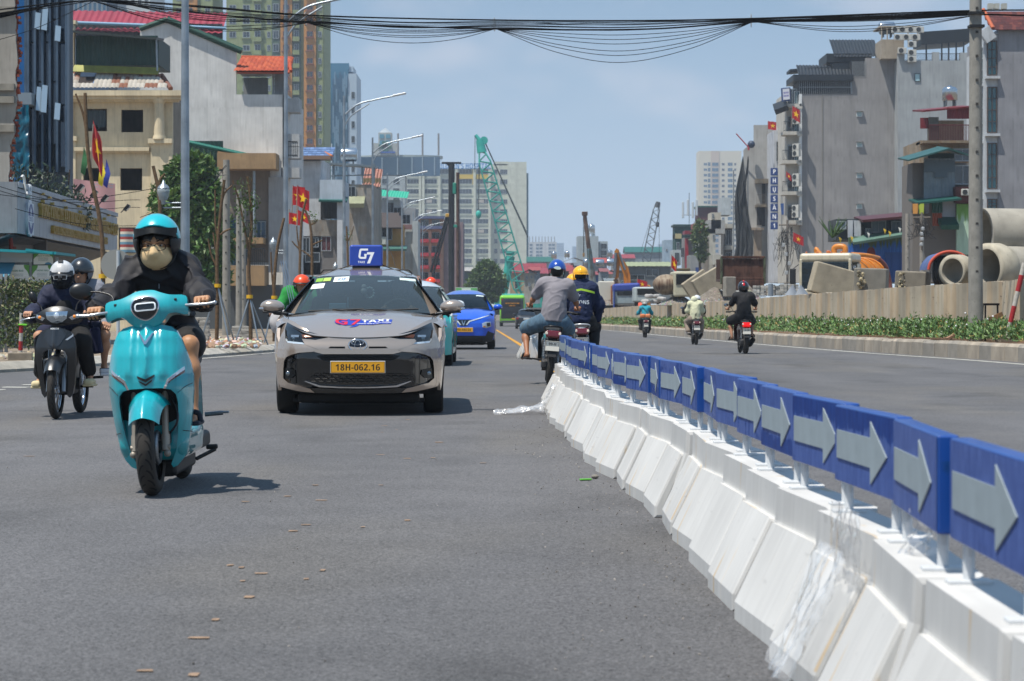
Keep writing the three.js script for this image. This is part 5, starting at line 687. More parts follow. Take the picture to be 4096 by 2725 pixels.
{ // --- white and turquoise car behind the taxi ---
const D=39.6,c=thing('taxi_car','white and turquoise taxi mostly hidden behind the champagne taxi','car',[xAt(1815,40.4)-.86,0,-D]);
carShell(c,{paint:mat('#d3d8da',.28,0,null,1,{clearcoat:1}),lower:paint('#17b3b0'),my:1});c.scale.set(1,1.06,1);
part('bumper',[drape([[-.83,.2],[-.5,.17],[.5,.17],[.83,.2],[.84,.80],[.70,.90],[.5,.82],[.25,.775],[-.25,.775],[-.5,.82],[-.70,.90],[-.84,.80]],FS(.004),.07,.05)],paint('#17b3b0'),c);
for(const k of[1,-1])part('headlight',[drape(k>0?[[.45,.70],[.50,.78],[.72,.84],[.74,.72]]:mirror([[.45,.70],[.50,.78],[.72,.84],[.74,.72]]),FS(.012),.05,.02)],mat('#b8c2c8',.15,.4),c);
}
{ // --- dark sedan from behind ---
const D=164,c=thing('sedan_car','black sedan seen from behind near the green bus','car',[xAt(2106,D),gy(D),-D-4.2],Math.PI),blk=paint('#15181d');
carShell(c,{paint:blk});part('bumper',[drape([[-.83,.2],[.83,.2],[.84,.80],[.5,.82],[-.5,.82],[-.84,.80]],FS(.004),.12,.05)],blk,c);
for(const k of[1,-1])part('tail_light',[rbox(.26,.16,.06,.03,k*.64,.78,-4.20)],mat('#8d1119',.2,0,null,1,{clearcoat:1}),c);
part('chrome_trim',[rbox(1.0,.035,.03,.01,0,.86,-4.30),rbox(1.3,.04,.03,.01,0,.34,-4.30)],chromeM,c);part('number_plate',[rbox(.46,.13,.02,.005,0,.76,-4.30)],mat('#cfd1cf',.5),c);part('rear_window',[grid(8,4,(u,v)=>[(u-.5)*lerp(.9,1.3,v),lerp(1.34,1.02,v),lerp(-3.62,-4.1,v)-.01])],gloss,c);
}
{ // --- lime green bus ---
const D=208,c=thing('city_bus','lime green city bus with dark windscreen in the distance','bus',[xAt(2049,D),gy(D),-D]),lime=paint('#76c21a'),W=2.42,H=3.0;
part('body',[rbox(W,H-.35,9,.28,0,.35+(H-.35)/2,-4.5,[0,0,0],4)],lime,c);
part('windscreen',[rbox(W-.28,1.95,.1,.12,0,1.72,-.02,[0,0,0],3)],gloss,c);part('sign_text',[plate(1.5,.55,0,2.1,.04)],print(256,96,(x,w,h)=>{x.fillStyle='#0a0b0c';x.fillRect(0,0,w,h);x.fillStyle='#e09a20';for(let i=0;i<22;i++){x.fillRect(14+i*10.5,18,3+5*hash(i,1,1),20);if(i>5&&i<16)x.fillRect(14+i*10.5,58,3+5*hash(i,2,1),20);}}),c,{uv:true});
for(const k of[-1,1]){part('tail_lamp',[rbox(.16,.12,.06,.03,k*.95,2.55,.03)],mat(k<0?'#8b1518':'#0f5f4a',.2),c);part('mirror',[rbox(.1,.4,.12,.03,k*(W/2+.15),1.6,.1)],blackM,c);for(const z of[-2,-7])part('wheel',[cyl(.46,.46,.3,k*1.06,.46,z,24,[0,0,Math.PI/2])],rubberM,c);part('side_window',[rbox(.06,.9,7.6,.02,k*(W/2-.01),2.0,-4.6)],gloss,c);}
part('bumper',[rbox(W-.3,.16,.1,.04,0,.46,.0)],mat('#2c3038',.5),c);part('number_plate',[rbox(.5,.13,.04,.01,.2,.72,.02)],mat('#d79a12',.5),c);part('grille',[rbox(1.6,.12,.05,.03,0,.98,.0)],mat('#40140f',.4),c);
}
// ---------- buildings: helpers ----------
// B(): a thing whose front face stands D metres away between photo columns x0 and x1; X() and Y() turn photo pixels into its own metres
function B(name,label,D,x0,x1,ytop,o={}){
const s=FX/D,g0=o.base??-.8,g=thing(name,label,o.cat||'building',[xAt((x0+x1)/2,D),g0,-D],o.ry||0),cx=(x0+x1)/2;
return{g,s,D,W:(x1-x0)/s,H:yAt(ytop,D)-g0,X:(x)=>(x-cx)/s,Y:(y)=>yAt(y,D)-g0,m:(px)=>px/s};
}
const rect=(x0,y0,x1,y1)=>[[x0,y0],[x1,y0],[x1,y1],[x0,y1]];
const holeR=(x0,y0,x1,y1)=>[[x0,y0],[x0,y1],[x1,y1],[x1,y0]];
// a shell: front wall with real openings, side and back walls, flat roof
function shell(b,m,depth,wins=[],o={}){
const w=o.w0??-b.W/2,e=o.w1??b.W/2,h=o.H??b.H,y0=o.y0??0,t=o.t??.22;
const front=xf(ext(o.outline||rect(w,y0,e,h),t,0,wins.map((q)=>holeR(...q))),[0,0,-t]);
return part(o.name||'wall',[front,box(t,h-y0,depth-t,w+t/2,(h+y0)/2,-t-(depth-t)/2),box(t,h-y0,depth-t,e-t/2,(h+y0)/2,-t-(depth-t)/2),box(e-w,h-y0,t,(w+e)/2,(h+y0)/2,-depth),...(o.open?[]:[box(e-w-.02,t,depth,(w+e)/2,h-t/2-.01,-depth/2)])],m,b.g,o);
}
const winCache=new Map();
function frameGeo(w,h,t,d,nx,ny){const k=[w,h,t,d,nx,ny].map((v)=>v.toFixed(3)).join();if(!winCache.has(k)){const L=[box(w,t,d,0,h/2-t/2,0),box(w,t,d,0,-h/2+t/2,0),box(t,h-2*t,d,-w/2+t/2,0,0),box(t,h-2*t,d,w/2-t/2,0,0)];for(let i=1;i<nx;i++)L.push(box(t*.7,h-2*t,d*.8,-w/2+w*i/nx,0,0));for(let i=1;i<ny;i++)L.push(box(w-2*t,t*.7,d*.8,0,-h/2+h*i/ny,0));winCache.set(k,[metreUV(merge(L)),metreUV(merge([box(w-t,h-t,.01)]))]);}return winCache.get(k);}
function win(g,x,y,z,w,h,o={}){ // frame with its pane; x, y the middle
const[f,p]=frameGeo(w,h,o.t??.06,o.d??.08,o.nx??2,o.ny??1),q=new THREE.Mesh(f,o.frame||mat('#8f979c',.5,.2)),r=new THREE.Mesh(p,o.pane||winM);q.name='window';r.name='pane';for(const e of[q,r])e.castShadow=e.receiveShadow=true;q.position.set(x,y,z);if(o.ry)q.rotation.y=o.ry;r.position.z=-.02;q.add(r);g.add(q);return q;
}
const winM=mat('#1d262c',.08,0,null,1,{clearcoat:1,clearcoatRoughness:.03}),winB=mat('#2c5670',.08,.2,null,1,{clearcoat:1}),winT=mat('#15484f',.08,.3,null,1,{clearcoat:1});
function corrug(w,h,p=.12,a=.018){const n=Math.max(4,Math.round(w/p*4));return grid(n,1,(u,v)=>[(u-.5)*w,(v-.5)*h,a*Math.sin(u*w/p*6.2832)]);}
function rail(w,h,n,r=.015){const L=[box(w,.05,.05,0,h,0),box(w,.04,.04,0,.08,0)];for(let i=0;i<=n;i++)L.push(box(r*1.6,h,r*1.6,-w/2+w*i/n,h/2,0));return L;}
function flag(label,at,w,h,ry,tilt,group){const f=thing('flag',label,'flag',at,ry,group);part('pole',[rod([0,-.3,0],[w*.12,h*1.25+.3,0],.03,6)],mat('#8a8178',.6),f);const wave=(x,y)=>[x*Math.cos(tilt)+w*.1,y+h*.55-x*.45*Math.sin(tilt)*2,.10*w*Math.sin(x/w*9+y*3)+.04];part('cloth',[drape(rect(0,0,w,h),wave,w/8,0)],mat('#c5131c',.8,0,'cloth',.5,{transmission:.15,thickness:0}),f);part('star',[drape(starPts(h*.30).map(([x,y])=>[x+w/2,y+h/2]),(x,y)=>{const q=wave(x,y);return[q[0],q[1],q[2]+.02];},w/8,0)],mat('#f2c715',.7),f);return f;}
function acUnit(label,at,ry,group,s=1){const a=thing('air_conditioner',label,'air conditioner',at,ry,group);part('case',[rbox(.85*s,.6*s,.32*s,.03,0,.3*s,-.16*s)],mat('#c9c9c2',.6,0,'plaster',.6),a);part('fan_guard',[torus(.22*s,.018*s,-.12*s,.3*s,.01,[0,0,0],24,6),cyl(.21*s,.21*s,.02,-.12*s,.3*s,.0,24,[Math.PI/2,0,0])],mat('#2b2e30',.6),a);return a;}
function tank(label,at,r,h,upright=true,group){const t=thing('water_tank',label,'water tank',at,0,group);part('drum',[upright?xf(lathe([[0,0],[r,.02],[r,h*.8],[r*.75,h*.95],[r*.25,h],[r*.22,h*1.08],[0,h*1.08]],28),[0,.3,0]):xf(lathe([[0,-h/2],[r*.7,-h/2],[r,-h*.42],[r,h*.42],[r*.7,h/2],[0,h/2]],28),[0,.3+r,0],[0,0,Math.PI/2])],mat('#b9c0c6',.22,.95),t);part('stand',[-1,1].map((k)=>box(.08,.32,r*1.6,k*r*.6,.16,0)),mat('#60666a',.6,.4),t);return t;}
const brickM=['#9a4a36','#a8563f','#8a4030','#b06a50'].map((c)=>mat(c,.9,0,'conc',.4));
// ---------- left side, near to far ----------
{ // demolished house edge at the frame's left
const D=52,b=B('house_wall','torn white plaster wall of a half demolished house at the left edge',D,-180,60,-60,{cat:'wall',base:0}),edge=[];for(let y=b.H;y>0;y-=.12){const py=HY-(y-CH)*b.s;edge.push([b.X(60-(py>470?8:0)-(py>500?16*sstep(500,600,py):0)-14*fbm(y*2.3,1,1)-8*rnd()+14),y]);}
part('wall',[xf(ext([[-b.W/2,0],[-b.W/2,b.H],...edge,[edge[edge.length-1][0],0]],.22,0,[holeR(b.X(-120),b.Y(965),b.X(16),b.Y(815))]),[0,0,-.22])],mat('#aaa59c',.92,0,'plaster',1.7,{bump:.01}),b.g);
const bg=metreUV(merge([box(.2,.06,.1)]));edge.forEach(([x,y],i)=>{for(let k=0;k<2;k++){const q=new THREE.Mesh(bg,brickM[Math.floor(rnd()*4)]);q.name='brick';q.position.set(x-.06+rr(-.05,.07),y+k*.07,-.12+rr(-.05,.05));q.rotation.y=rr(-.3,.3);q.castShadow=q.receiveShadow=true;b.g.add(q);}});
for(const py of[42,350,400,515])part('ledge',[box(.95,.16,.35,b.X(-20),b.Y(py),-.05)],mat('#97938b',.9,0,'conc',1),b.g);
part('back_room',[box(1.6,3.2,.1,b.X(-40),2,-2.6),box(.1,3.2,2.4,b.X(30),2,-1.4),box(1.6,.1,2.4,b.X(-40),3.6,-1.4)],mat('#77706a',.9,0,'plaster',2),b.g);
solo('drain_pipe','red plastic pipe leaning at the foot of the torn plaster wall','pipe',[rod([0,0,0],[-.08,1.0,0],.05,12)],mat('#a8301c',.6),{pos:P(46,1015,50.8)});
}
{ // blue-grey glass office with vertical fins
const D=66,b=B('office_building','blue grey glass office front with vertical fins and tilted open windows',D,50,272,-80,{base:0}),fin=mat('#5a6d80',.4,.5,'metal',1),gm=mat('#24384c',.1,.35,null,1,{clearcoat:1});
part('wall',[box(b.W,b.H,.6,0,b.H/2,-.45)],mat('#3b4753',.6),b.g);
part('sheet_panel',[box(b.m(50),b.H*.62,.15,b.X(82),b.H*.70,.0)],mat('#0f5f9e',.35,.1,'metal',2),b.g);
const xs=[108,118,146,176,205,234,271];for(const x of xs)part('fin',[box(.07,b.H-5.2,.32,b.X(x),5.2+(b.H-5.2)/2,.1)],fin,b.g);
for(let i=1;i<xs.length;i++)for(let r=0;r<6;r++)part('glass_panel',[box(b.m(xs[i]-xs[i-1])-.08,1.85,.04,b.X((xs[i]+xs[i-1])/2),6.3+r*1.9+(i%2)*.7,.02)],gm,b.g);
for(const[x,y,h]of[[188,80,100],[240,140,65],[165,400,100],[186,400,115],[238,450,70],[160,90,70]])part('open_sash',[box(b.m(22),b.m(h),.03,b.X(x),b.Y(y),.35,[-.28,.5,.0])],mat('#9db0bd',.1,.3,null,1,{clearcoat:1}),b.g);
part('ledge',[box(b.m(110),.35,.9,b.X(95),b.Y(405),.4)],mat('#7b8790',.5,.3),b.g);
const t=thing('tarpaulin','crumpled teal blue tarpaulin hanging on the glass office corner','tarpaulin',P(74,710,64.5));part('sheet',[grid(14,30,(u,v)=>[(u-.5)*.55+.12*fbm(v*5,1,1),v*2.15,.25*fbm(u*5,v*8,3)])],mat('#0f5a72',.35,0,'cloth',.5),t);
}
{ // stepped gateway sign
const A=V(-11.38,0,-50),Bp=V(-12.05,0,-66.3),L=A.distanceTo(Bp),g=thing('gateway_sign','long pale clad gateway sign with gold lettering and blue round emblem','sign',[A.x,0,A.z],Math.atan2(-(Bp.z-A.z),Bp.x-A.x)),y0=2.80,y1=3.98;
// local x runs from the near end to the far end, z = 0 is the lettered face
const slab=mat('#a8b0b8',.45,0,'plaster',1.5),n=17;g.rotation.y=Math.atan2(Bp.z-A.z,Bp.x-A.x)*-1;
for(let i=0;i<n;i++){part('cladding_panel',[rbox(L/n-.02,y1-y0-.14,.05,.006,(i+.5)*L/n,(y0+y1)/2-.07,-.025)],mat(['#a3abb4','#aab2ba','#a6aeb5'][i%3],.4,.05,'plaster',1.5),g);part('coping_panel',[rbox(L/n-.02,.12,.5,.006,(i+.5)*L/n,y1-.06,-.22)],slab,g);part('soffit_panel',[box(L/n-.02,.03,1.1,(i+.5)*L/n,y0-.22,-.70,[-.35,0,0])],mat('#5c6168',.6,0,'plaster',1.5),g);}
part('core',[box(L-.02,y1-y0-.16,1.0,L/2,(y0+y1)/2-.04,-.6),box(.06,y1-y0,1.1,.02,(y0+y1)/2,-.56)],mat('#868d94',.6,0,'plaster',1.2),g);
for(const x of[2,8.5,15])part('column',[box(.5,y0-.1,.5,x,(y0-.1)/2,-1.1)],mat('#b3aea4',.8,0,'plaster',1),g);
const gold=mat('#c2a04a',.4,.2,'metal',.5),line=(s,h,x0,x1,y,m=gold)=>{const t=text3(s,h,.09,serif);t.computeBoundingBox();const w=t.boundingBox.max.x-t.boundingBox.min.x;t.scale((x1-x0)/w,1,1).translate((x0+x1)/2,y,.0);return t;};
part('lettering',[line('TÔNG CÔNG TY XÂY DUNG CÔNG TRÌNH GIAO THÔNG 8 - CTCP',.34,2.6,L-.4,3.50),...[3.05,4.0,6.2,8.6,10.6,14.2].map((x,i)=>xf(box(.14,.05,.08,x,3.86-(i%2)*.04,.05),[0,0,0],[0,0,0]))],gold,g);
part('lettering',[line('CIVIL ENGINEERING CONSTRUCTION CORPORATION No 8',.2,4.4,L-2.6,3.05)],gold,g);
const em=part('emblem',[xf(cyl(.42,.42,.06,0,0,0,32,[Math.PI/2,0,0]),[1.35,3.18,.03],[0,0,0],[1,1,1]),xf(ext(smooth([[-.2,0],[.2,0],[.1,.55],[.05,.3],[-.05,.3],[-.1,.55]],2),.05),[1.35,3.45,.0])],mat('#c9ced4',.4),g);
part('emblem_print',[plate(.74,.74,1.35,3.18,.064)],print(256,256,(x,w,h)=>{x.fillStyle='#c9ced4';x.fillRect(0,0,w,h);x.fillStyle='#27407c';x.beginPath();x.arc(128,128,122,0,7);x.fill();x.fillStyle='#c9ced4';x.beginPath();x.moveTo(128,130);x.lineTo(70,10);x.lineTo(120,60);x.lineTo(128,4);x.lineTo(136,60);x.lineTo(186,10);x.closePath();x.fill();x.fillRect(0,104,256,52);x.beginPath();x.moveTo(60,156);x.lineTo(196,156);x.lineTo(128,216);x.closePath();x.fill();write(x,'CIENCO8',128,130,50,'#27407c','bold','sans-serif','center',.95);x.fillStyle='#27407c';x.fillRect(122,156,12,60);}),em,{uv:true});
for(const[x,h]of[[7,.25],[9.4,.22],[11.4,.2],[16,.15]]){const f=thing('floodlight',`black floodlight on the gateway sign top, ${['near the middle', 'right of the middle', 'towards the far end', 'at the far end'][[7, 9.4, 11.4, 16].indexOf(x)]}`,'floodlight',g.localToWorld(V(x,y1,.15)),g.rotation.y,'floodlights on the gateway sign');part('lamp_body',[box(.34,.22,.08,0,h,.18,[.7,0,0])],darkM,f);part('lamp_face',[box(.26,.15,.01,0,h-.02,.235,[.7,0,0])],mat('#c9ced2',.2),f);part('bracket',[rod([0,0,0],[0,h,.15],.015,6)],darkM,f);}
const cam=thing('security_camera','white security camera on a bent pipe above the emblem','camera',g.localToWorld(V(.5,y1,.05)),g.rotation.y);part('pipe',[tube([[-.35,.1,0],[-.1,.16,0],[.05,.10,0],[.06,-.2,.02]],.03,16,8)],mat('#d0cfca',.5),cam);part('camera_body',[rbox(.26,.12,.12,.04,.1,-.28,.08,[0,.2,-.3])],mat('#c4c6c8',.5),cam);
}
function leafBall(list,c,r,n,size,base){for(let i=0;i<n;i++){let x,y,z,d;do{x=rr(-1,1);y=rr(-1,1);z=rr(-1,1);d=x*x+y*y+z*z;}while(d>1||d<.25);list.push([V(c[0]+x*r[0],c[1]+y*r[1],c[2]+z*r[2]),[rr(0,6),rr(0,6),rr(0,6)],size*rr(.7,1.3),leafCol(base)]);}}
function tree(name,label,at,trunk,blobs,n,size,base,o={}){const t=thing(name,label,o.cat||'tree',at,0,o.group);part('trunk',trunk.map((q)=>tube(q.p,1,12,8)&&taperTube(q.p,q.r0,q.r1)),o.bark||mat('#5d4a38',.9,0,'dirt',.5,{bump:.02}),t);if(n){const L=[];for(const b of blobs)leafBall(L,b.slice(0,3),b.slice(3,6),Math.round(n*(b[6]||1)),size,base);scatter('crown',leafG,leafM,L,t);}return t;}
function taperTube(pts,r0,r1,seg=8,n=14){const c=new THREE.CatmullRomCurve3(pts.map(A3)),fr=c.computeFrenetFrames(n,false);return grid(seg,n,(u,v)=>{const i=Math.round(v*n),p=c.getPoint(i/n),a=u*6.2832,r=lerp(r0,r1,v)*(1+.12*(noise3(i*1.3,u*3,r0*50)-.5));return[p.x+r*(Math.cos(a)*fr.normals[i].x+Math.sin(a)*fr.binormals[i].x),p.y+r*(Math.cos(a)*fr.normals[i].y+Math.sin(a)*fr.binormals[i].y),p.z+r*(Math.cos(a)*fr.normals[i].z+Math.sin(a)*fr.binormals[i].z)];});}
tree('bamboo_clump','dark bamboo clump growing behind the gateway sign',[-13.4,2.6,-60],[0,1,2,3,4].map((i)=>({p:[[i*.5-1,0,0],[i*.55-1.1,1.2,0],[i*.6-1.2,2.3,.1]],r0:.03,r1:.015})),[[0,1.6,0,1.4,.9,1.0],[.9,1.1,.2,1.0,.8,.9],[-1.0,1.2,0,.8,1,.8]],900,.17,[.025,.05,.022],{cat:'bamboo'});
{ // kiosk and camouflage-net fence
const D=50,k=thing('kiosk','pale kiosk with turquoise roof and printed notices beside the net fence','kiosk',[xAt(95,D),.15,-D]),s=FX/D,X=(x)=>(x-95)/s,Y=(y)=>yAt(y,D)-.15;
part('wall',[box(2.2,2.0,1.4,X(40),1.0,-.75),box(.06,2.1,.06,X(122),1.05,0),box(.06,2.1,.06,X(226),1.05,-.02)],mat('#9ba2a6',.7,0,'plaster',1),k);
part('roof',[box(2.6,.06,2.2,X(20),Y(1004),-.5,[.0,0,-.05]),box(.62,.06,1.9,X(180),Y(1009),-.3,[0,0,-.12])],mat('#1f8f99',.5,.2),k);
part('fascia',[box(b2(128,s),b2(42,s),.05,X(66),Y(1029),.02)],mat('#9aa1a6',.6),k);
const notice=(x0,y0,x1,y1,a)=>part('notice_board',[plate((x1-x0)/s,(y1-y0)/s,X((x0+x1)/2),Y((y0+y1)/2),.06)],print(256,200,(g,w,h)=>{g.fillStyle='#cdd2d0';g.fillRect(0,0,w,h);g.fillStyle='#4f8a35';g.beginPath();g.moveTo(0,0);g.lineTo(70,0);g.bezierCurveTo(70,60,20,60,0,120);g.fill();g.beginPath();g.moveTo(w,0);g.lineTo(w-60,0);g.bezierCurveTo(w-60,60,w-10,40,w,120);g.fill();g.fillStyle='#3f7fa0';g.beginPath();g.arc(190,210,46,0,7);g.fill();write(g,a,w/2,60,26,'#3a6a55');g.fillStyle='#77858a';for(let i=0;i<4;i++)g.fillRect(60,90+i*16,130,5);}),k,{uv:true});
notice(136,1010,214,1058,'CONG TY TNHH');notice(130,1062,212,1130,'THONG BAO');notice(28,1060,118,1140,'DIEM BAN');
part('awning',[box(.55,.03,.8,X(10),Y(1085),.3,[.5,0,0])],mat('#4d87a3',.4),k);
const D2=44.5,f=thing('net_fence','metal frame fence covered with green camouflage netting at the left edge','fence',[xAt(80,D2),.15,-D2]),s2=FX/D2,n=(x)=>(x-80)/s2;
part('frame',[box(3.2,.05,.05,n(20),.12,.05),box(3.2,.05,.05,n(20),yAt(1112,D2)-.15,0),...[6,26,212].map((x)=>box(.06,1.62,.06,n(x),.81,.05))],mat('#8c8f90',.6,.4),f);
const Ls=[];for(let i=0;i<5200;i++){const u=rr(-120,212),v=rr(.12,yAt(1112+(u>26?(u-26)*.08:14),D2)-.15);Ls.push([V(n(u),v,.06+rr(-.05,.06)),[rr(-1,1),rr(-1.2,1.2),rr(0,6)],rr(.06,.12),rnd()<.25?[.20,.19,.10]:leafCol([.075,.11,.04])]);}scatter('netting',leafG,mat('#ffffff',.8),Ls,f);
}
function b2(p,s){return p/s;}
{ // cream house
const D=115,b=B('house','cream four storey house with empty black window openings and rusty tile roof',D,268,690,365,{base:-.3}),m=mat('#e2d2b0',.88,0,'plaster',2.4),o=(x0,y0,x1,y1)=>[b.X(x0),b.Y(y1),b.X(x1),b.Y(y0)];
const wins=[o(338,435,427,525),o(484,439,572,529),o(332,672,422,742),o(480,673,568,762),o(474,910,576,1012),o(300,910,420,1010)];
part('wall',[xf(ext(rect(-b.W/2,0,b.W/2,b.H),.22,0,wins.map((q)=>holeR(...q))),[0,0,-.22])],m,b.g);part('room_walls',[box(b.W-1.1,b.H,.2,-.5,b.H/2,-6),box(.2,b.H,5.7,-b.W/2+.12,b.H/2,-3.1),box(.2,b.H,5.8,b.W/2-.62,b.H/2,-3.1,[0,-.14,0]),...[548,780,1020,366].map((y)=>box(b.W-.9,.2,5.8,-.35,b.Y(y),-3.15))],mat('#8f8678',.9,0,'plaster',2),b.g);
part('cornice',[box(b.W+1.2,.28,1.0,.25,b.Y(378),.35),box(b.W+.9,.22,.8,.2,b.Y(393),.25),box(b.W+.5,.14,.5,.1,b.Y(404),.15)],m,b.g);
part('ledge',[box(b.m(300),.2,.35,b.X(450),b.Y(598),.17),box(b.m(300),.12,.22,b.X(450),b.Y(607),.1),box(b.m(42),.25,.45,b.X(290),b.Y(556),.2),box(b.m(96),.25,.5,b.X(645),b.Y(566),.22)],m,b.g);
part('column',[xf(lathe([[.34,0],[.34,.15],[.29,.25],[.26,1.85],[.3,1.95],[.38,2.05],[.38,2.2],[0,2.2]],20),[b.X(640),b.Y(560),.28])],m,b.g);part('column',[xf(lathe([[.3,0],[.24,.2],[.22,1.9],[.33,2.2],[0,2.2]],16),[b.X(280),b.Y(560),.2])],m,b.g);
part('pilaster',[box(b.m(84),b.Y(572),.3,b.X(648),b.Y(572)/2,.14),box(b.m(34),b.Y(562),.25,b.X(288),b.Y(562)/2,.1)],m,b.g);
// tile roof: every tile its own piece
const tg=metreUV(merge([grid(6,1,(u,v)=>[(u-.5)*.30,.07*Math.sin(u*3.14),(v-.5)*.42])])),tm=['#bdb9b2','#b0aaa2','#a89388','#8a5a46','#c4c0ba'].map((c)=>mat(c,.85,0,'conc',.4));
for(let r=0;r<5;r++)for(let i=0;i<25;i++){const x=b.X(272)+i*.225+r*.0;if(x>b.X(662-r*11+4)||(x>b.X(308)&&x<b.X(378)&&r>0))continue;const red=fbm(i*.35,r*.6,3)>.5,q=new THREE.Mesh(tg,tm[red&&rnd()<.7?2+Math.floor(rnd()*2):[0,1,4][Math.floor(rnd()*3)]]);q.name='roof_tile';q.castShadow=q.receiveShadow=true;q.position.set(x,b.Y(355)+.08+r*.19,.62-r*.24);q.rotation.x=.68;b.g.add(q);}
part('dark_gap_sheet',[box(b.m(70),.8,.04,b.X(343),b.Y(325),.15,[-.9,0,0])],mat('#2a211d',.9),b.g);  // dark sheet behind the missing tiles, coloured as the shade inside the roof
part('ridge',[rod([b.X(690),b.Y(360),.6],[b.X(640),b.Y(297),-.5],.13,8)],mat('#6e4638',.85),b.g);part('gutter',[rod([b.X(380),b.Y(352),.62],[b.X(376),b.Y(296),-.5],.06,8)],mat('#4c6f9c',.5),b.g);
part('rooftop_cabin',[xf(corrug(b.m(330),b.m(120),.2,.03),[b.X(456),b.Y(195),-.8])],mat('#22473f',.5,.3,'metal',1.2),b.g);part('cabin_side',[box(b.m(330),b.m(110),4,b.X(456),b.Y(195),-3)],mat('#1c3a35',.6),b.g);
part('cabin_roof',[box(b.m(345),.12,2.6,b.X(462),b.Y(137),-.5,[.1,0,-.085])],mat('#39413f',.5,.3),b.g);part('yellow_flashing',[box(b.m(345),.52,.05,b.X(462),b.Y(278),-.15,[-.75,0,-.05])],mat('#9a9a4a',.6,.1,'metal',1),b.g);part('post',[rod([b.X(631),b.Y(285),.2],[b.X(627),b.Y(160),.2],.05,8)],galvM,b.g);part('chimney',[box(b.m(16),b.m(200),.5,b.X(280),b.Y(185),-.6),box(b.m(26),.2,.6,b.X(284),b.Y(85),-.6)],m,b.g);
part('curtain',[grid(12,10,(u,v)=>[b.X(345)+u*b.m(75),b.Y(440)-v*b.m(85)*(.6+.4*fbm(u*6,1,1)),-.2+.06*Math.sin(u*20)])],mat('#3a4a50',.7,0,'cloth',.4),b.g);part('washing',[grid(16,12,(u,v)=>[b.X(482)+u*b.m(88),b.Y(915)-v*b.m(95),.1+.12*Math.sin(u*7)+.1*v])],mat('#ffffff',.8,0,null,1,{map:tex(64,64,(u,v)=>{const k=Math.floor(v*9)%3;return k===0?[.55,.2,.18]:k===1?[.75,.72,.66]:[.35,.5,.58];})}),b.g,{uv:true});
// banner and little flags in front
const bn=solo('cloth_banner','faded pink banner hanging below the flags on the cream house','banner',[drape(rect(-.9,-1.1,1.0,.35),(x,y)=>[x,y-.12*x,.08*Math.sin(x*4)],.2,.01)],print(200,150,(g,w,h)=>{g.fillStyle='#b58a8c';g.fillRect(0,0,w,h);g.fillStyle='#b3a05c';for(let i=0;i<26;i++)g.fillRect(hash(i,1,1)*180,20+hash(i,2,1)*60,7,26);g.fillStyle='#8d9aa8';for(let i=0;i<20;i++)g.fillRect(hash(i,5,1)*190,110+hash(i,6,1)*30,12,6);}),{pos:P(372,755,100),uv:false});
flag('tall red flag with yellow star beside the thin tree at the cream house',P(360,700,98),1.2,1.6,0,1.2,'flags on the cream house');
for(const[x,y,c,w]of[[322,690,'#1c5b2c','green'],[392,735,'#c9b81c','yellow'],[412,740,'#1c2f8c','dark blue']])solo('pennant',`${w} hanging pennant on the cream house front`,'pennant',[drape([[0,0],[.14,1.2],[.34,.5],[.18,-.15]],(a,d)=>[a,d,.05*Math.sin(d*5)],.15,.01)],mat(c,.8),{pos:P(x,y,99)});
}
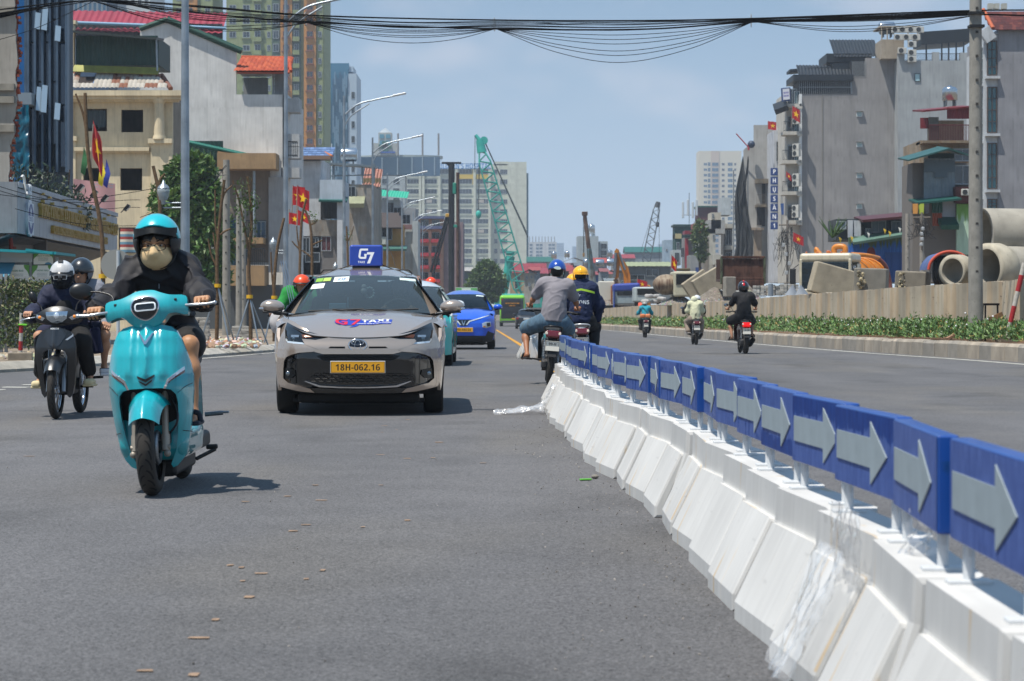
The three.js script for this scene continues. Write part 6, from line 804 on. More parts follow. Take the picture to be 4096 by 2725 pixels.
{ // large grey rendered house behind
const D=132,b=B('house','tall grey rendered house with green edged gable behind the cream house',D,560,1148,80,{base:-.3}),m=mat('#dcdcd9',.9,0,'plaster',3.4,{bump:.03});
const out=[[560,1060],[1124,1060],[1124,690],[1124,640],[1142,700],[1142,378],[944,378],[944,200],[668,84],[560,118]].map(([x,y])=>[b.X(x),b.Y(y)]);
part('wall',[xf(ext(out,.3),[0,0,-.3]),box(.3,b.Y(378),10,b.X(1140),b.Y(378)/2,-5),box(b.W,b.Y(378),.3,0,b.Y(378)/2,-10)],m,b.g);
part('roof_edge',[rod([b.X(560),b.Y(116),.1],[b.X(668),b.Y(78),.1],.16,4),rod([b.X(668),b.Y(78),.1],[b.X(968),b.Y(206),.1],.2,4)],mat('#123f33',.6,.2),b.g);
part('terrace_room',[box(b.m(100),b.m(90),.2,b.X(1000),b.Y(335),-3),box(b.m(6),b.m(100),.15,b.X(1090),b.Y(328),-.4),box(b.m(40),b.m(100),.2,b.X(1110),b.Y(328),-1.2),box(b.m(150),.2,3,b.X(1020),b.Y(278),-1.6)],mat('#8b8f90',.85,0,'plaster',2),b.g);
const tm=['#b54a28','#a84424','#c05a34'].map((c)=>mat(c,.85,0,'conc',.5)),tg=metreUV(merge([grid(4,1,(u,v)=>[(u-.5)*.36,.06*Math.sin(u*3.14),(v-.5)*.5])]));
for(let r=0;r<8;r++)for(let i=0;i<12;i++){const x=b.X(950+r*0)+i*.26+.02*r;const q=new THREE.Mesh(tg,tm[Math.floor(rnd()*3)]);q.name='roof_tile';q.castShadow=q.receiveShadow=true;q.position.set(x,b.Y(282)+r*.135,.3-r*.30);q.rotation.x=.42;b.g.add(q);}
part('tile_bed',[box(b.m(210),.08,2.9,b.X(1056),b.Y(256),-.8,[.44,0,0])],mat('#8d3d24',.9),b.g);part('ridge',[rod([b.X(948),b.Y(214),-2],[b.X(1142),b.Y(218),-2],.12,8),rod([b.X(1142),b.Y(218),-2],[b.X(1166),b.Y(288),.4],.1,8)],mat('#a3431f',.85),b.g);
for(const[y,h]of[[420,55],[560,50],[610,45],[690,40]])part('balcony',[box(1.1,b.m(h),1.4,b.X(1160),b.Y(y),-.9)],mat('#b9bcbd',.8,0,'plaster',1.5),b.g);part('balcony_rail',rail(.9,.9,7).map((g)=>xf(g,[b.X(1158),b.Y(625),-.2])),darkM,b.g);
// canopy and lower floors with tan bands
part('side_canopy',[xf(corrug(b.m(215),b.m(120),.3,.03),[b.X(795),b.Y(630),1.2])],mat('#0f4038',.55,.2,'metal',1.5),b.g);
part('canopy_edge',[rod([b.X(690),b.Y(560),1.5],[b.X(1088),b.Y(648),1.5],.14,4)],mat('#12665a',.5,.2),b.g);
const tan=mat('#a98a63',.7,0,'plaster',2);
part('fascia',[box(b.m(232),b.m(62),3.2,b.X(1000),b.Y(652),.2),xf(ext([[b.X(884),b.Y(625)],[b.X(1090),b.Y(640)],[b.X(884),b.Y(612)]],.3),[0,0,1.3])],tan,b.g);part('balcony_band',[box(b.m(150),b.m(24),2.4,b.X(990),b.Y(966),.5),box(b.m(160),b.m(80),2.4,b.X(990),b.Y(1104),.5)],tan,b.g);part('balcony_rail',rail(b.m(170),1.0,22).map((g)=>xf(g,[b.X(990),b.Y(953),1.6])).concat(rail(b.m(160),1.0,20).map((g)=>xf(g,[b.X(990),b.Y(1064),1.6]))),mat('#202a30',.5,.3),b.g);
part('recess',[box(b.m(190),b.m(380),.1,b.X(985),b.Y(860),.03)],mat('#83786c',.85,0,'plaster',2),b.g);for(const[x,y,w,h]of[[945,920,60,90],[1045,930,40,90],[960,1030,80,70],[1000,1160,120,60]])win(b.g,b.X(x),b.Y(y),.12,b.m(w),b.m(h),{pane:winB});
part('post',[rod([b.X(1027),b.Y(960),1.4],[b.X(1027),b.Y(690),1.4],.08,8)],mat('#8f9ba3',.5),b.g);part('render_panel',[box(b.m(58),b.m(380),.4,b.X(1105),b.Y(900),.1)],mat('#aeb0b1',.9,0,'plaster',2.5),b.g);part('base_wall',[box(b.W,b.Y(1140),.3,0,b.Y(1140)/2,.2)],mat('#4a4f52',.8),b.g);
}
{ // long shed roof and blocks beyond
const D=165,b=B('roof_shed','long crimson corrugated roof with dark cladding behind the gable',D,272,905,48,{cat:'shed',base:8});
part('cladding',[xf(corrug(b.m(620),b.m(60),.45,.05),[b.X(580),b.Y(125),0])],mat('#3a3a40',.6,.2,'metal',2),b.g);part('gutter',[rod([b.X(280),b.Y(92),.3],[b.X(905),b.Y(115),.3],.14,6)],mat('#5f8aa6',.5),b.g);part('roof',[xf(corrug(b.m(640),3.2,.5,.05),[b.X(575),b.Y(80),-.9],[-.95,0,-.035])],mat('#9c2f42',.5,.2,'metal',2),b.g);part('back_wall',[box(b.m(600),12,8,b.X(580),3.2,-5)],mat('#34353a',.8),b.g);
}
// towers
function tower(name,label,D,x0,x1,ytop,cols,rowH,o){
const b=B(name,label,D,x0,x1,ytop,{base:-.8}),y1=o.y1??b.H-.6;part('wall',[box(b.W,b.H,o.depth||18,0,b.H/2,-(o.depth||18)/2)],o.m,b.g);
for(const c of cols){if(c.band)part('bay',[box(b.m(c.w),b.H,c.band,b.X(c.x),b.H/2,c.band/2-.1)],c.m||o.m,b.g);const z=(c.band||0)+.02;for(let y=y1-(c.off||0);y>(o.stop??8);y-=rowH){if(c.win)win(b.g,b.X(c.x),y-rowH*.45,z,b.m(c.win),rowH*(c.h||.45),{pane:c.pane,frame:c.frame,nx:c.nx,t:.12});if(c.box)part('balcony',[box(b.m(c.box),rowH*.34,1.0,b.X(c.x),y-rowH*.82,z+.4)],c.bm||o.m,b.g);if(c.sill)part('sill',[box(b.m(c.win)+.5,.16,.4,b.X(c.x),y-rowH*.72,z+.1)],c.sill,b.g);}}
return b;
}
{
const gr=mat('#8f9a6a',.85,0,'plaster',4),dg=mat('#4e6457',.85,0,'plaster',4),or=mat('#c4873c',.85,0,'plaster',4),br=mat('#7a4a36',.7);
tower('apartment_tower','tall green and orange apartment tower beyond the grey house',500,905,1296,-120,[{x:930,win:28,w:10},{x:985,win:28,sill:gr},{x:1030,win:24,box:34,bm:gr,h:.55},{x:1075,win:14},{x:1104,w:34,band:.3,m:dg,win:24,h:.6},{x:1146,w:46,band:1.0,m:or,win:26,frame:br,sill:br},{x:1186,w:34,band:.5,m:dg,win:20,box:26,bm:gr,h:.6},{x:1241,w:48,band:1.2,m:or,win:26,frame:br,sill:br},{x:1280,w:26,band:.6,m:gr,win:14}],3.08,{m:gr,stop:18,y1:88});
tower('apartment_tower','orange and green tower top directly behind the crimson roof',505,690,850,-120,[{x:715,win:24},{x:760,w:60,band:.8,m:or,win:24,frame:br},{x:830,win:22}],3.08,{m:gr,stop:60,y1:88});
tower('office_tower','dark blue glass block at the top left behind the roofs',420,272,432,-120,[...Array(8)].map((_,i)=>({x:284+i*19,win:17,h:.92,nx:1,pane:winB})),3.4,{m:mat('#1d3d59',.4,.3),stop:55,y1:68});tower('office_tower','white office block at the top left between the blue and orange towers',430,434,600,-120,[...Array(6)].map((_,i)=>({x:450+i*27,win:15,h:.5})),3.4,{m:mat('#b9c0c4',.7),stop:55,y1:68});
const b=B('glass_tower','slim teal glass tower with staggered white fins',650,1294,1426,274,{});part('wall',[box(b.m(100),b.H,20,b.X(1342),b.H/2,-10),box(b.m(100),3,18,b.X(1345),b.H+.2,-10)],mat('#1a6a86',.12,.3,null,1,{clearcoat:1}),b.g);part('side_wall',[box(b.m(40),b.H-1.5,19,b.X(1406),b.H/2-.75,-9.6),box(b.m(26),1.6,12,b.X(1398),b.H,-8)],mat('#9fb0be',.7),b.g);
for(let r=0;r<16;r++)for(let i=0;i<14;i++)if(hash(r,i,4)>(i<5?.62:.25))part(i<5?'fin':'glass_panel',[box(b.m(i<5?3:6),3.9,.5,b.X(1300+i*6.6),b.H-3-r*4.1-(i%3),.25)],i<5?mat('#c5d0d6',.5):mat(hash(r,i,7)>.5?'#6d8ea4':'#2a5a76',.2,.3),b.g);
for(let r=0;r<14;r++)win(b.g,b.X(1412),b.H-8-r*4.4,.0,1,2,{nx:1});
}
// ---------- middle and far distance, left and centre ----------
const PL=(c,s=2.5)=>mat(c,.88,0,'plaster',s),CT=(c)=>mat(c,.92,0,'streak',4),MT=(c)=>mat(c,.5,.2,'metal',2);
const bx=(b,x0,y0,x1,y1,d=.3,z=0,r)=>box(b.m(x1-x0),b.m(y1-y0),d,b.X((x0+x1)/2),b.Y((y0+y1)/2),z,r);
// pitched roof whose eave runs along x: front slope, back slope, gables
function gable(b,x0,x1,ye,yr,depth,m,z=0,name='roof'){const a=b.X(x0),c=b.X(x1),e=b.Y(ye),r=b.Y(yr),n=Math.max(2,Math.round((c-a)/.5)),o=.12;return part(name,[grid(n*2,1,(u,v)=>[lerp(a-o,c+o,u),lerp(e,r,v)+(Math.round(u*n*2)%2)*.05,z+.4-v*(depth/2+.4)]),grid(n*2,1,(u,v)=>[lerp(a-o,c+o,u),lerp(r,e,v)+(Math.round(u*n*2)%2)*.05,z-depth/2-v*depth/2])],m,b.g);}
function gableX(b,x0,x1,ye,yr,depth,m,z=0){const a=b.X(x0),c=b.X(x1),e=b.Y(ye),r=b.Y(yr),k=(a+c)/2;return part('roof',[grid(1,1,(u,v)=>[lerp(a-.3,k,u),lerp(e,r,u),z+.4-v*depth]),grid(1,1,(u,v)=>[lerp(k,c+.3,u),lerp(r,e,u),z+.4-v*depth])],m,b.g);}
{
let b=B('townhouse','white townhouse with blue tiled roof next to the lamp posts',172,1165,1378,632);shell(b,PL('#c3c7cb'),9,[],{w1:b.X(1282)});part('wing',[bx(b,1283,722,1377,805,6,-2)],PL('#b9c6d2'),b.g);part('side_wall',[bx(b,1352,805,1378,1085,6,-2)],PL('#c8ccd0'),b.g);
for(let r=0;r<5;r++)for(let i=0;i<9;i++)part('roof_tile',[box(.36,.05,.42,b.X(1186+r*2)+i*.33,b.Y(628)+r*.18,.3-r*.28,[.5,0,0])],mat(['#4d6a94','#5a76a0','#456089'][(i+r)%3],.7),b.g);part('eave',[bx(b,1178,625,1326,640,1.6,0)],mat('#7a6252',.9),b.g);part('ridge',[rod([b.X(1190),b.Y(590),-1],[b.X(1270),b.Y(594),-1],.1,6),rod([b.X(1270),b.Y(594),-1],[b.X(1330),b.Y(626),.3],.1,6)],mat('#b5672f',.8),b.g);
part('lower_floor',[bx(b,1240,880,1356,945,.4,0),bx(b,1180,800,1285,940,.3,-.6)],CT('#8d8985'),b.g);part('window_grille',[bx(b,1286,800,1366,876,.1,.1),...[...Array(12)].map((_,i)=>rod([b.X(1289+i*6.6),b.Y(876),.25],[b.X(1289+i*6.6),b.Y(800),.25],.03,4))],mat('#1d1d20',.7),b.g);part('awning',[bx(b,1280,795,1392,803,1.6,.6,[.25,0,-.02])],MT('#12625a'),b.g);
part('ground_floor',[bx(b,1165,945,1356,1100,.4,-.2)],mat('#6d6a68',.85),b.g);for(const[x,y,w,h,p]of[[1305,975,40,60,mat('#4a2026',.6)],[1262,970,26,40],[1225,985,30,70],[1250,1030,60,40]])win(b.g,b.X(x),b.Y(y),.1,b.m(w),b.m(h),{pane:p});
b=B('townhouse','grey concrete townhouse with steel roof terrace frame',195,1283,1500,720);part('wall',[bx(b,1378,738,1492,1080,8,-4),bx(b,1290,735,1400,760,8,-4)],CT('#9b9997'),b.g);part('terrace_frame',[bx(b,1285,652,1500,660,5,-2,[.04,0,-.06]),...[1306,1336,1450,1497].map((x)=>rod([b.X(x),b.Y(735),.2],[b.X(x),b.Y(655),.2],.09,6)),rod([b.X(1300),b.Y(705),.2],[b.X(1500),b.Y(700),.2],.06,5)],MT('#7f8d96'),b.g);part('screen',[bx(b,1284,664,1306,706,.1,-.5)],MT('#0f5a48'),b.g);part('awning',[bx(b,1392,800,1460,818,1.5,.6,[.5,0,0])],MT('#a5a98a'),b.g);win(b.g,b.X(1405),b.Y(770),.1,.8,1.1,{});
tank('steel water tank on the roof terrace frame left of centre',P(1396,660,196),.62,1.5,false,'rooftop water tanks');
b=B('townhouse','narrow house with rust orange awning behind the second lamp post',215,1452,1528,740);part('wall',[bx(b,1455,740,1512,1080,6,-3)],CT('#8b8a88'),b.g);part('awning',[xf(corrug(b.m(72),2.2,.3,.04),[b.X(1490),b.Y(710),.2],[-.6,0,-.1])],MT('#8a5240'),b.g);part('awning_skirt',[xf(corrug(b.m(70),.9,.3,.04),[b.X(1490),b.Y(732),.6])],MT('#8f7850'),b.g);
b=B('townhouse','ochre old house with dark tiled roof and balcony plants',225,1500,1612,872);part('wall',[bx(b,1505,895,1606,1080,7,-3.5)],PL('#b98c45'),b.g);for(let r=0;r<3;r++)part('roof',[bx(b,1500+r*6,893-r*14,1612-r*10,899-r*14,2,.4-r,[.5,0,0])],mat('#3d3431',.85),b.g);win(b.g,b.X(1548),b.Y(935),.1,1.1,1.3);part('awning',[bx(b,1508,990,1630,998,2,1,[.2,0,0])],MT('#4d7f74'),b.g);acUnit('air conditioner on the ochre house front',P(1522,978,224),0,'air conditioners on far fronts',1.3);
b=B('townhouse','grey house with turquoise awning and cluttered roof',240,1505,1660,800);part('wall',[bx(b,1520,800,1600,1100,7,-3.5),bx(b,1600,830,1660,1100,7,-4.5)],PL('#9fa3a8'),b.g);part('awning',[xf(corrug(b.m(125),1.2,.3,.04),[b.X(1572),b.Y(776),.4],[-.9,0,-.14])],mat('#1d9a80',.5),b.g);for(const[x,y]of[[1560,830],[1590,850],[1625,880],[1625,930]])win(b.g,b.X(x),b.Y(y),.05,.9,1.2);
b=B('townhouse','white narrow house gable right of the ochre house',232,1608,1672,884);part('wall',[bx(b,1650,884,1672,1100,6,-3),bx(b,1610,895,1652,1100,6,-3.3)],PL('#bcc3c4'),b.g);part('brick_band',[bx(b,1612,898,1648,918,.2,.0)],mat('#7a5a58',.9),b.g);
// pink block
b=B('apartment_block','pink block with red balconies and arched top windows',300,1662,1852,866);const pk=PL('#c89c84'),rd=mat('#a02430',.7);part('wall',[bx(b,1664,876,1775,1150,10,-5)],pk,b.g);part('side_wall',[bx(b,1775,888,1852,1200,9,-4.6)],PL('#8f7c80'),b.g);part('cornice',[bx(b,1662,905,1778,917,1.2,.4),bx(b,1662,866,1778,876,1.2,.4)],mat('#4d5578',.7),b.g);
for(let r=0;r<5;r++)for(let i=0;i<2;i++){const x=1698+i*45,y=[895,945,1000,1050,1105][r];win(b.g,b.X(x),b.Y(y),.06,1.1,1.1,{});if(r)part('balcony',[bx(b,x-18,y+12,x+18,y+26,1.2,.5)],rd,b.g);if(r===1)part('arch',[torus(.65,.14,b.X(x),b.Y(y-12),.1,[0,0,0],16,6,Math.PI)],pk,b.g);}part('pilaster',[1676,1720,1766].map((x)=>bx(b,x-5,920,x+5,1150,.5,.2)),pk,b.g);part('stripe',[bx(b,1826,900,1836,1140,.2,.05)],mat('#6d2c38',.7),b.g);
// hospital
b=B('hospital_building','long pale hospital block with blue rooftop lettering in the haze',790,1598,2106,676,{base:-2});const hp=mat('#d2d6c6',.85,0,'plaster',6),hw=mat('#27313b',.2,0,null,1,{clearcoat:1});part('wall',[bx(b,1600,676,1962,1180,20,-10),bx(b,2030,648,2106,1180,24,-12),bx(b,1962,655,2032,1180,16,-10),bx(b,1975,645,2032,660,8,-6)],hp,b.g);
for(const x of[1680,1693,1757,1826,1898,1958])part('pilaster',[bx(b,x-5,676,x+5,1180,1.0,.4)],hp,b.g);for(let r=0;r<10;r++){const y=686+r*39.8;for(const[x,w]of[[1653,50],[1723,50],[1792,50],[1862,50],[1931,48],[1983,14],[2015,30]]){const q=win(b.g,b.X(x),b.Y(y),x>1970?-1.95:.1,b.m(w),1.75,{pane:hw,nx:w>20?4:1,t:.14});if(hash(r,x,3)>.8)part('blind',[bx(b,x-w*.4,y-6,x+w*.1,y+6,.05,.16)],mat('#a8a29a',.8),q.parent);}part('string_course',[bx(b,1600,y+14,1962,y+16,.25,.1)],mat('#c2c7ba',.8),b.g);}
part('yellow_band',[bx(b,1836,698,1956,716,.3,.3),bx(b,1890,676,1902,738,.4,.35)],mat('#c7a93a',.7),b.g);const hl=text3("NATIONAL CHILDREN'S HOSPITAL",2.0,.4);hl.computeBoundingBox();hl.scale(b.m(345)/(hl.boundingBox.max.x-hl.boundingBox.min.x),1,1);part('lettering',[xf(hl,[b.X(1790),b.Y(665),.6])],mat('#2f77b8',.5),b.g);part('sign_rail',[bx(b,1612,654,1968,656,.3,.5),bx(b,1612,674,1968,677,.4,.5)],mat('#8fa3ae',.5),b.g);part('stair_tower',[bx(b,2104,690,2114,1180,10,-9)],mat('#31606e',.3,.3),b.g);
b=B('office_building','dark glass building with disc roof, clock tower and roof masts',720,1415,1775,625,{base:-2});part('glass_front',[bx(b,1422,628,1760,704,18,-9)],mat('#2d5570',.12,.4,null,1,{clearcoat:1}),b.g);part('wall',[bx(b,1480,700,1620,1000,12,-6)],PL('#aab3b4',6),b.g);part('roof_disc',[xf(cyl(b.m(172),b.m(172),.9,0,0,0,48),[b.X(1596),b.Y(624),-8],[0,0,0],[1,1,.5])],mat('#9aa29c',.7),b.g);for(const x of[1528,1590,1648,1690,1738])part('mullion',[bx(b,x-2,630,x+2,700,.3,.2)],mat('#8fa1ac',.5,.3),b.g);
part('clock_tower',[bx(b,1513,530,1566,622,5,-3),bx(b,1490,572,1592,622,6,-3.6)],PL('#b3b8b4',5),b.g);part('spire',[xf(new THREE.ConeGeometry(b.m(38),b.m(24),4),[b.X(1539),b.Y(520),-3],[0,.785,0])],mat('#9aa3a8',.6),b.g);for(const[y,c]of[[545,'#4f8aa0'],[570,'#4f8aa0']])part('tower_pane',[bx(b,1518,y-8,1536,y+8,.2,-.4),bx(b,1543,y-8,1561,y+8,.2,-.4)],mat(c,.2),b.g);part('green_emblem',[bx(b,1528,565,1552,605,.4,-.3),bx(b,1514,578,1566,594,.4,-.3)],mat('#185a48',.6),b.g);part('blue_emblem',[bx(b,1518,606,1580,612,.4,-.3)],mat('#1d4fa0',.6),b.g);for(const x of[1592,1690,1754])part('mast',[rod([b.X(x),b.Y(622),0],[b.X(x),b.Y(534),0],.35,6)],mat('#7d7c7c',.6),b.g);for(let r=0;r<4;r++)for(const x of[1505,1540,1585])win(b.g,b.X(x),b.Y(725+r*38),.1,2,1.6);
}
// distant low roofs and blocks in the centre
{
const H=(label,D,x0,x1,ye,yr,ybot,wall,roof,o={})=>{const b=B('low_house',label,D,x0,x1,yr,{});if(wall)part('wall',[bx(b,x0,ye,x1,ybot,o.d||7,-(o.d||7)/2)],PL(wall),b.g);if(roof)(o.side?gableX(b,x0,x1,ye,yr,8,MT(roof)):gable(b,x0,x1,ye,yr,8,MT(roof)));for(const[x,y,w,h]of o.w||[])win(b.g,b.X(x),b.Y(y),.08,b.m(w),b.m(h));return b;};
H('cream house with red roof right of the teal crane',360,2040,2185,1092,1052,1200,'#b09a78','#963238',{w:[[2070,1130,22,50],[2150,1120,18,30]]});H('brown house under the second red roof',345,2150,2215,1095,1072,1200,'#7d6a58','#9c3540');H('house with teal hipped roof above the blue helmet',520,2108,2212,1048,1026,1110,'#8e9294','#1f6a5c');H('house with dark red gable and tan roof',480,2245,2352,1052,1030,1130,'#8a5a58','#b39a88',{side:1});H('house with orange and red roof beside the telescopic crane',430,2366,2428,1052,1030,1130,'#7b8085','#b5402c');H('house with red roof behind the excavator',500,2448,2540,1034,1016,1130,'#8d9093','#a3383c');H('long teal roofed building right of centre',520,2500,2662,1010,986,1110,'#8b959c','#216a62');H('building with pale green roof and balcony',260,2512,2686,1066,1046,1200,'#6f777c','#a9b083',{w:[[2610,1090,50,30],[2550,1110,60,22],[2640,1115,40,24]]});H('low blue shed behind the workers',300,2330,2430,1100,1085,1200,'#2f5f94','#9c3f3c');H('dark shed with red eaves beside the blue helmet',320,2230,2340,1085,1060,1200,'#55595c','#a33a3c');H('grey shed behind the green billboard',330,1846,1905,1085,1068,1190,'#5f686e','#b7b2aa');
for(let k=0;k<22;k++){const x=2115+k*27+rr(-8,8),D=240+(k*67)%230,w=rr(30,58),y=1058+rr(-14,34),roof=['#9c3a38','#a8443a','#6d7478','#8d9a96','#2d6a62','#96504a'][k%6],wall=['#a8a498','#8d949a','#b5a58c','#7c8288','#a39488'][k%5];H(`small ${['red', 'orange red', 'grey', 'pale grey', 'teal', 'brown red'][k % 6]} roofed house in the far centre, ${['first', 'second', 'third', 'fourth', 'fifth', 'sixth', 'seventh', 'eighth', 'ninth', 'tenth', 'eleventh', 'twelfth', 'thirteenth', 'fourteenth', 'fifteenth', 'sixteenth', 'seventeenth', 'eighteenth', 'nineteenth', 'twentieth', 'twenty-first', 'twenty-second'][k]} from the crane`,D,x-w/2,x+w/2,y+16,y,1215,wall,roof,{side:k%3===0,w:[[x-w*.25,y+34,8,14],[x+w*.2,y+32,9,12],[x,y+62,10,16]]});}
H('long dark warehouse behind the site vehicles',280,2420,2720,1125,1112,1200,'#5d676d','#848b8c');H('row of dark shops below the excavator',270,2380,2560,1140,1128,1210,'#4c5257','#6d6a66',{w:[[2400,1165,30,30],[2450,1165,30,30],[2520,1165,30,30]]});
let b=B('apartment_block','pale slab house with rooftop tank beside the telescopic crane',560,2308,2432,945,{});part('wall',[bx(b,2310,945,2394,1060,10,-5),bx(b,2398,965,2432,1060,8,-5),bx(b,2368,935,2382,950,3,-3)],PL('#a9b4b8',4),b.g);for(const y of[985,1012,1035])win(b.g,b.X(2416),b.Y(y),-.85,1.6,1.4);tank('steel tank on top of the pale slab house',P(2366,940,562),.9,2.4,true,'rooftop water tanks');
b=B('apartment_block','distant white block with ribbon windows left of the blue helmet',1400,2112,2226,962,{base:-3});part('wall',[bx(b,2112,968,2226,1080,20,-10)],PL('#c9cccd',8),b.g);for(let r=0;r<5;r++)for(const x of[2124,2150,2164,2200,2214])win(b.g,b.X(x),b.Y(980+r*14),.1,b.m(12),1.3,{pane:winB});part('roof_masts',[...Array(9)].map((_,i)=>rod([b.X(2118+i*12.5),b.Y(968),0],[b.X(2118+i*12.5),b.Y(946),0],.3,4)),mat('#8d949a',.6),b.g);
for(const[x0,x1,y,w]of[[2226,2256,972,'right of the white block'],[2290,2318,985,'left of the pale slab house'],[2636,2662,975,'above the teal roof']]){b=B('distant_tower',`hazy blue tower on the horizon ${w}`,2600,x0,x1,y,{base:-5});part('wall',[bx(b,x0,y,x1,1080,20,-10)],mat('#7d98ac',.6),b.g);for(let r=0;r<6;r++)part('window_band',[bx(b,x0+2,y+4+r*9,x1-2,y+8+r*9,.4,.1)],mat('#4f6f88',.3),b.g);}  // aerial haze is put into the blue of walls and bands
for(const[x,y,D]of[[2216,1028,420],[2268,1024,440],[2400,1062,330],[2445,1060,330],[2440,1022,420],[2346,1070,300]])tank(`silver roof tank ${['behind the blue helmet', 'above the red gable', 'left of the excavator stick', 'below the excavator stick', 'on the red roof behind the excavator', 'over the yellow hard hat'][[2216, 2268, 2400, 2445, 2440, 2346].indexOf(x)]}`,P(x,y+12,D),.55,1.3,x===2400||x===2445?false:true,'rooftop water tanks');
b=B('billboard','green advertising billboard with white lettering behind the blue car',230,1822,1910,1150,{cat:'billboard'});part('board',[bx(b,1822,1150,1910,1194,.3,0)],mat('#c5cac6',.6),b.g);part('board_print',[plate(b.m(85),b.m(40),b.X(1866),b.Y(1172),.17)],print(256,120,(g,w,h)=>{g.fillStyle='#1f8a3c';g.fillRect(0,0,w,h);g.fillStyle='#5fae62';g.fillRect(0,0,w,40);g.fillStyle='#d9e6d8';g.fillRect(70,4,110,30);g.fillStyle='#d9e6d8';for(let i=0;i<16;i++)g.fillRect(20+i*14,56,10,12);write(g,'INT BAO SON',w/2,96,34,'#e3eee2');}),b.g,{uv:true});part('legs',[1835,1895].map((x)=>bx(b,x-2,1194,x+2,1260,.2,0)),steelM,b.g);
}
tree('broadleaf_tree','round green tree standing beyond the green bus',P(1945,1210,285),[{p:[[0,0,0],[.2,2,0],[-.1,4,.2]],r0:.35,r1:.2},{p:[[0,2.4,0],[1.2,3.4,0]],r0:.2,r1:.1}],[[0,3.4,0,2.1,1.5,1.6],[-1.3,2.2,.4,1.3,1.2,1.2],[1.3,2.4,.3,1.4,1.3,1.2],[.1,4.5,0,1.3,.9,1.1],[.9,.9,.6,1,.8,.9,.6]],1500,.62,[.075,.14,.03]);
tree('broadleaf_tree','dense green tree between the cream house and the concrete pole',P(770,1210,100),[{p:[[0,0,0],[.1,2.5,0],[-.2,5,0]],r0:.28,r1:.15}],[[-.2,4.5,0,1.8,1.9,1.3],[.7,2.8,.2,1.2,1.6,1.1],[-.8,2.4,.2,1.1,1.7,1.1],[0,6.0,0,1.0,.8,.9],[.9,1.2,.3,.8,.9,.8,.7]],2600,.42,[.085,.17,.03]);
tree('street_tree','small leafy tree among the right hand townhouses',P(2800,1090,240),[{p:[[0,0,0],[0,2,0],[.1,4,0]],r0:.15,r1:.08}],[[0,4,0,.9,1.9,.8],[.2,2,0,.6,.8,.6,.5]],900,.45,[.08,.13,.03]);
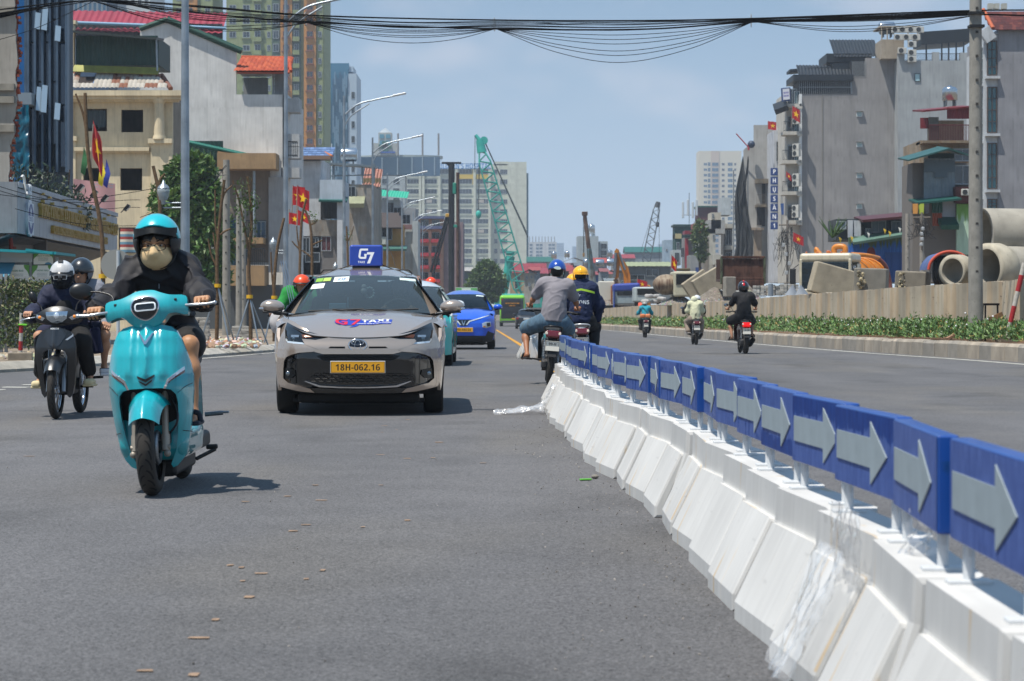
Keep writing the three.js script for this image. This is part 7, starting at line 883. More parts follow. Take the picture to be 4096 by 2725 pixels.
// lattice boom between two points
function lattice(a,c,w0,w1,n,r){a=A3(a);c=A3(c);const d=c.clone().sub(a).normalize(),u=V(0,0,1).cross(d).normalize(),v=d.clone().cross(u),L=[];const pt=(t,k)=>{const w=lerp(w0,w1,t)*(t<.08?t/.08*.7+.3:t>.92?(1-t)/.08*.6+.4:1)/2;return a.clone().lerp(c,t).addScaledVector(u,(k&1?1:-1)*w).addScaledVector(v,(k&2?1:-1)*w);};for(let k=0;k<4;k++)for(let i=0;i<12;i++)L.push(rod(pt(i/12,k),pt((i+1)/12,k),r,5));for(let i=0;i<n;i++)for(const[p,q]of[[0,1],[2,3],[0,2],[1,3]])L.push(rod(pt(i/n,i%2?p:q),pt((i+1)/n,i%2?q:p),r*.55,4));return L;}
{
const D=330,q=(x,y,z=0)=>P(x,y,D+z).toArray(),teal=mat('#2fb3a4',.5,.1,'metal',2),c=thing('crawler_crane','turquoise crawler crane with long lattice boom in front of the hospital','crane',[0,0,0]);
part('boom',lattice(q(2096,1195),q(1925,600),2.3,1.7,30,.11),teal,c);part('boom_head',[rod(q(1928,610),q(1918,560),.75,8,.55),rod(q(1918,562),q(1902,540),.35,8,.25),xf(cyl(.6,.6,.5,0,0,0,16,[Math.PI/2,0,0]),q(1936,562))],teal,c);
part('cables',[...[1916,1920].map((x)=>rod(q(x,575),q(1914,850),.05,4)),rod(q(1900,545),q(1899,690),.05,4),rod(q(1938,565),q(2106,930),.09,4),rod(q(1940,570),q(2112,950),.09,4)],mat('#3f4a4c',.6),c);part('hook_block',[xf(sph(.55,0,0,0,[.8,1.1,.6]),q(1914,858)),rod(q(1914,865),q(1914,876),.15,6)],teal,c);part('mast',[rod(q(2012,1190),q(2042,1025),.55,8,.7),rod(q(2025,1012),q(2058,1016),.35,6),...lattice(q(2002,1190),q(2022,1120),.5,.4,6,.05)],teal,c);part('machine_house',[xf(rbox(7,2.6,5,.2),P(2080,1210,D).toArray()),xf(cyl(1.3,1.3,.5,0,0,0,20,[Math.PI/2,0,0]),q(2000,1190)),rod(q(2096,1195),q(2066,1130),.16,6),rod(q(2090,1195),q(2040,1030),.12,5)],teal,c);for(const k of[-1,1])part('track',[xf(rbox(7.5,1.1,1,.4),P(2075,1245,D+k*2.4).toArray())],darkM,c);
const D2=255,r=(x,y)=>P(x,y,D2).toArray(),p=thing('piling_rig','black piling rig mast with green hammer beside a rusty pipe','piling rig',[0,0,0]);part('mast',[rod(r(1805,1270),r(1806,656),.36,8),xf(rbox(2.3,.22,.5,.05),r(1806,652)),rod(r(1788,655),r(1796,662),.12,6)],mat('#16191c',.6,.3),p);part('backstay',[rod(r(1722,1090),r(1786,868),.16,6),rod(r(1734,1090),r(1796,868),.16,6)],mat('#16191c',.6,.3),p);part('rusty_leader',[rod(r(1832,1270),r(1831,690),.2,8)],mat('#5f4a40',.9,.1,'rust',3),p);part('hammer',[xf(rbox(.62,1.35,.6,.1),r(1814,754)),xf(rbox(.7,.35,.5,.05),r(1817,905))],mat('#12806a',.5),p);part('carriage',[xf(rbox(6,2.2,3,.2),r(1770,1240))],mat('#20262a',.6),p);part('sheave',[xf(rbox(.5,.45,.4,.1),r(1790,862))],mat('#b58a22',.6),p);
const D3=262,s=(x,y)=>P(x,y,D3).toArray(),t=thing('mobile_crane','mobile crane with tapering brown and blue telescopic boom','crane',[0,0,0]);part('boom',[rod(s(2378,1190),s(2366,1080),.5,6,.44)],mat('#7d8f98',.6,0,'rust',5),t);part('boom_section',[rod(s(2366,1082),s(2356,995),.40,6,.34)],mat('#5f8aa0',.6,0,'rust',5),t);part('boom_section',[rod(s(2356,998),s(2339,860),.30,6,.26),xf(rbox(.7,.5,.5,.08),s(2339,855))],mat('#6d5a48',.6,0,'rust',4),t);part('hoist_rope',[rod(s(2333,860),s(2334,1014),.03,4),rod(s(2337,860),s(2336,1014),.03,4)],darkM,t);part('hook',[xf(rbox(.25,.5,.2,.08),s(2335,1020))],mat('#8a6a3a',.6),t);part('carrier',[xf(rbox(4,2,2.6,.2),s(2385,1210))],mat('#6d777c',.6),t);
const D4=400,u=(x,y)=>P(x,y,D4).toArray(),k=thing('lattice_crane','dark lattice boom crane above the teal roofs','crane',[0,0,0]);part('boom',lattice(u(2582,1060),u(2630,820),1.5,1.1,16,.07),mat('#4a5156',.6),k);part('boom_head',[rod(u(2628,830),u(2634,808),.55,8,.4)],mat('#33383c',.6),k);part('hoist_rope',[rod(u(2636,812),u(2638,1060),.035,4),rod(u(2634,812),u(2630,890),.035,4),rod(u(2622,812),u(2562,1010),.03,4)],darkM,k);part('hook_block',[xf(sph(.45,0,0,0,[.8,1.2,.6]),u(2630,898))],darkM,k);part('carriage',[xf(rbox(8,3,4,.2),u(2580,1090))],mat('#31585a',.6),k);
}
// ---------- right side buildings ----------
{
let b=B('hotel_building','tall grey walled hotel with caged dark roof terraces on the right',230,3110,3592,230),gw=mat('#959392',.9,0,'plaster',6,{bump:.04}),dk=MT('#1e262e');
part('wall',[xf(ext([[3204,1130],[3592,1130],[3592,232],[3462,232],[3462,305],[3408,305],[3408,376],[3204,376]].map(([x,y])=>[b.X(x),b.Y(y)]),.4),[0,0,-.4]),bx(b,3204,380,3216,1130,14,-7.4)],gw,b.g);
part('drain_line',[bx(b,3289,378,3292,1130,.08,.02)],mat('#77756f',.8),b.g);
for(const y of[456,578,702,825]){win(b.g,b.X(3438),b.Y(y),.03,.62,.55,{nx:1,ny:3,pane:mat('#8fb0b4',.2),frame:mat('#c9cfd0',.5)});part('hood',[bx(b,3424,y-13,3453,y-10,.4,.15)],gw,b.g);}
part('terrace_roof',[bx(b,3172,300,3412,324,6,-2.6),xf(corrug(b.m(215),3.4,.35,.05),[b.X(3305),b.Y(284),-1.2],[-1.0,0,0])],dk,b.g);part('terrace_room',[bx(b,3198,324,3408,376,5,-3)],mat('#14181d',.7),b.g);part('terrace_cage',[...[...Array(27)].map((_,i)=>rod([b.X(3198+i*8.1),b.Y(376),.1],[b.X(3198+i*8.1),b.Y(322),.1],.025,4)),bx(b,3196,348,3409,350,.05,.1),bx(b,3196,322,3409,324,.06,.1)],mat('#93999c',.5,.4),b.g);
part('upper_roof',[bx(b,3318,205,3500,240,6,-5),xf(corrug(b.m(185),4.6,.35,.05),[b.X(3440),b.Y(176),-3.6],[-1.05,0,0]),bx(b,3170,262,3350,272,3,-3.5,[0,0,.07]),bx(b,3340,236,3590,262,4,-3.8,[0,0,.08])],dk,b.g);part('upper_room',[bx(b,3410,240,3468,306,4,-2.6)],mat('#181b20',.7),b.g);part('upper_cage',[...Array(13)].map((_,i)=>rod([b.X(3410+i*4.4),b.Y(306),.05],[b.X(3410+i*4.4),b.Y(246),.05],.022,4)),mat('#93999c',.5,.4),b.g);
// white street front seen at a slant
const wf=PL('#c6c2b8',3);part('street_front',[bx(b,3150,365,3206,1130,9,-5.2)],wf,b.g);part('quoin',[bx(b,3196,378,3205,900,1.0,.1)],mat('#cfd2d2',.8),b.g);
for(const[y,w]of[[425,72],[535,74],[650,78],[775,78],[890,50]]){part('balcony',[bx(b,3204-w,y-8,3204,y+6,2.4,-.6),bx(b,3188,y+2,3206,y+12,1.2,.1)],wf,b.g);part('balcony_rail',rail(b.m(w*.5),1.05,9).map((g)=>xf(g,[b.X(3204-w*.72),b.Y(y-8),.5])),mat('#1c1e20',.6),b.g);win(b.g,b.X(3172),b.Y(y-36),-.55,1.0,1.9,{pane:winM});win(b.g,b.X(3192),b.Y(y-30),-.5,.6,1.7,{pane:winT});}
for(const[x,y,n]of[[3183,470,'highest'],[3182,600,'second'],[3182,720,'third'],[3180,845,'lowest']])for(let k=0;k<2;k++)acUnit(`air conditioner on the hotel street front, ${k ? 'lower' : 'upper'} one of the ${n} pair`,P(x,y+k*26,228.6),-.9,'air conditioners on the hotel front',1.1);
part('name_board',[bx(b,3122,355,3158,408,.3,.9,[0,-.5,.06])],mat('#1c3566',.6),b.g);part('name_board_print',[plate(.75,1.15,b.X(3140),b.Y(381),1.12,[0,-.5,.06])],print(160,220,(g,w,h)=>{g.fillStyle='#b9bcc4';g.fillRect(0,0,w,h);g.fillStyle='#4a3f8c';for(let i=0;i<7;i++){g.fillRect(18+i*18,62,12,36);g.fillRect(14+i*19,124,13,38);}}),b.g,{uv:true});part('awning',[bx(b,3095,418,3150,440,1.6,.2,[.5,0,.4])],dk,b.g);
b=B('apartment_block','pale grey blank walled block behind the concrete pole on the right',228,3592,3900,240);part('wall',[bx(b,3592,242,3900,1130,12,-6)],mat('#a3a8aa',.9,0,'plaster',6),b.g);part('parapet',[bx(b,3592,212,3620,242,1,-.6),bx(b,3732,208,3758,242,.5,-.3),bx(b,3842,210,3900,242,.5,-.3)],mat('#a3a8aa',.9,0,'plaster',6),b.g);win(b.g,b.X(3670),b.Y(310),.05,.62,.85,{nx:1,pane:mat('#9fc0c6',.2),frame:mat('#31363a',.5)});part('railing',rail(b.m(112),.75,28).map((g)=>xf(g,[b.X(3676),b.Y(242),-.2])).concat(rail(b.m(84),.75,22).map((g)=>xf(g,[b.X(3800),b.Y(242),-.2]))),mat('#3a2f2c',.6),b.g);
part('canopy',[bx(b,3690,118,3890,170,5,-3,[0,0,.07]),...[3710,3772,3800,3830,3860].map((x)=>rod([b.X(x),b.Y(242),-.6],[b.X(x),b.Y(165),-.6],.09,6))],dk,b.g);part('lift_house',[bx(b,3530,155,3620,232,4,-2.5),bx(b,3525,98,3690,104,4,-3),...[3534,3556,3640,3678].map((x)=>rod([b.X(x),b.Y(160),-1],[b.X(x),b.Y(100),-1],.07,6))],PL('#a89c8a'),b.g);
let k=0;for(const[x,y]of[[3585,122],[3615,122],[3648,122],[3680,122],[3595,152],[3630,152],[3665,152],[3610,206],[3650,180],[3650,214],[3650,240]])acUnit(`rooftop air conditioner, ${['first', 'second', 'third', 'fourth'][k % 4]} of the ${['top row', 'middle row', 'bottom cluster'][Math.floor(k++ / 4)]} on the grey block`,P(x,y+8,227.5),0,'air conditioners on the grey block roof',1.05);
tank('steel water tank behind the rooftop air conditioners',P(3548,150,232),.7,1.7,false,'rooftop water tanks');
// bare concrete house with shade net
b=B('concrete_house','bare concrete party wall house with a broken balcony',245,2972,3100,505);part('wall',[xf(ext([[2975,1130],[3090,1130],[3100,500],[3016,500],[3016,562],[2975,600]].map(([x,y])=>[b.X(x),b.Y(y)]),.4),[0,0,-.4]),bx(b,3062,500,3100,1130,8,-4.4)],PL('#b1b0ac',5),b.g);part('balcony',[bx(b,3018,718,3085,736,1.6,.6),bx(b,3020,820,3062,830,1.6,.6)],CT('#7b756a'),b.g);part('balcony_rail',rail(b.m(40),1.1,9).map((g)=>xf(g,[b.X(3042),b.Y(820),1.2])),mat('#6a6258',.7),b.g);part('dark_opening_panel',[bx(b,3048,736,3060,905,.2,.02),bx(b,3028,830,3048,900,.1,.02)],mat('#22201f',.9),b.g);part('doorway',[bx(b,3015,920,3045,1080,.4,.3),bx(b,3005,912,3050,922,1.2,.5)],PL('#9f8f7d'),b.g);  // openings are dark panels on the wall, their inner shade put into the colour
{const n=thing('shade_net','tall black shade net draped on scaffolding beside the concrete house','net',P(2965,1060,242));const s=FX/242;part('net',[grid(30,40,(u,v)=>[(u-.5)*lerp(74,26,v**1.3)*(1+.25*(fbm(v*9,u>.5?1:5,2)-.5))/s+.25*Math.sin(v*7)+lerp(.0,.25,v),v*(395+40*Math.sin(u*9))/s,.9*fbm(u*11+v*2,v*5,1,4)])],mat('#2f3336',.9,0,'cloth',.4,{transmission:.2,thickness:0}),n);part('pole',[-.8,.2,.8].map((x)=>rod([x,0,-.4],[x,380/s,-.4],.06,6)),steelM,n);}
{const n=thing('mini_hoist','small red roof hoist with a blue drum on the concrete house','hoist',P(2995,590,244));part('arm',[rod([0,0,0],[-1.4,1.55,0],.07,6),rod([0,-.3,0],[0,.3,0],.12,6)],mat('#a02030',.6),n);part('drum',[sph(.42,.3,.35,0)],mat('#24344c',.5),n);}
b=B('house','narrow white house behind the vertical clinic sign',238,3098,3152,515);part('wall',[bx(b,3098,520,3150,1130,7,-3.8)],PL('#c2c6cc'),b.g);for(const y of[605,720,830])win(b.g,b.X(3114),b.Y(y),-.2,.45,2.2,{nx:1});
{const n=thing('vertical_sign','vertical blue clinic sign with white letters stacked','sign',P(3097,908,234));const s=FX/234;['P','H','Ụ','S','À','N','1'].forEach((t,i)=>{const y=(221-i*36)/s;part('letter_box',[box(28/s,29/s,.3,0,y,0)],mat('#1b3a78',.5),n);part('letter',[plate(27/s,28/s,0,y,.155)],print(96,96,(g,w,h)=>{g.fillStyle='#1b3a78';g.fillRect(0,0,w,h);write(g,t==='Ụ'?'U':t,w/2,h*.5,80,'#f4f6f8');if(t==='Ụ'){g.fillStyle='#f4f6f8';g.fillRect(42,84,12,10);}}),n,{uv:true});if(i)part('bar',[box(26/s,4/s,.2,0,y+18/s,0)],mat('#c9cdd0',.5),n);});part('mount',[box(.08,270/s,.1,0,120/s,-.2)],steelM,n);}
solo('shop_sign','small slanted blue shop sign right of the vertical clinic sign','sign',[box(.95,1.2,.15,0,0,0,[0,-.5,.1])],mat('#22457e',.5),{pos:P(3142,835,233)});
flag('red flag with star near the hotel top balcony',P(3165,500,226),1.0,1.3,0,.6,'flags on the hotel row');flag('red flag with star on the concrete house roof',P(3068,535,240),1.1,.9,0,.15,'flags on the hotel row');flag('red flag with star at the third hotel balcony',P(3142,720,226),.8,.6,0,.8,'flags on the hotel row');flag('red flag with star above the cream truck cab',P(3168,985,180),1.0,.75,0,.5,'flags on the hotel row');
tower('apartment_tower','distant cream apartment tower above the maroon block',1240,2796,2966,604,[{x:2822,win:14,pane:winB},{x:2837,win:11,h:.7,pane:winB},{x:2861,w:34,band:.4,m:mat('#b9a898',.8),win:26,h:.62,pane:winB},{x:2893,win:12},{x:2921,win:20,h:.62,pane:winB},{x:2941,win:8}],3.1,{m:mat('#c6bfac',.8),stop:30,y1:86});
// smaller houses further down the right side
const H=(label,D,list,wins=[],o={})=>{const xs=list.flatMap((q)=>[q[0],q[2]]),q=B(o.n||'townhouse',label,D,Math.min(...xs),Math.max(...xs),Math.min(...list.map((e)=>e[1])),{});for(const[x0,y0,x1,y1,c,d=5,z=-2.5,n='wall']of list)part(n,[bx(q,x0,y0,x1,y1,d,z)],n==='wall'?PL(c):MT(c),q.g);for(const[x,y,w,h]of wins)win(q.g,q.X(x),q.Y(y),.06,q.m(w),q.m(h),{});return q;};
H('maroon clad block below the cream tower',420,[[2789,828,2881,930,'#54202c'],[2786,824,2884,830,'#1f5a50',7,-3,'roof']]);H('dark green metal house with phone mast',350,[[2700,905,2780,1010,'#164a42'],[2694,898,2784,906,'#2a4a44',6,-2.5,'roof'],[2700,935,2726,955,'#b8ad80',5.4,-2.5]],[[2712,985,12,30]]);H('pale blue house left of the green metal house',380,[[2656,960,2700,1080,'#9fb4c4']],[[2667,1000,6,8]]);H('grey house with red metal roofs and red pillar',300,[[2738,950,2782,1110,'#8e8c88'],[2740,955,2752,1110,'#a01c2c',.8,.4],[2772,895,2832,915,'#a04038',5,-1,'roof'],[2735,925,2822,938,'#962c3c',4,0,'roof'],[2780,940,2815,960,'#57504e',4,-2]],[[2765,1040,16,30],[2730,1010,14,40]]);H('cream stepped house behind the shade net',285,[[2845,850,2884,915,'#c6bfae'],[2834,880,2900,935,'#a8a8a4'],[2834,915,2862,1100,'#b9b5a8'],[2850,1020,2884,1060,'#c0bdb0',3,.4],[2815,950,2836,1100,'#8d8478']],[[2852,865,8,20],[2855,948,8,20],[2853,1035,8,18],[2822,1000,6,60]]);H('white topped house above the black net',290,[[2885,790,2925,860,'#b7bfc2'],[2898,895,2930,1100,'#5a564f'],[2898,898,2928,915,'#b8b4a8',4,.6],[2898,985,2928,1000,'#b8b4a8',4,.6]],[[2914,950,22,60],[2914,1030,22,40]]);H('low white house with blue panel sign',270,[[2760,1020,2800,1110,'#9a9c9c'],[2782,1070,2806,1108,'#27498a',.3,.3],[2692,1000,2725,1060,'#b4bcc0']],[[2708,1030,18,40]]);
{const n=thing('phone_mast','white phone antennas on the green metal house roof','antenna',P(2757,895,350));part('antenna',[-1,-.2,.6,1.2].map((x,i)=>rbox(.35,2.6,.25,.08,x,2.2+(i%2)*.4,0)),mat('#b7bec2',.6),n);part('mast',[rod([0,0,0],[0,5,0],.06,6),rod([-1.2,1.4,0],[1.3,1.4,0],.05,5)],steelM,n);}
// red-topped house and blue-grey metal house
b=B('house','cluttered house with red metal loggia roof behind the concrete pole',118,3680,3884,405,{base:0});part('wall',[bx(b,3684,560,3884,1130,5,-2.8),bx(b,3740,470,3884,560,.3,-2)],CT('#9a8d7c'),b.g);part('loggia_roof',[xf(corrug(b.m(100),b.m(45),.22,.03),[b.X(3834),b.Y(455),.3]),bx(b,3680,472,3712,515,.1,.1),bx(b,3684,425,3884,432,3,-1,[.1,0,.09])],MT('#7d2226'),b.g);part('screen',[bx(b,3712,470,3752,565,.08,.2)],MT('#5d5a50'),b.g);part('rail',rail(b.m(170),.95,26).map((g)=>xf(g,[b.X(3798),b.Y(572),.3])),mat('#5a2226',.7),b.g);part('slab',[bx(b,3684,565,3884,575,2,-.4)],CT('#8d8070'),b.g);win(b.g,b.X(3850),b.Y(620),.0,1.0,.7,{pane:winM});
tank('shiny steel tank above the red loggia roof',P(3800,425,121),.42,.8,true,'rooftop water tanks');
b=B('house','patched blue grey metal house with teal roof behind the site',110,3600,3884,590,{base:0});part('metal_wall',[xf(corrug(b.m(125),b.m(170),.2,.015),[b.X(3755),b.Y(720),.2])],mat('#7f8c94',.7,.1,'plaster',1.2),b.g);part('patch',[bx(b,3694,645,3816,690,.04,.26),bx(b,3735,690,3785,712,.04,.26)],mat('#55646e',.7,.1),b.g);part('roof',[bx(b,3610,612,3780,618,3,0,[.1,0,.28]),bx(b,3770,600,3860,606,3,-.2,[.1,0,-.32])],MT('#2d5f5c'),b.g);part('roof_gable',[bx(b,3715,612,3820,640,.1,-.2)],MT('#16413f'),b.g);part('core',[bx(b,3655,650,3884,1130,3,-1.8)],mat('#6d6863',.85),b.g);part('porch_roof',[bx(b,3640,798,3815,806,2.4,.8,[.12,0,.10])],MT('#1d5a52'),b.g);part('green_panel',[xf(corrug(b.m(42),b.m(42),.16,.02),[b.X(3740),b.Y(832),.6]),bx(b,3745,885,3815,905,1.2,.8,[.4,0,0])],MT('#14594c'),b.g);part('rust_panel',[xf(corrug(b.m(38),b.m(50),.16,.02),[b.X(3742),b.Y(880),.5])],MT('#a3481e'),b.g);part('white_panel',[bx(b,3762,806,3816,870,.1,.3)],PL('#b6c0cc'),b.g);win(b.g,b.X(3850),b.Y(700),.1,.95,1.0,{pane:winM});part('bay',[bx(b,3810,750,3884,815,1,.3)],mat('#4d1f1c',.7),b.g);acUnit('air conditioner on the dark red bay by the concrete pole',P(3866,782,109),0,'single air conditioner',.55);part('mural_wall',[bx(b,3818,818,3884,1020,.2,.5)],mat('#ffffff',.8,0,null,1,{map:tex(128,256,(u,v)=>{const n=fbm(u*8,v*5,3),g=sstep(.62,.8,v+.35*(fbm(u*14,2,2)-.5));return[lerp(.60,.35,g)+.12*n,lerp(.70,.52,g)+.12*n,lerp(.62,.22,g)+.1*n];})}),b.g,{uv:true});for(const[x,c,n]of[[-.3,'#b5803c','orange cloth'],[0,'#98a83a','yellow green vest'],[.26,'#2c2e33','dark shirt']])solo('laundry',`${n} hung under the teal porch roof`,'clothes',[drape([[-.11,-.5],[.11,-.5],[.13,0],[-.13,0]],(a,d)=>[a,d,.05*Math.sin(a*9)],.1,.01)],mat(c,.85),{pos:P(3686,815,108).add(V(x,0,0))});
// shop strip with blue mural wall
b=B('shop_row','low shops with blue mural front behind the cream truck',118,3180,3690,860,{base:0});part('mural_wall',[bx(b,3395,950,3660,1130,.3,0,[0,0,0])],mat('#ffffff',.75,0,null,1,{map:tex(256,256,(u,v)=>{const g=sstep(.78,.9,v+.2*(pn(u*60,1,60,1)-.5)),r=Math.hypot((u-.33)*2.6,v-.62)<.17?1:0,p=Math.hypot((u-.30)*3,v-.2)<.3?.7:0,n=.06*(pf(u,v,8,5)-.5),s=pn(u*90,v*3,90,7)>.8?.08:0;let c=[.12,.36,.68];c=c.map((x,i)=>lerp(x,[.62,.62,.40][i],p*(1-r)));c=c.map((x,i)=>lerp(x,[.45,.10,.10][i],r));return c.map((x,i)=>lerp(x,[.28,.36,.22][i],g)+n+s);})}),b.g,{uv:true});part('mural_gate',[bx(b,3540,1010,3632,1130,.06,.2),...[3540,3565,3600,3632].map((x)=>bx(b,x-1,1010,x+1,1130,.08,.25))],mat('#1f4f94',.6),b.g);part('canopy',[bx(b,3400,940,3660,950,1.6,.5,[.2,0,.16])],MT('#6d8f80'),b.g);part('upper_floor',[bx(b,3350,875,3650,960,3,-2)],mat('#31383b',.8),b.g);part('roof',[bx(b,3440,862,3650,872,3,-.6,[.1,0,.09])],MT('#5d2a2a'),b.g);for(const[x,y,w,h]of[[3370,900,40,34],[3420,905,20,50],[3520,905,60,50],[3590,905,40,45],[3480,930,26,36]])win(b.g,b.X(x),b.Y(y),-.4,b.m(w),b.m(h),{pane:mat('#6d7c84',.2)});part('shutter',[bx(b,3395,880,3415,950,.1,-.3),bx(b,3420,882,3446,945,.1,-.2)],PL('#bcc0c4'),b.g);part('shop_front',[bx(b,3640,960,3860,1130,.2,-.2)],mat('#2d2f30',.8),b.g);for(const[x,w]of[[3680,40],[3740,50],[3800,40]])win(b.g,b.X(x),b.Y(1030),.0,b.m(w),1.6,{nx:3});solo('street_fan_palm','small feathery shrub on the shop roof left end','shrub',[...Array(26)].map((_,i)=>rod([0,0,0],[rr(-.8,.8),rr(.4,1.2),rr(-.5,.5)],.05,4,.01)),mat('#3f5a2a',.8),{pos:P(3330,950,116)});for(let i=0;i<7;i++)solo('pennant',`small yellow and white pennant on the shop roof, ${['first', 'second', 'third', 'fourth', 'fifth', 'sixth', 'seventh'][i]} from the left`,'pennant',[drape([[0,0],[-.08,.36],[.07,.26]],(x,y)=>[x,y,.03*Math.sin(y*9)],.2,.01)],mat(i%3===2?'#c9ccc4':'#c9a81c',.7),{pos:P([3362,3408,3475,3540,3560,3600,3615][i],[975,970,955,940,950,935,920][i],116.5),group:'pennants on the shop roof'});
// far right house
b=B('house','grey house with white framed tall windows and red tile top at the right edge',132,3936,4240,20,{base:0});part('wall',[bx(b,3998,115,4240,1130,9,-4.8)],mat('#8f9095',.9,0,'plaster',4,{bump:.02}),b.g);const wf2=PL('#c5cace');part('window_bay',[bx(b,3944,130,3999,1130,3,-1.9)],wf2,b.g);for(const[y0,y1]of[[160,300],[345,530],[570,755],[795,850]]){win(b.g,b.X(3974),b.Y((y0+y1)/2),-.36,b.m(40),b.m(y1-y0),{nx:2,ny:4,pane:winT,frame:mat('#4a3a32',.6)});win(b.g,b.X(3936),b.Y((y0+y1)/2+20),-.9,b.m(26),b.m(y1-y0),{nx:1,ny:3,pane:winT,frame:wf2});part('sill',[bx(b,3946,y1+4,4002,y1+14,.6,-.3),bx(b,3922,y1+30,3948,y1+40,.6,-1)],wf2,b.g);}part('rear_bay',[bx(b,3922,200,3946,1130,3,-2.5)],wf2,b.g);part('plinth_roof',[bx(b,3930,110,3975,165,.5,-.2,[0,0,.6])],wf2,b.g);
const tm=['#4d1c20','#5a2224','#6d342e'].map((c)=>mat(c,.85,0,'conc',.5));for(let r=0;r<7;r++)for(let i=0;i<13;i++)part('roof_tile',[box(.28,.05,.34,b.X(3972)+i*.26+(r%2)*.1-.04*r,b.Y(112)+r*.175,-.1-r*.18,[.75,0,0])],tm[Math.floor(rnd()*3)],b.g);part('verge',[rod([b.X(3972),b.Y(112),.0],[b.X(3952),b.Y(26),-1.3],.12,6)],mat('#b05a38',.8),b.g);for(const x of[3985,4010,4040])part('roof_box',[bx(b,x-10,0,x+10,22,.4,-1.6)],PL('#b9bcb4'),b.g);
}
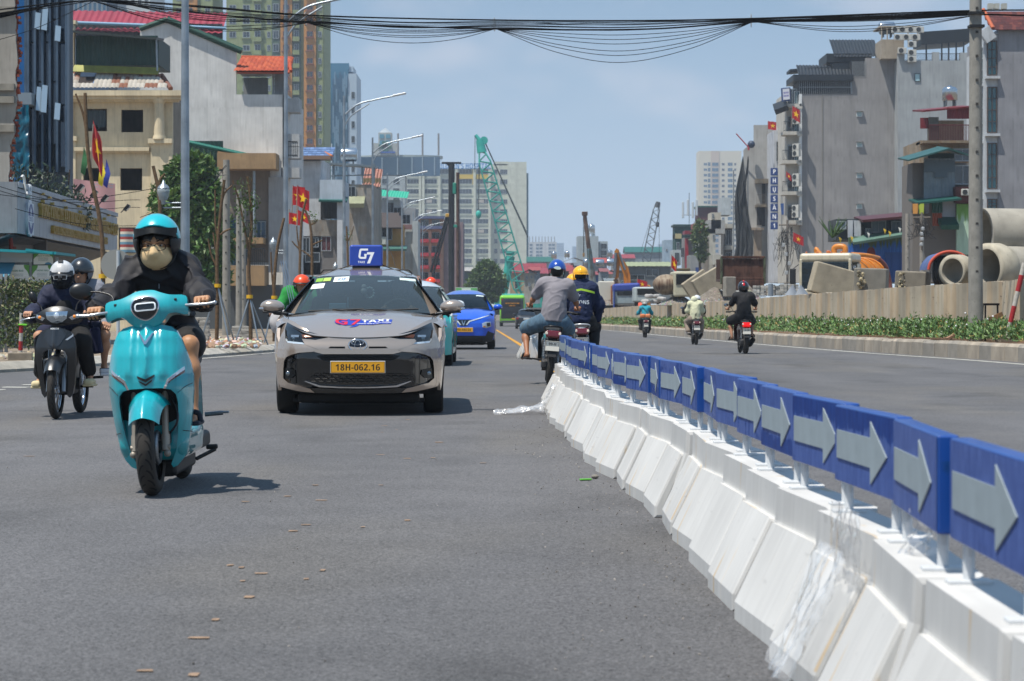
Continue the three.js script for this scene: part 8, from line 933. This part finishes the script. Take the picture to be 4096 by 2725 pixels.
// ---------- building site behind the wall ----------
const concM=mat('#b3a996',.93,0,'conc',1.6,{bump:.006}),concG=mat('#9b9891',.93,0,'conc',1.2,{bump:.006});
{
// suction truck
const D=97,t=thing('tank_truck','cream cab truck with orange vacuum tank parked behind the wall','truck',[xAt(3300,D),.35,-D],-.40),cr=mat('#cfc6ac',.4,0,'plaster',1,{clearcoat:.4}),or=mat('#d9820c',.42,0,'plaster',1,{clearcoat:.4});
part('cab',[rbox(2.42,1.15,1.9,.10,0,1.05,-.95,[0,0,0],3),rbox(2.40,.42,1.9,.16,0,3.0,-.98,[0,0,0],3),...[-1,1].map((k)=>rbox(.14,1.5,.16,.05,k*1.12,2.2,-.1)),rbox(2.3,1.4,.1,.04,0,2.2,-1.8),...[-1,1].map((k)=>rbox(.06,1.3,.7,.03,k*1.17,2.1,-1.5))],cr,t);
part('windscreen',[rbox(2.2,1.25,.06,.05,0,2.18,-.06)],mat('#1c262c',.04,0,null,1,{clearcoat:1}),t);part('wiper',[rod([-.8,1.6,.02],[.1,1.66,.02],.02,6),rod([0,1.6,.02],[.9,1.64,.02],.02,6)],darkM,t);part('grille',[rbox(1.7,.3,.06,.03,0,.95,.0),rbox(1.9,.05,.08,.02,0,1.02,.02)],mat('#2b2e30',.6),t);part('door_lettering',[xf(text3('XE PHUC VU',.13,.01),[-.25,1.32,.01])],mat('#a31c22',.5),t);part('name_badge',[rbox(.3,.12,.02,.01,-.95,1.32,.01)],mat('#26386c',.5),t);part('side_window',[rbox(.04,.8,.55,.02,1.19,2.25,-.55),rbox(.04,.8,.55,.02,-1.19,2.25,-.55)],gloss,t);for(const k of[-1,1]){part('mirror',[rbox(.28,.75,.12,.05,k*1.45,2.15,.1),rod([k*1.2,2.7,0],[k*1.45,2.5,.1],.02,6)],darkM,t);part('headlamp',[rbox(.4,.22,.06,.03,k*.9,.72,.0)],mat('#c5ccd0',.15,.5),t);part('wheel',[cyl(.5,.5,.32,k*1.02,.5,-1.1,24,[0,0,Math.PI/2]),cyl(.5,.5,.6,k*.9,.5,-5,24,[0,0,Math.PI/2])],rubberM,t);}part('roof_lamp',[...[-.9,-.4,.2,.7].map((x)=>rbox(.08,.08,.08,.02,x,3.24,-.2)),rbox(.16,.12,.12,.03,.1,3.26,-.2)],mat('#c8641c',.4),t);
part('tank',[xf(lathe([[0,-2.5],[.8,-2.45],[1.12,-2.2],[1.15,2.2],[.8,2.45],[0,2.5]],36),[.25,1.95,-4.8],[Math.PI/2,0,0]),...[-1.4,0,1.4].map((z)=>xf(new THREE.TorusGeometry(1.16,.05,6,36),[.25,1.95,-4.8+z])),tube([[-.1,3.2,-2.1],[-.1,3.5,-2.1],[.35,3.52,-2.1],[.4,3.2,-2.1]],.13,20,10),tube([[-.9,3.2,-2.0],[-.95,3.45,-2.0],[-.7,3.2,-1.9]],.10,12,8),tube([[.6,3.2,-2.3],[1.2,3.15,-3],[1.5,3.05,-4]],.10,14,8)],or,t);part('hose',[tube([[1.45,3.08,-3.9],[1.75,2.7,-4.2],[1.9,2.0,-4.4],[1.95,1.6,-4.4]],.10,16,8)],mat('#6d3a30',.7),t);part('hazard_sign',[xf(ext([[-.3,0],[.3,0],[0,.5]],.02),[1.4,2.0,-4.2],[0,1.1,0])],mat('#c9ccc9',.6),t);part('chassis',[box(.9,.25,6,0,.75,-4.2)],darkM,t);
const blk=(n,label,x,y,D,w,h,d,rot,m=concM,cat='concrete block',D2=D)=>solo(n,label,cat,[rbox(w*D2/D,h*D2/D,d,.05,0,0,0,[0,0,0],2)],m,{pos:P(x,y,D2)}).rotation.set(...rot);
blk('concrete_slab','thick tilted concrete slab leaning in front of the cream truck',3332,1128,70,1.45,1.0,.5,[0,.15,-.26],concM,'concrete slab',74);blk('concrete_block','grey concrete block with broken rubble edge right of the tilted slab',3486,1124,68,1.02,.78,.9,[0,-.25,-.03],mat('#8a8780',.93,0,'conc',1.4,{bump:.01}));blk('concrete_block','low concrete block with crumbled left edge near the blue tarpaulin',3652,1128,64,.92,.62,.9,[0,-.35,-.05],mat('#8d877c',.93,0,'conc',1.4,{bump:.01}));blk('culvert_box','tilted concrete culvert panel behind the gravel heap, front one',2835,1135,84,1.15,.85,.35,[0,.2,.52],concM,'culvert panel',111);blk('culvert_box','tilted concrete culvert panel leaning on the front panel, rear one',2790,1140,87,1.1,.8,.3,[0,.2,.60],concM,'culvert panel',116);blk('concrete_post','upright square concrete post beside the rusty tipper body',2918,1148,80,.42,.75,.4,[0,.3,0],concG,'post',103);blk('concrete_post','short concrete stub in front of the rusty tipper body',2918,1105,92,.22,.5,.25,[0,.2,.03],concG,'post',107);
for(const[x,y,D,n]of[[3446,1120,67.5,'left of the grey block'],[3606,1125,63.6,'left of the low block']]){const q=thing('rubble_edge',`broken aggregate face of concrete rubble ${n}`,'rubble',P(x,y,D));for(let i=0;i<26;i++)part('stone',[xf(new THREE.IcosahedronGeometry(rr(.03,.07),0),[rr(-.09,.09),rr(-.28,.30),rr(-.1,.1)],[rr(0,3),rr(0,3),0])],mat(['#a39678','#8d8268','#6f6756'][i%3],.95),q);}
// tipper body
const tb=thing('tipper_body','empty rusty brown tipper body standing on the site','truck body',P(2972,1170,104));part('side',[xf(corrug(1.95,.9,.5,.01),[0,1.15,0]),rbox(2.1,.12,.2,.02,0,1.68,0),rbox(2.0,.1,.2,.02,0,.66,0),rbox(2.0,.5,.15,.02,0,.35,.1)],mat('#5b4136',.9,.1,'rust',1.5),tb);part('end_post',[rbox(.1,1.3,.2,.02,-1.03,1.05,0),rbox(.1,1.3,.2,.02,1.03,1.05,0)],mat('#4f5f4a',.8,0,'rust',1),tb);part('floor',[box(2,.1,3,0,.6,-1.6),box(2,1,.08,0,1.15,-3),box(.08,1,3,1,1.15,-1.5)],mat('#4a362d',.9),tb);
// gravel heaps
for(const[x,y,D,r,h,n]of[[2860,1222,107,1.4,.88,'large heap below the tilted culvert panels'],[2712,1222,125,1.15,.66,'small heap beside the cream jacket passenger'],[2990,1212,95,.75,.8,'heap of pale gravel left of the black helmet'],[2395,1222,176,2.0,.8,'spoil heap behind the workers']]){const g=grid(30,30,(u,v)=>{const a=(u-.5)*2,b=(v-.5)*2,q=Math.max(0,1-Math.hypot(a,b));return[a*r,h*(q*.9+.25*q*fbm(a*4,b*4,1))+.03*hash(Math.round(u*30),Math.round(v*30),3),b*r];}),o=thing('gravel_heap',`gravel ${n}`,'gravel',P(x,y,D));part('heap',[g],mat('#8f8d8b',.95,0,'dirt',.6),o);const L=[];for(let i=0;i<900;i++){const a=rnd()*6.28,q=Math.sqrt(rnd());L.push([V(Math.cos(a)*q*r,h*.95*(1-q)+.02,Math.sin(a)*q*r),[rr(0,3),rr(0,3),0],rr(.018,.045),[rr(.2,.45),rr(.2,.45),rr(.2,.44)]]);}scatter('stones',new THREE.IcosahedronGeometry(1,0),mat('#ffffff',.9),L,o);}
// stacks of pavers
for(let k=0;k<6;k++){const q=thing('paver_stack',`strapped stack of grey paving blocks, ${['first', 'second', 'third', 'fourth', 'fifth', 'sixth'][k]} from the black helmet`,'paving blocks',P(3035+k*27,1183-(k>3?6:0),92+(k%2)*2),rr(-.3,.3),'paver stacks');q.scale.setScalar(1.15);for(let r=0;r<4;r++)for(let i=0;i<3;i++)part('paver',[rbox(.13,.085,.3,.008,(i-1)*.14,.05+r*.092,rr(-.02,.02))],mat(['#a19f99','#8f8e89','#b0ada6'][(i+r+k)%3],.9),q);part('strap',[box(.012,.4,.34,.05,.2,0)],darkM,q);}
for(const[x,y,D,rz,n]of[[3205,1172,79,.1,'left one'],[3170,1172,80,-.1,'right one']])solo('wrapped_block',`grey tarpaulin wrapped bale on the wall edge, ${n === 'left one' ? 'nearer the slab' : 'farther from the slab'}`,'bale',[xf(new THREE.ConeGeometry(.34,.42,4),[0,.1,0],[0,.5,rz],[1,1,.8])],mat('#7c838c',.7,0,'cloth',.6),{pos:P(x,y,D)});
solo('rebar_bundle','rusty rebar stubs sticking up beside the paving blocks','rebar',[...Array(14)].map((_,i)=>rod([i*.035,0,0],[i*.035+rr(-.03,.03),rr(.18,.3),0],.008,4)),mat('#6d4432',.9),{pos:P(3020,1190,92)});solo('drain_pipe','grey plastic pipe standing among the bales','pipe',[cyl(.1,.1,.5,0,.2,0,16)],mat('#76808a',.6),{pos:P(3083,1180,88)});
// concrete pipes
const pipe=(label,x,y,D,R,L,ry,bell=1)=>{const p=thing('concrete_pipe',label,'concrete pipe',P(x,y,D),ry,'concrete drain pipes');part('barrel',[xf(lathe([[R,0],[R,L],[R*.84,L],[R*.84,0],[R,0]],48),[0,0,0],[0,0,-Math.PI/2])],mat('#aaa69d',.92,0,'conc',1.6,{bump:.006}),p);if(bell)part('socket',[xf(lathe([[R*.86,-.02],[R*1.12,-.02],[R*1.13,.35],[R*1.0,.62],[R*.86,.6],[R*.86,-.02]],48),[0,0,0],[0,0,-Math.PI/2])],mat('#bdb7a8',.92,0,'conc',1.2),p);return p;};
pipe('big concrete pipe lying on top of the stack at the right edge',3926,940,60,.74,3,.25,0);pipe('big belled concrete pipe in the lower row at the right edge',3950,1075,59,.62,3,.5);pipe('belled concrete pipe beside the cable reel under the blue tarpaulin',3812,1085,61.5,.42,1.0,.75);
const cr2=thing('cable_reel','reel of black cable under blue and orange tarpaulin','cable reel',P(3788,1140,63.5));part('cable',[...Array(16)].map((_,i)=>torus(.46-(i%2)*.02,.03,0,.38,0,[0,Math.PI/2-.5,0],28,6).translate((i-8)*.032,0,0)),mat('#15171a',.6),cr2);part('tarpaulin',[grid(24,24,(u,v)=>{const a=lerp(-1.5,1.55,u),q=.62+.06*fbm(u*7,v*7,2);return[Math.sin(a)*q*1.0,.40+Math.cos(a)*q*.85,.45-v*1.2];})],mat('#4d5f8c',.6,0,'cloth',.5),cr2);part('tarpaulin_hem',[tube([...Array(9)].map((_,i)=>{const a=lerp(-1.5,1.2,i/8);return[Math.sin(a)*.63,.40+Math.cos(a)*.56,.47];}),.045,30,8)],mat('#b5452c',.7),cr2);solo('rock','brown stone weighing down the blue tarpaulin','stone',[xf(new THREE.DodecahedronGeometry(.14,1),[0,.05,0],[0,0,0],[1.2,.8,1])],mat('#7a5f48',.95),{pos:P(3822,1025,63.4)});
// excavator and vehicles deeper in the site
const De=176,e=thing('excavator','yellow excavator with raised arm in the middle of the site','excavator',[0,0,0]),q=(x,y,z=0)=>P(x,y,De+z).toArray(),ye=mat('#b57a14',.55,0,'rust',6);const plateX=(pts,w)=>{const c=pts.map(([x,y])=>{const v=P(x,y,De);return[v.x,v.y];});return xf(ext(c,w),[0,0,-De-w/2]);};part('stick',[plateX([[2458,1005],[2466,994],[2476,1000],[2480,1050],[2474,1110],[2460,1130],[2456,1060]],.5)],ye,e);part('boom',[plateX([[2474,1012],[2486,1030],[2512,1070],[2520,1100],[2524,1160],[2498,1160],[2494,1100],[2480,1060]],.6)],ye,e);part('bucket_link',[plateX([[2454,1118],[2472,1118],[2476,1160],[2450,1160]],.7)],mat('#5d4f42',.8),e);part('cylinder',[rod(q(2464,1012,-.4),q(2458,1110,-.4),.12,8),rod(q(2500,1080,-.4),q(2476,1010,-.4),.1,8)],steelM,e);part('house',[xf(rbox(3.2,1.8,3,.15),q(2520,1185))],ye,e);part('cab',[xf(rbox(1.3,1.6,1.5,.1),q(2425,1165))],mat('#b9b7ac',.6),e);for(const k of[-1,1])part('track',[xf(rbox(4,.9,.6,.3),P(2500,1235,De+k*1.3).toArray())],darkM,e);
const veh=(n,label,x,y,D,w,h,c,o={})=>{const v=thing(n,label,o.cat||'truck',P(x,y,D));part('body',[rbox(w,h,o.d||3,.12,0,h/2+.4,-(o.d||3)/2,[0,0,0],3)],mat(c,.5,0,'plaster',1),v);if(o.tarp)part('tarpaulin',[rbox(w+.1,h*.45,3,.2,0,h+.25,-1.4,[0,0,.04],3),box(.06,h,.8,-w/2-.03,h*.6,-.2)],mat('#24409a',.6,0,'cloth',.6),v);part('windscreen',[rbox(w*.8,h*.42,.06,.05,0,h*.68+.4,.02)],gloss,v);for(const k of[-1,1])part('wheel',[cyl(.32,.32,.25,k*w*.42,.32,-.6,18,[0,0,Math.PI/2])],rubberM,v);return v;};
veh('tarp_truck','pale truck with blue tarpaulin load beyond the turquoise rider',2508,1240,160,1.85,1.4,'#98a9ae',{tarp:1});veh('white_van','white van behind the turquoise rider',2592,1232,150,1.85,1.05,'#b9c4c4',{cat:'van'});const mx=veh('mixer_truck','cream concrete mixer truck left of the tilted panels',2742,1215,124,1.35,1.45,'#c2bda4');part('drum',[xf(sph(.8,0,0,0,[1,.75,1.2]),[-1.0,1.1,-1.2])],mat('#8f887a',.7,0,'rust',3),mx);part('roof_load',[rbox(.8,.16,.5,.08,-.1,1.95,-.4)],mat('#4a3f2a',.8),mx);
solo('white_sacks','heap of white sacks and orange sheet beside the turquoise rider','sacks',[...Array(9)].map((_,i)=>xf(rbox(.5,.25,.4,.1),[rr(-.7,.7),.1+(i%3)*.17,rr(-.3,.3)],[0,rr(0,3),rr(-.2,.2)])),mat('#b4b2ae',.85,0,'cloth',.5),{pos:P(2618,1212,143)});solo('orange_sheet','orange plastic sheet draped in front of the white sacks','tarpaulin',[grid(12,8,(u,v)=>[u*1.0,.05+u*.45-v*.25+.06*fbm(u*6,v*6,1),v*.5])],mat('#c2482c',.7),{pos:P(2540,1222,160)});flag('red flag with star in front of the excavator',P(2545,1165,165),.8,.6,0,.3,'site flags');flag('red flag beside the low white house on the right',P(2683,1100,150),.6,.9,0,.9,'site flags');
}
// ---------- street furniture, cables, saplings ----------
{
const PO=['nearest','second','third','fourth','fifth','sixth','seventh','eighth'];
[[740,45],[1143,77],[1376,112],[1490,138],[1549,172],[1608,209],[1653,237],[1690,266]].forEach(([x,D],i)=>{
const l=thing('street_lamp',`tall galvanised street lamp on the left pavement, ${PO[i]} to the camera`,'street lamp',[xAt(x,D),gy(D)+.1,-D],0,'street lamps along the left pavement');
part('pole',[cyl(.055,.105,12.2,0,6.1,0,14),cyl(.11,.11,1.6,0,.8,0,14)],galvM,l);part('arm',[tube([[0,11.2,0],[.7,11.75,0],[1.6,12.0,0],[2.6,12.2,0]],.045,24,8),tube([[0,10.65,0],[.35,11.15,0],[1.3,11.8,0]],.035,18,8)],galvM,l);part('lamp_head',[rbox(.72,.1,.26,.04,2.85,12.27,0,[0,0,.2])],mat('#b9bdc0',.4,.4),l);
if(i<3){part('bracket',[rod([0,3.05,0],[-.45,3.05,0],.018,6),rod([0,3.15,0],[-.45,3.15,0],.018,6)],galvM,l);const n=part('lantern_globe',[xf(lathe([[.05,0],[.09,.02],[.13,.16],[.125,.24],[.06,.27]],20),[-.45,3.2,0])],mat('#c2ccd2',.12,0,null,1,{transmission:.6,thickness:0}),l);part('lantern_cap',[xf(lathe([[.13,.25],[.1,.30],[.04,.35],[.015,.42],[0,.43]],20),[-.45,3.2,0]),],galvM,n);part('lantern_base',[cyl(.05,.04,.1,-.45,3.17,0,12)],galvM,l);part('bulb',[sph(.05,-.45,3.32,0)],mat('#d8dcde',.3),n);}
});
const pole=(label,x,yt,D,r,y0=.15)=>{const p=thing('utility_pole',label,'pole',[xAt(x,D),y0,-D]),h=yAt(yt,D)-y0;part('shaft',[cyl(r*.75,r,h,0,h/2,0,20)],mat('#9f9d98',.9,0,'conc',1),p);for(let y=h-1;y>1.2;y-=.55)part('dark_hole_block',[box(r*.35,.05,.02,0,y,r*.9)],mat('#3a3835',.9),p);return p;};  // holes are dark blocks on the shaft, coloured as the shade within
pole('round concrete pole with cables right of the dense tree',905,640,75,.15);pole('slim concrete pole between the staked trees, left of the pair',955,760,80,.12);pole('slim concrete pole between the staked trees, right of the pair',973,800,82,.12);pole('weathered concrete pole among the wires on the right shops',3688,865,100,.12,.3);pole('grey concrete pole beside the blue mural',3630,855,104,.13,.3);
const rp=pole('tall stained concrete pole rising through the hedge on the right',3903,-330,50,.172,.3);for(const y of[7.55,7.25])part('cable_clamp',[box(.34,.06,.3,0,y,.05)],darkM,rp);
// saplings with stakes
const bark=mat('#7d6850',.92,0,'dirt',.4,{bump:.01}),tie=mat('#d6a81c',.6);
const sap=(label,D,lines,stakes,leaves=[])=>{const o=thing('staked_tree',label,'tree',P(lines[0][0][0],lines[0][0][1],D),0,'pollarded trees on the left pavement'),q=(p)=>{const v=P(p[0],p[1],D).sub(o.position);v.z+=p[2]||0;return v;};part('trunk',lines.map((l,i)=>taperTube(l.slice(0).map(q),i?.03:.052,i?.02:.036)),bark,o);if(stakes){const t=q(stakes[0]);part('tie',[cyl(.085,.085,.09,t.x,t.y,t.z,14)],tie,o);for(const e of stakes.slice(1))part('stake',[rod(t,q(e),.022,8)],galvM,o);}if(leaves.length){const L=[];for(const[x,y,r,n]of leaves)leafBall(L,q([x,y]).toArray(),[r,r*1.3,r],n,.12,[.07,.13,.02]);scatter('leaves',leafG,leafM,L,o);}};
sap('tall pollarded tree in front of the gateway sign',46,[[[420,1400],[412,1150],[408,960],[392,840],[362,700],[345,520],[340,372]],[[347,540],[330,450],[302,375]]],[[410,1105],[375,1390,.4],[450,1390,.3]]);sap('thin bare sapling beside the nearest lantern',47,[[[640,1390],[640,1000],[636,780],[612,664]],[[636,760],[642,715],[660,694]]]);
sap('pollarded tree with tall bare stubs right of the scooter rider',55.7,[[[866,1380],[869,1150],[867,1060],[872,950],[885,820],[897,720]],[[867,1070],[845,1020],[832,955]],[[872,960],[862,900],[860,760]],[[870,1040],[862,990],[852,930]],[[880,940],[900,925],[922,915]],[[888,800],[900,770],[928,742]]],[[870,1143],[925,1388,.3],[935,1389,-.4],[798,1390,.2]]);sap('pollarded tree with a tuft of green leaves, third from the left',56,[[[1003,1374],[1000,1200],[994,1060],[1006,900],[1002,800],[990,706]],[[995,1000],[975,900],[955,800],[930,722]],[[1003,860],[1000,770],[1008,716]]],[[998,1187],[945,1376,.3],[1040,1376,.3],[1066,1380,-.3]],[[975,770,.3,90],[985,850,.35,120],[1010,800,.25,50],[1000,940,.25,50]]);sap('forked pollarded tree just left of the taxi mirror',60,[[[1097,1366],[1095,1190],[1108,1000],[1136,872]],[[1096,1190],[1086,1080],[1083,1008]]],[[1097,1190],[1062,1370,.3],[1110,1368,.3]]);sap('bare forked tree above the taxi roof, left one',72,[[[1196,1300],[1200,1030],[1208,870],[1224,795]],[[1200,1020],[1190,950],[1186,905]],[[1200,1000],[1180,980],[1168,965]]]);sap('bare forked tree above the taxi roof, right one',74,[[[1246,1300],[1246,950],[1236,880],[1220,840]],[[1242,900],[1262,890],[1268,878]],[[1246,1030],[1220,1010],[1204,1000]],[[1248,980],[1270,970],[1290,962]]],null,[[1258,868,.2,30]]);sap('small forked tree left of the roof sign',90,[[[1394,1250],[1390,1000],[1386,905]],[[1391,965],[1408,930],[1414,905]]],null,[[1394,945,.2,30]]);
// overhead cables
const cM=mat('#07080a',.85,0,null,1,{specularIntensity:.3}),T={0:51,1:50},C=(pts,r)=>solo('overhead_cable','black overhead cable in the thick bundle crossing the street','cable',[tube(pts.map(([x,y],i)=>P(x,y,51-i*.1)),r,60,6)],cM,{group:'overhead cables crossing the street'});
C([[-60,45],[370,2],[760,24],[1230,60],[1980,80],[2600,82],[3005,74],[3903,42],[4200,40]],.018);C([[370,0],[800,52],[1230,88],[1980,115],[2600,116],[3005,88],[3903,58],[4200,66]],.020);for(let i=0;i<9;i++){const a=i/9;C([[-60,60+i*3],[370,3],[800,26+i*7+rr(-5,5)],[1230,62+a*34],[1620,80+a*44+rr(-6,6)],[1980,82+a*34],[2500,84+a*40+rr(-8,8)],[3005,74+a*18],[3500,60+a*26],[3903,44+a*18]],.006+.004*rnd());}
for(const s of[172,150,143,132,126])C([[1230,92],[1430,lerp(92,s,.72)],[1640,s],[1830,lerp(112,s,.72)],[1980,116]],.008);for(const s of[250,222,204,176,158,140])C([[1985,116],[2230,lerp(116,s,.7)],[2480,s],[2760,lerp(92,s,.65)],[3005,90]],.008);for(const s of[84,104,116,122])C([[372,4],[600,lerp(6,s,.6)],[850,s],[1050,s-4],[1230,92]],.008);C([[-60,175],[150,110],[370,6]],.008);C([[-60,70],[200,30],[370,2]],.012);for(const s of[72,84,92])C([[3005,86],[3350,s+34],[3600,s+22],[3903,62]],.008);
for(const x of[1222,1978,3005])solo('cable_tie',`loop of wire binding the cable bundle, ${x < 1500 ? 'left one' : x < 2500 ? 'middle one' : 'right one'}`,'cable tie',[torus(.10,.008,0,0,0,[0,1.4,0],20,6).scale(1,1.5,1)],mat('#8a8a88',.5),{pos:P(x,x<1500?76:x<2500?98:82,50.8)});
for(const[D,n]of[[20.7,'nearer'],[34,'farther']])solo('overhead_cable',`high single cable above the view whose shadow crosses the road, ${n} one`,'cable',[tube([[-16,7.6,-D+.3],[0,6.9,-D],[14,7.4,-D-.4]],.022,30,6)],cM);
for(const[a,b,c]of[[[-30,738],[150,790],[560,800]],[[-30,755],[180,815],[560,830]],[[-30,775],[200,800],[905,700]],[[60,835],[230,880],[620,905]],[[560,870],[740,800],[905,660]],[[560,900],[760,790],[905,665]]])solo('service_wire','thin sagging service wire strung across the gateway sign and pavement','wire',[tube([P(...a,48.5),P(...b,49),P(...c,60)],.008,24,5)],cM,{group:'service wires on the left'});
for(const[x,y0,y1,D,n]of[[3150,900,1130,205,'beside the clinic sign'],[3688,870,1000,99,'in front of the patched metal house']]){const t=thing('wire_tangle',`tangled bundle of black utility wires ${n}`,'wires',[0,0,0]),s=FX/D;part('crossarm',[rod(P(x-34,y0,D),P(x+34,y0,D),3.2/s,6),rod(P(x-24,y0+30,D),P(x+24,y0+30,D),2.6/s,6),rod(P(x,y0-20,D),P(x,y1,D),5/s,8)],mat('#6d655c',.8),t);part('wires',[...Array(26)].map(()=>{const a=rr(-50,50),b=rr(-60,60);return tube([P(x+a*.5,y0+rr(0,30),D-.3),P(x+(a+b)/2,lerp(y0,y1,rr(.2,.7)),D-.5),P(x+b,lerp(y0,y1,rr(.1,.9)),D-.3)],.9/s,10,4);}),mat('#141416',.8),t,{kind:'stuff'});for(let i=0;i<4;i++)part('meter_box',[xf(rbox(12/s,15/s,.3,.04),P(x+rr(-16,16),lerp(y0,y1,.35+i*.16),D-.4).toArray())],mat('#9a9ea0',.6),t);}
// marker posts, sign back, stool
const stripes=(label,at,h,r,tilt,ry=0)=>{const o=thing('marker_post',label,'post',at,ry);o.rotation.z=tilt;part('tube',[cyl(r,r,h,0,h/2+.1,0,16)],mat('#c6c2bc',.7,0,'conc',.3),o);for(const k of[.38,.80])part('red_band',[cyl(r*1.04,r*1.04,h*.22,0,h*k-.02,0,16)],mat('#b01c22',.6,0,'conc',.3),o);part('foot',[rbox(.42,.16,.3,.02,0,.06,0,[0,.2,-tilt])],mat('#9a8f80',.93,0,'conc',.6),o);return o;};
stripes('red and white post leaning in a concrete foot at the right hedge',[xAt(4025,46.5),.36,-46.5],1.62,.052,-.23);const lp1=stripes('red and white post with green ribbon at the left kerb',[xAt(80,37.6),.16,-37.6],.72,.034,-.03);part('ribbon',[torus(.04,.014,0,.62,0,[Math.PI/2,0,0],16,6),rbox(.09,.03,.02,.008,.06,.62,.03)],mat('#66c41e',.5),lp1);
const rs=thing('round_sign','round grey back of a road sign behind the scooter rider','sign',[xAt(468,43),.15,-43]);part('disc',[cyl(.30,.30,.012,-.03,1.78,-.03,40,[Math.PI/2,0,0])],mat('#8f908c',.6,.3),rs);part('post',[cyl(.035,.035,2.05,.02,1.03,.01,14)],mat('#b9bfc2',.5,.3),rs);
const st=thing('wooden_trestle','dark wooden trestle leaning on the concrete wall right of the pole','trestle',[xAt(3964,50.5),.3,-50.5]);const wd=mat('#33241b',.85,0,'streak',.6);for(const[x,z]of[[-.14,.1],[.14,.1],[-.17,-.1],[.17,-.1]])part('leg',[rod([x*1.15,0,z*1.4],[x,.84,z*.6],.022,4)],wd,st);part('seat',[box(.36,.05,.2,0,.86,0)],wd,st);part('rung',[box(.34,.035,.03,0,.42,.1)],wd,st);solo('plank','pale brown plank propped against the wooden trestle','plank',[box(.62,.11,.05,0,0,0,[0,0,.42])],mat('#8a6a4a',.9,0,'streak',.5),{pos:P(3962,1278,50.1)});solo('brick_plank','brown plank end lying in the hedge near the kerb','plank',[box(.28,.05,.12,0,0,0,[0,.3,.45])],mat('#8a6850',.9),{pos:P(3808,1345,48.6)});
// rubble and stacks on the left pavement
for(const[x,y,D,n,w]of[[800,1368,60,9,'behind the rider knee'],[968,1368,62,6,'between the staked trees']]){const q=thing('paver_stack',`uneven stack of grey paving stones ${w}`,'paving stones',P(x,y,D));for(let i=0;i<n;i++)for(let k=0;k<2;k++)part('paver',[rbox(.24,.07,.3,.01,(k-.5)*.25+rr(-.03,.03),.04+i*.075,0,[0,rr(-.1,.1),0])],mat(['#9a9791','#878580','#a8a59e'][(i+k)%3],.93),q);}
const rub=[];for(let i=0;i<520;i++){const x=rr(780,1095),D=rr(50,62),r=rr(.02,.085);rub.push([V(xAt(x,D)-.35,.17+r*.3,-D),[rr(0,3),rr(0,3),0],[r*rr(.8,1.7),r*rr(.5,.9),r],rnd()<.4?[rr(.28,.4),.2,.13]:[rr(.35,.6),rr(.34,.55),rr(.3,.5)]]);}for(let i=0;i<160;i++){const D=rr(37.5,42),r=rr(.02,.07);rub.push([V(xAt(rr(0,260),D),.18,-D),[rr(0,3),rr(0,3),0],r,[rr(.3,.45),rr(.27,.38),rr(.2,.3)]]);}scatter('rubble',new THREE.DodecahedronGeometry(1,0),mat('#ffffff',.95),rub);
for(const[x,y,w,h,D,t,s]of[[1166,862,.55,.85,98,.1,'upper left'],[1184,868,.6,.9,97,.5,'upper right'],[1152,920,.5,.5,96,.2,'lower left'],[1186,896,.6,.4,95,.5,'lower right']])flag(`red flag with star on the row left of the taxi roof sign, ${s}`,P(x,y,D),w,h,0,t,'flags left of the taxi');
// delivery rider behind the taxi
const at=[xAt(1214,29.5),-.04,-29.5],cot=(c)=>mat(c,.88,0,'cloth',.25);rearBike({label:'dark motorbike hidden behind the left side of the champagne taxi',at,yaw:-Math.PI,plate:['29-B1','118']});rearRider({label:'rider in green jacket and orange helmet behind the champagne taxi',at,yaw:-Math.PI,skin:'#a87a5c',J:{head:[.02,1.36,.44],neck:[.02,1.3,.42]},top:{name:'jacket',mat:cot('#1f8a3a'),loose:.016},bottom:{mat:cot('#22252a')},helmet:'half',hmat:mat('#d8481a',.35)});
solo('wrapped_poles','bundle of coloured sticks in clear plastic beside the taxi mirror','bundle',[...Array(3)].map((_,i)=>rod([i*.03,0,0],[i*.03-.14,.62,rr(-.05,.05)],.005,6)),mat('#8396ac',.5),{pos:P(1165,1235,28)});solo('plastic_bag','bulging white plastic bag hanging left of the taxi','bag',[xf(sdfMesh((x,y,z)=>ell(x,y,z,[.14,.17,.12])+.02*(fbm(x*16,y*16,z*16)-.5),[-.2,-.22,-.18],[.2,.22,.18],.014),[0,0,0])],mat('#c9c4c2',.35,0,null,1,{transmission:.3,thickness:0}),{pos:P(1122,1290,27.5)});
const a2=[xAt(1727,47),0,-47];rearBike({label:'motorbike hidden behind the white and turquoise taxi',at:a2,yaw:-Math.PI,plate:['30-A','552']});rearRider({label:'rider with orange and red helmet above the white and turquoise taxi roof',at:a2,yaw:-Math.PI,scale:1.05,top:{name:'jacket',mat:cot('#2a3a34')},bottom:{mat:cot('#22252a')},helmet:'half',hmat:mat('#d8401a',.35)});
}
renderer.setSize(1024,681);
renderer.render(scene,camera);
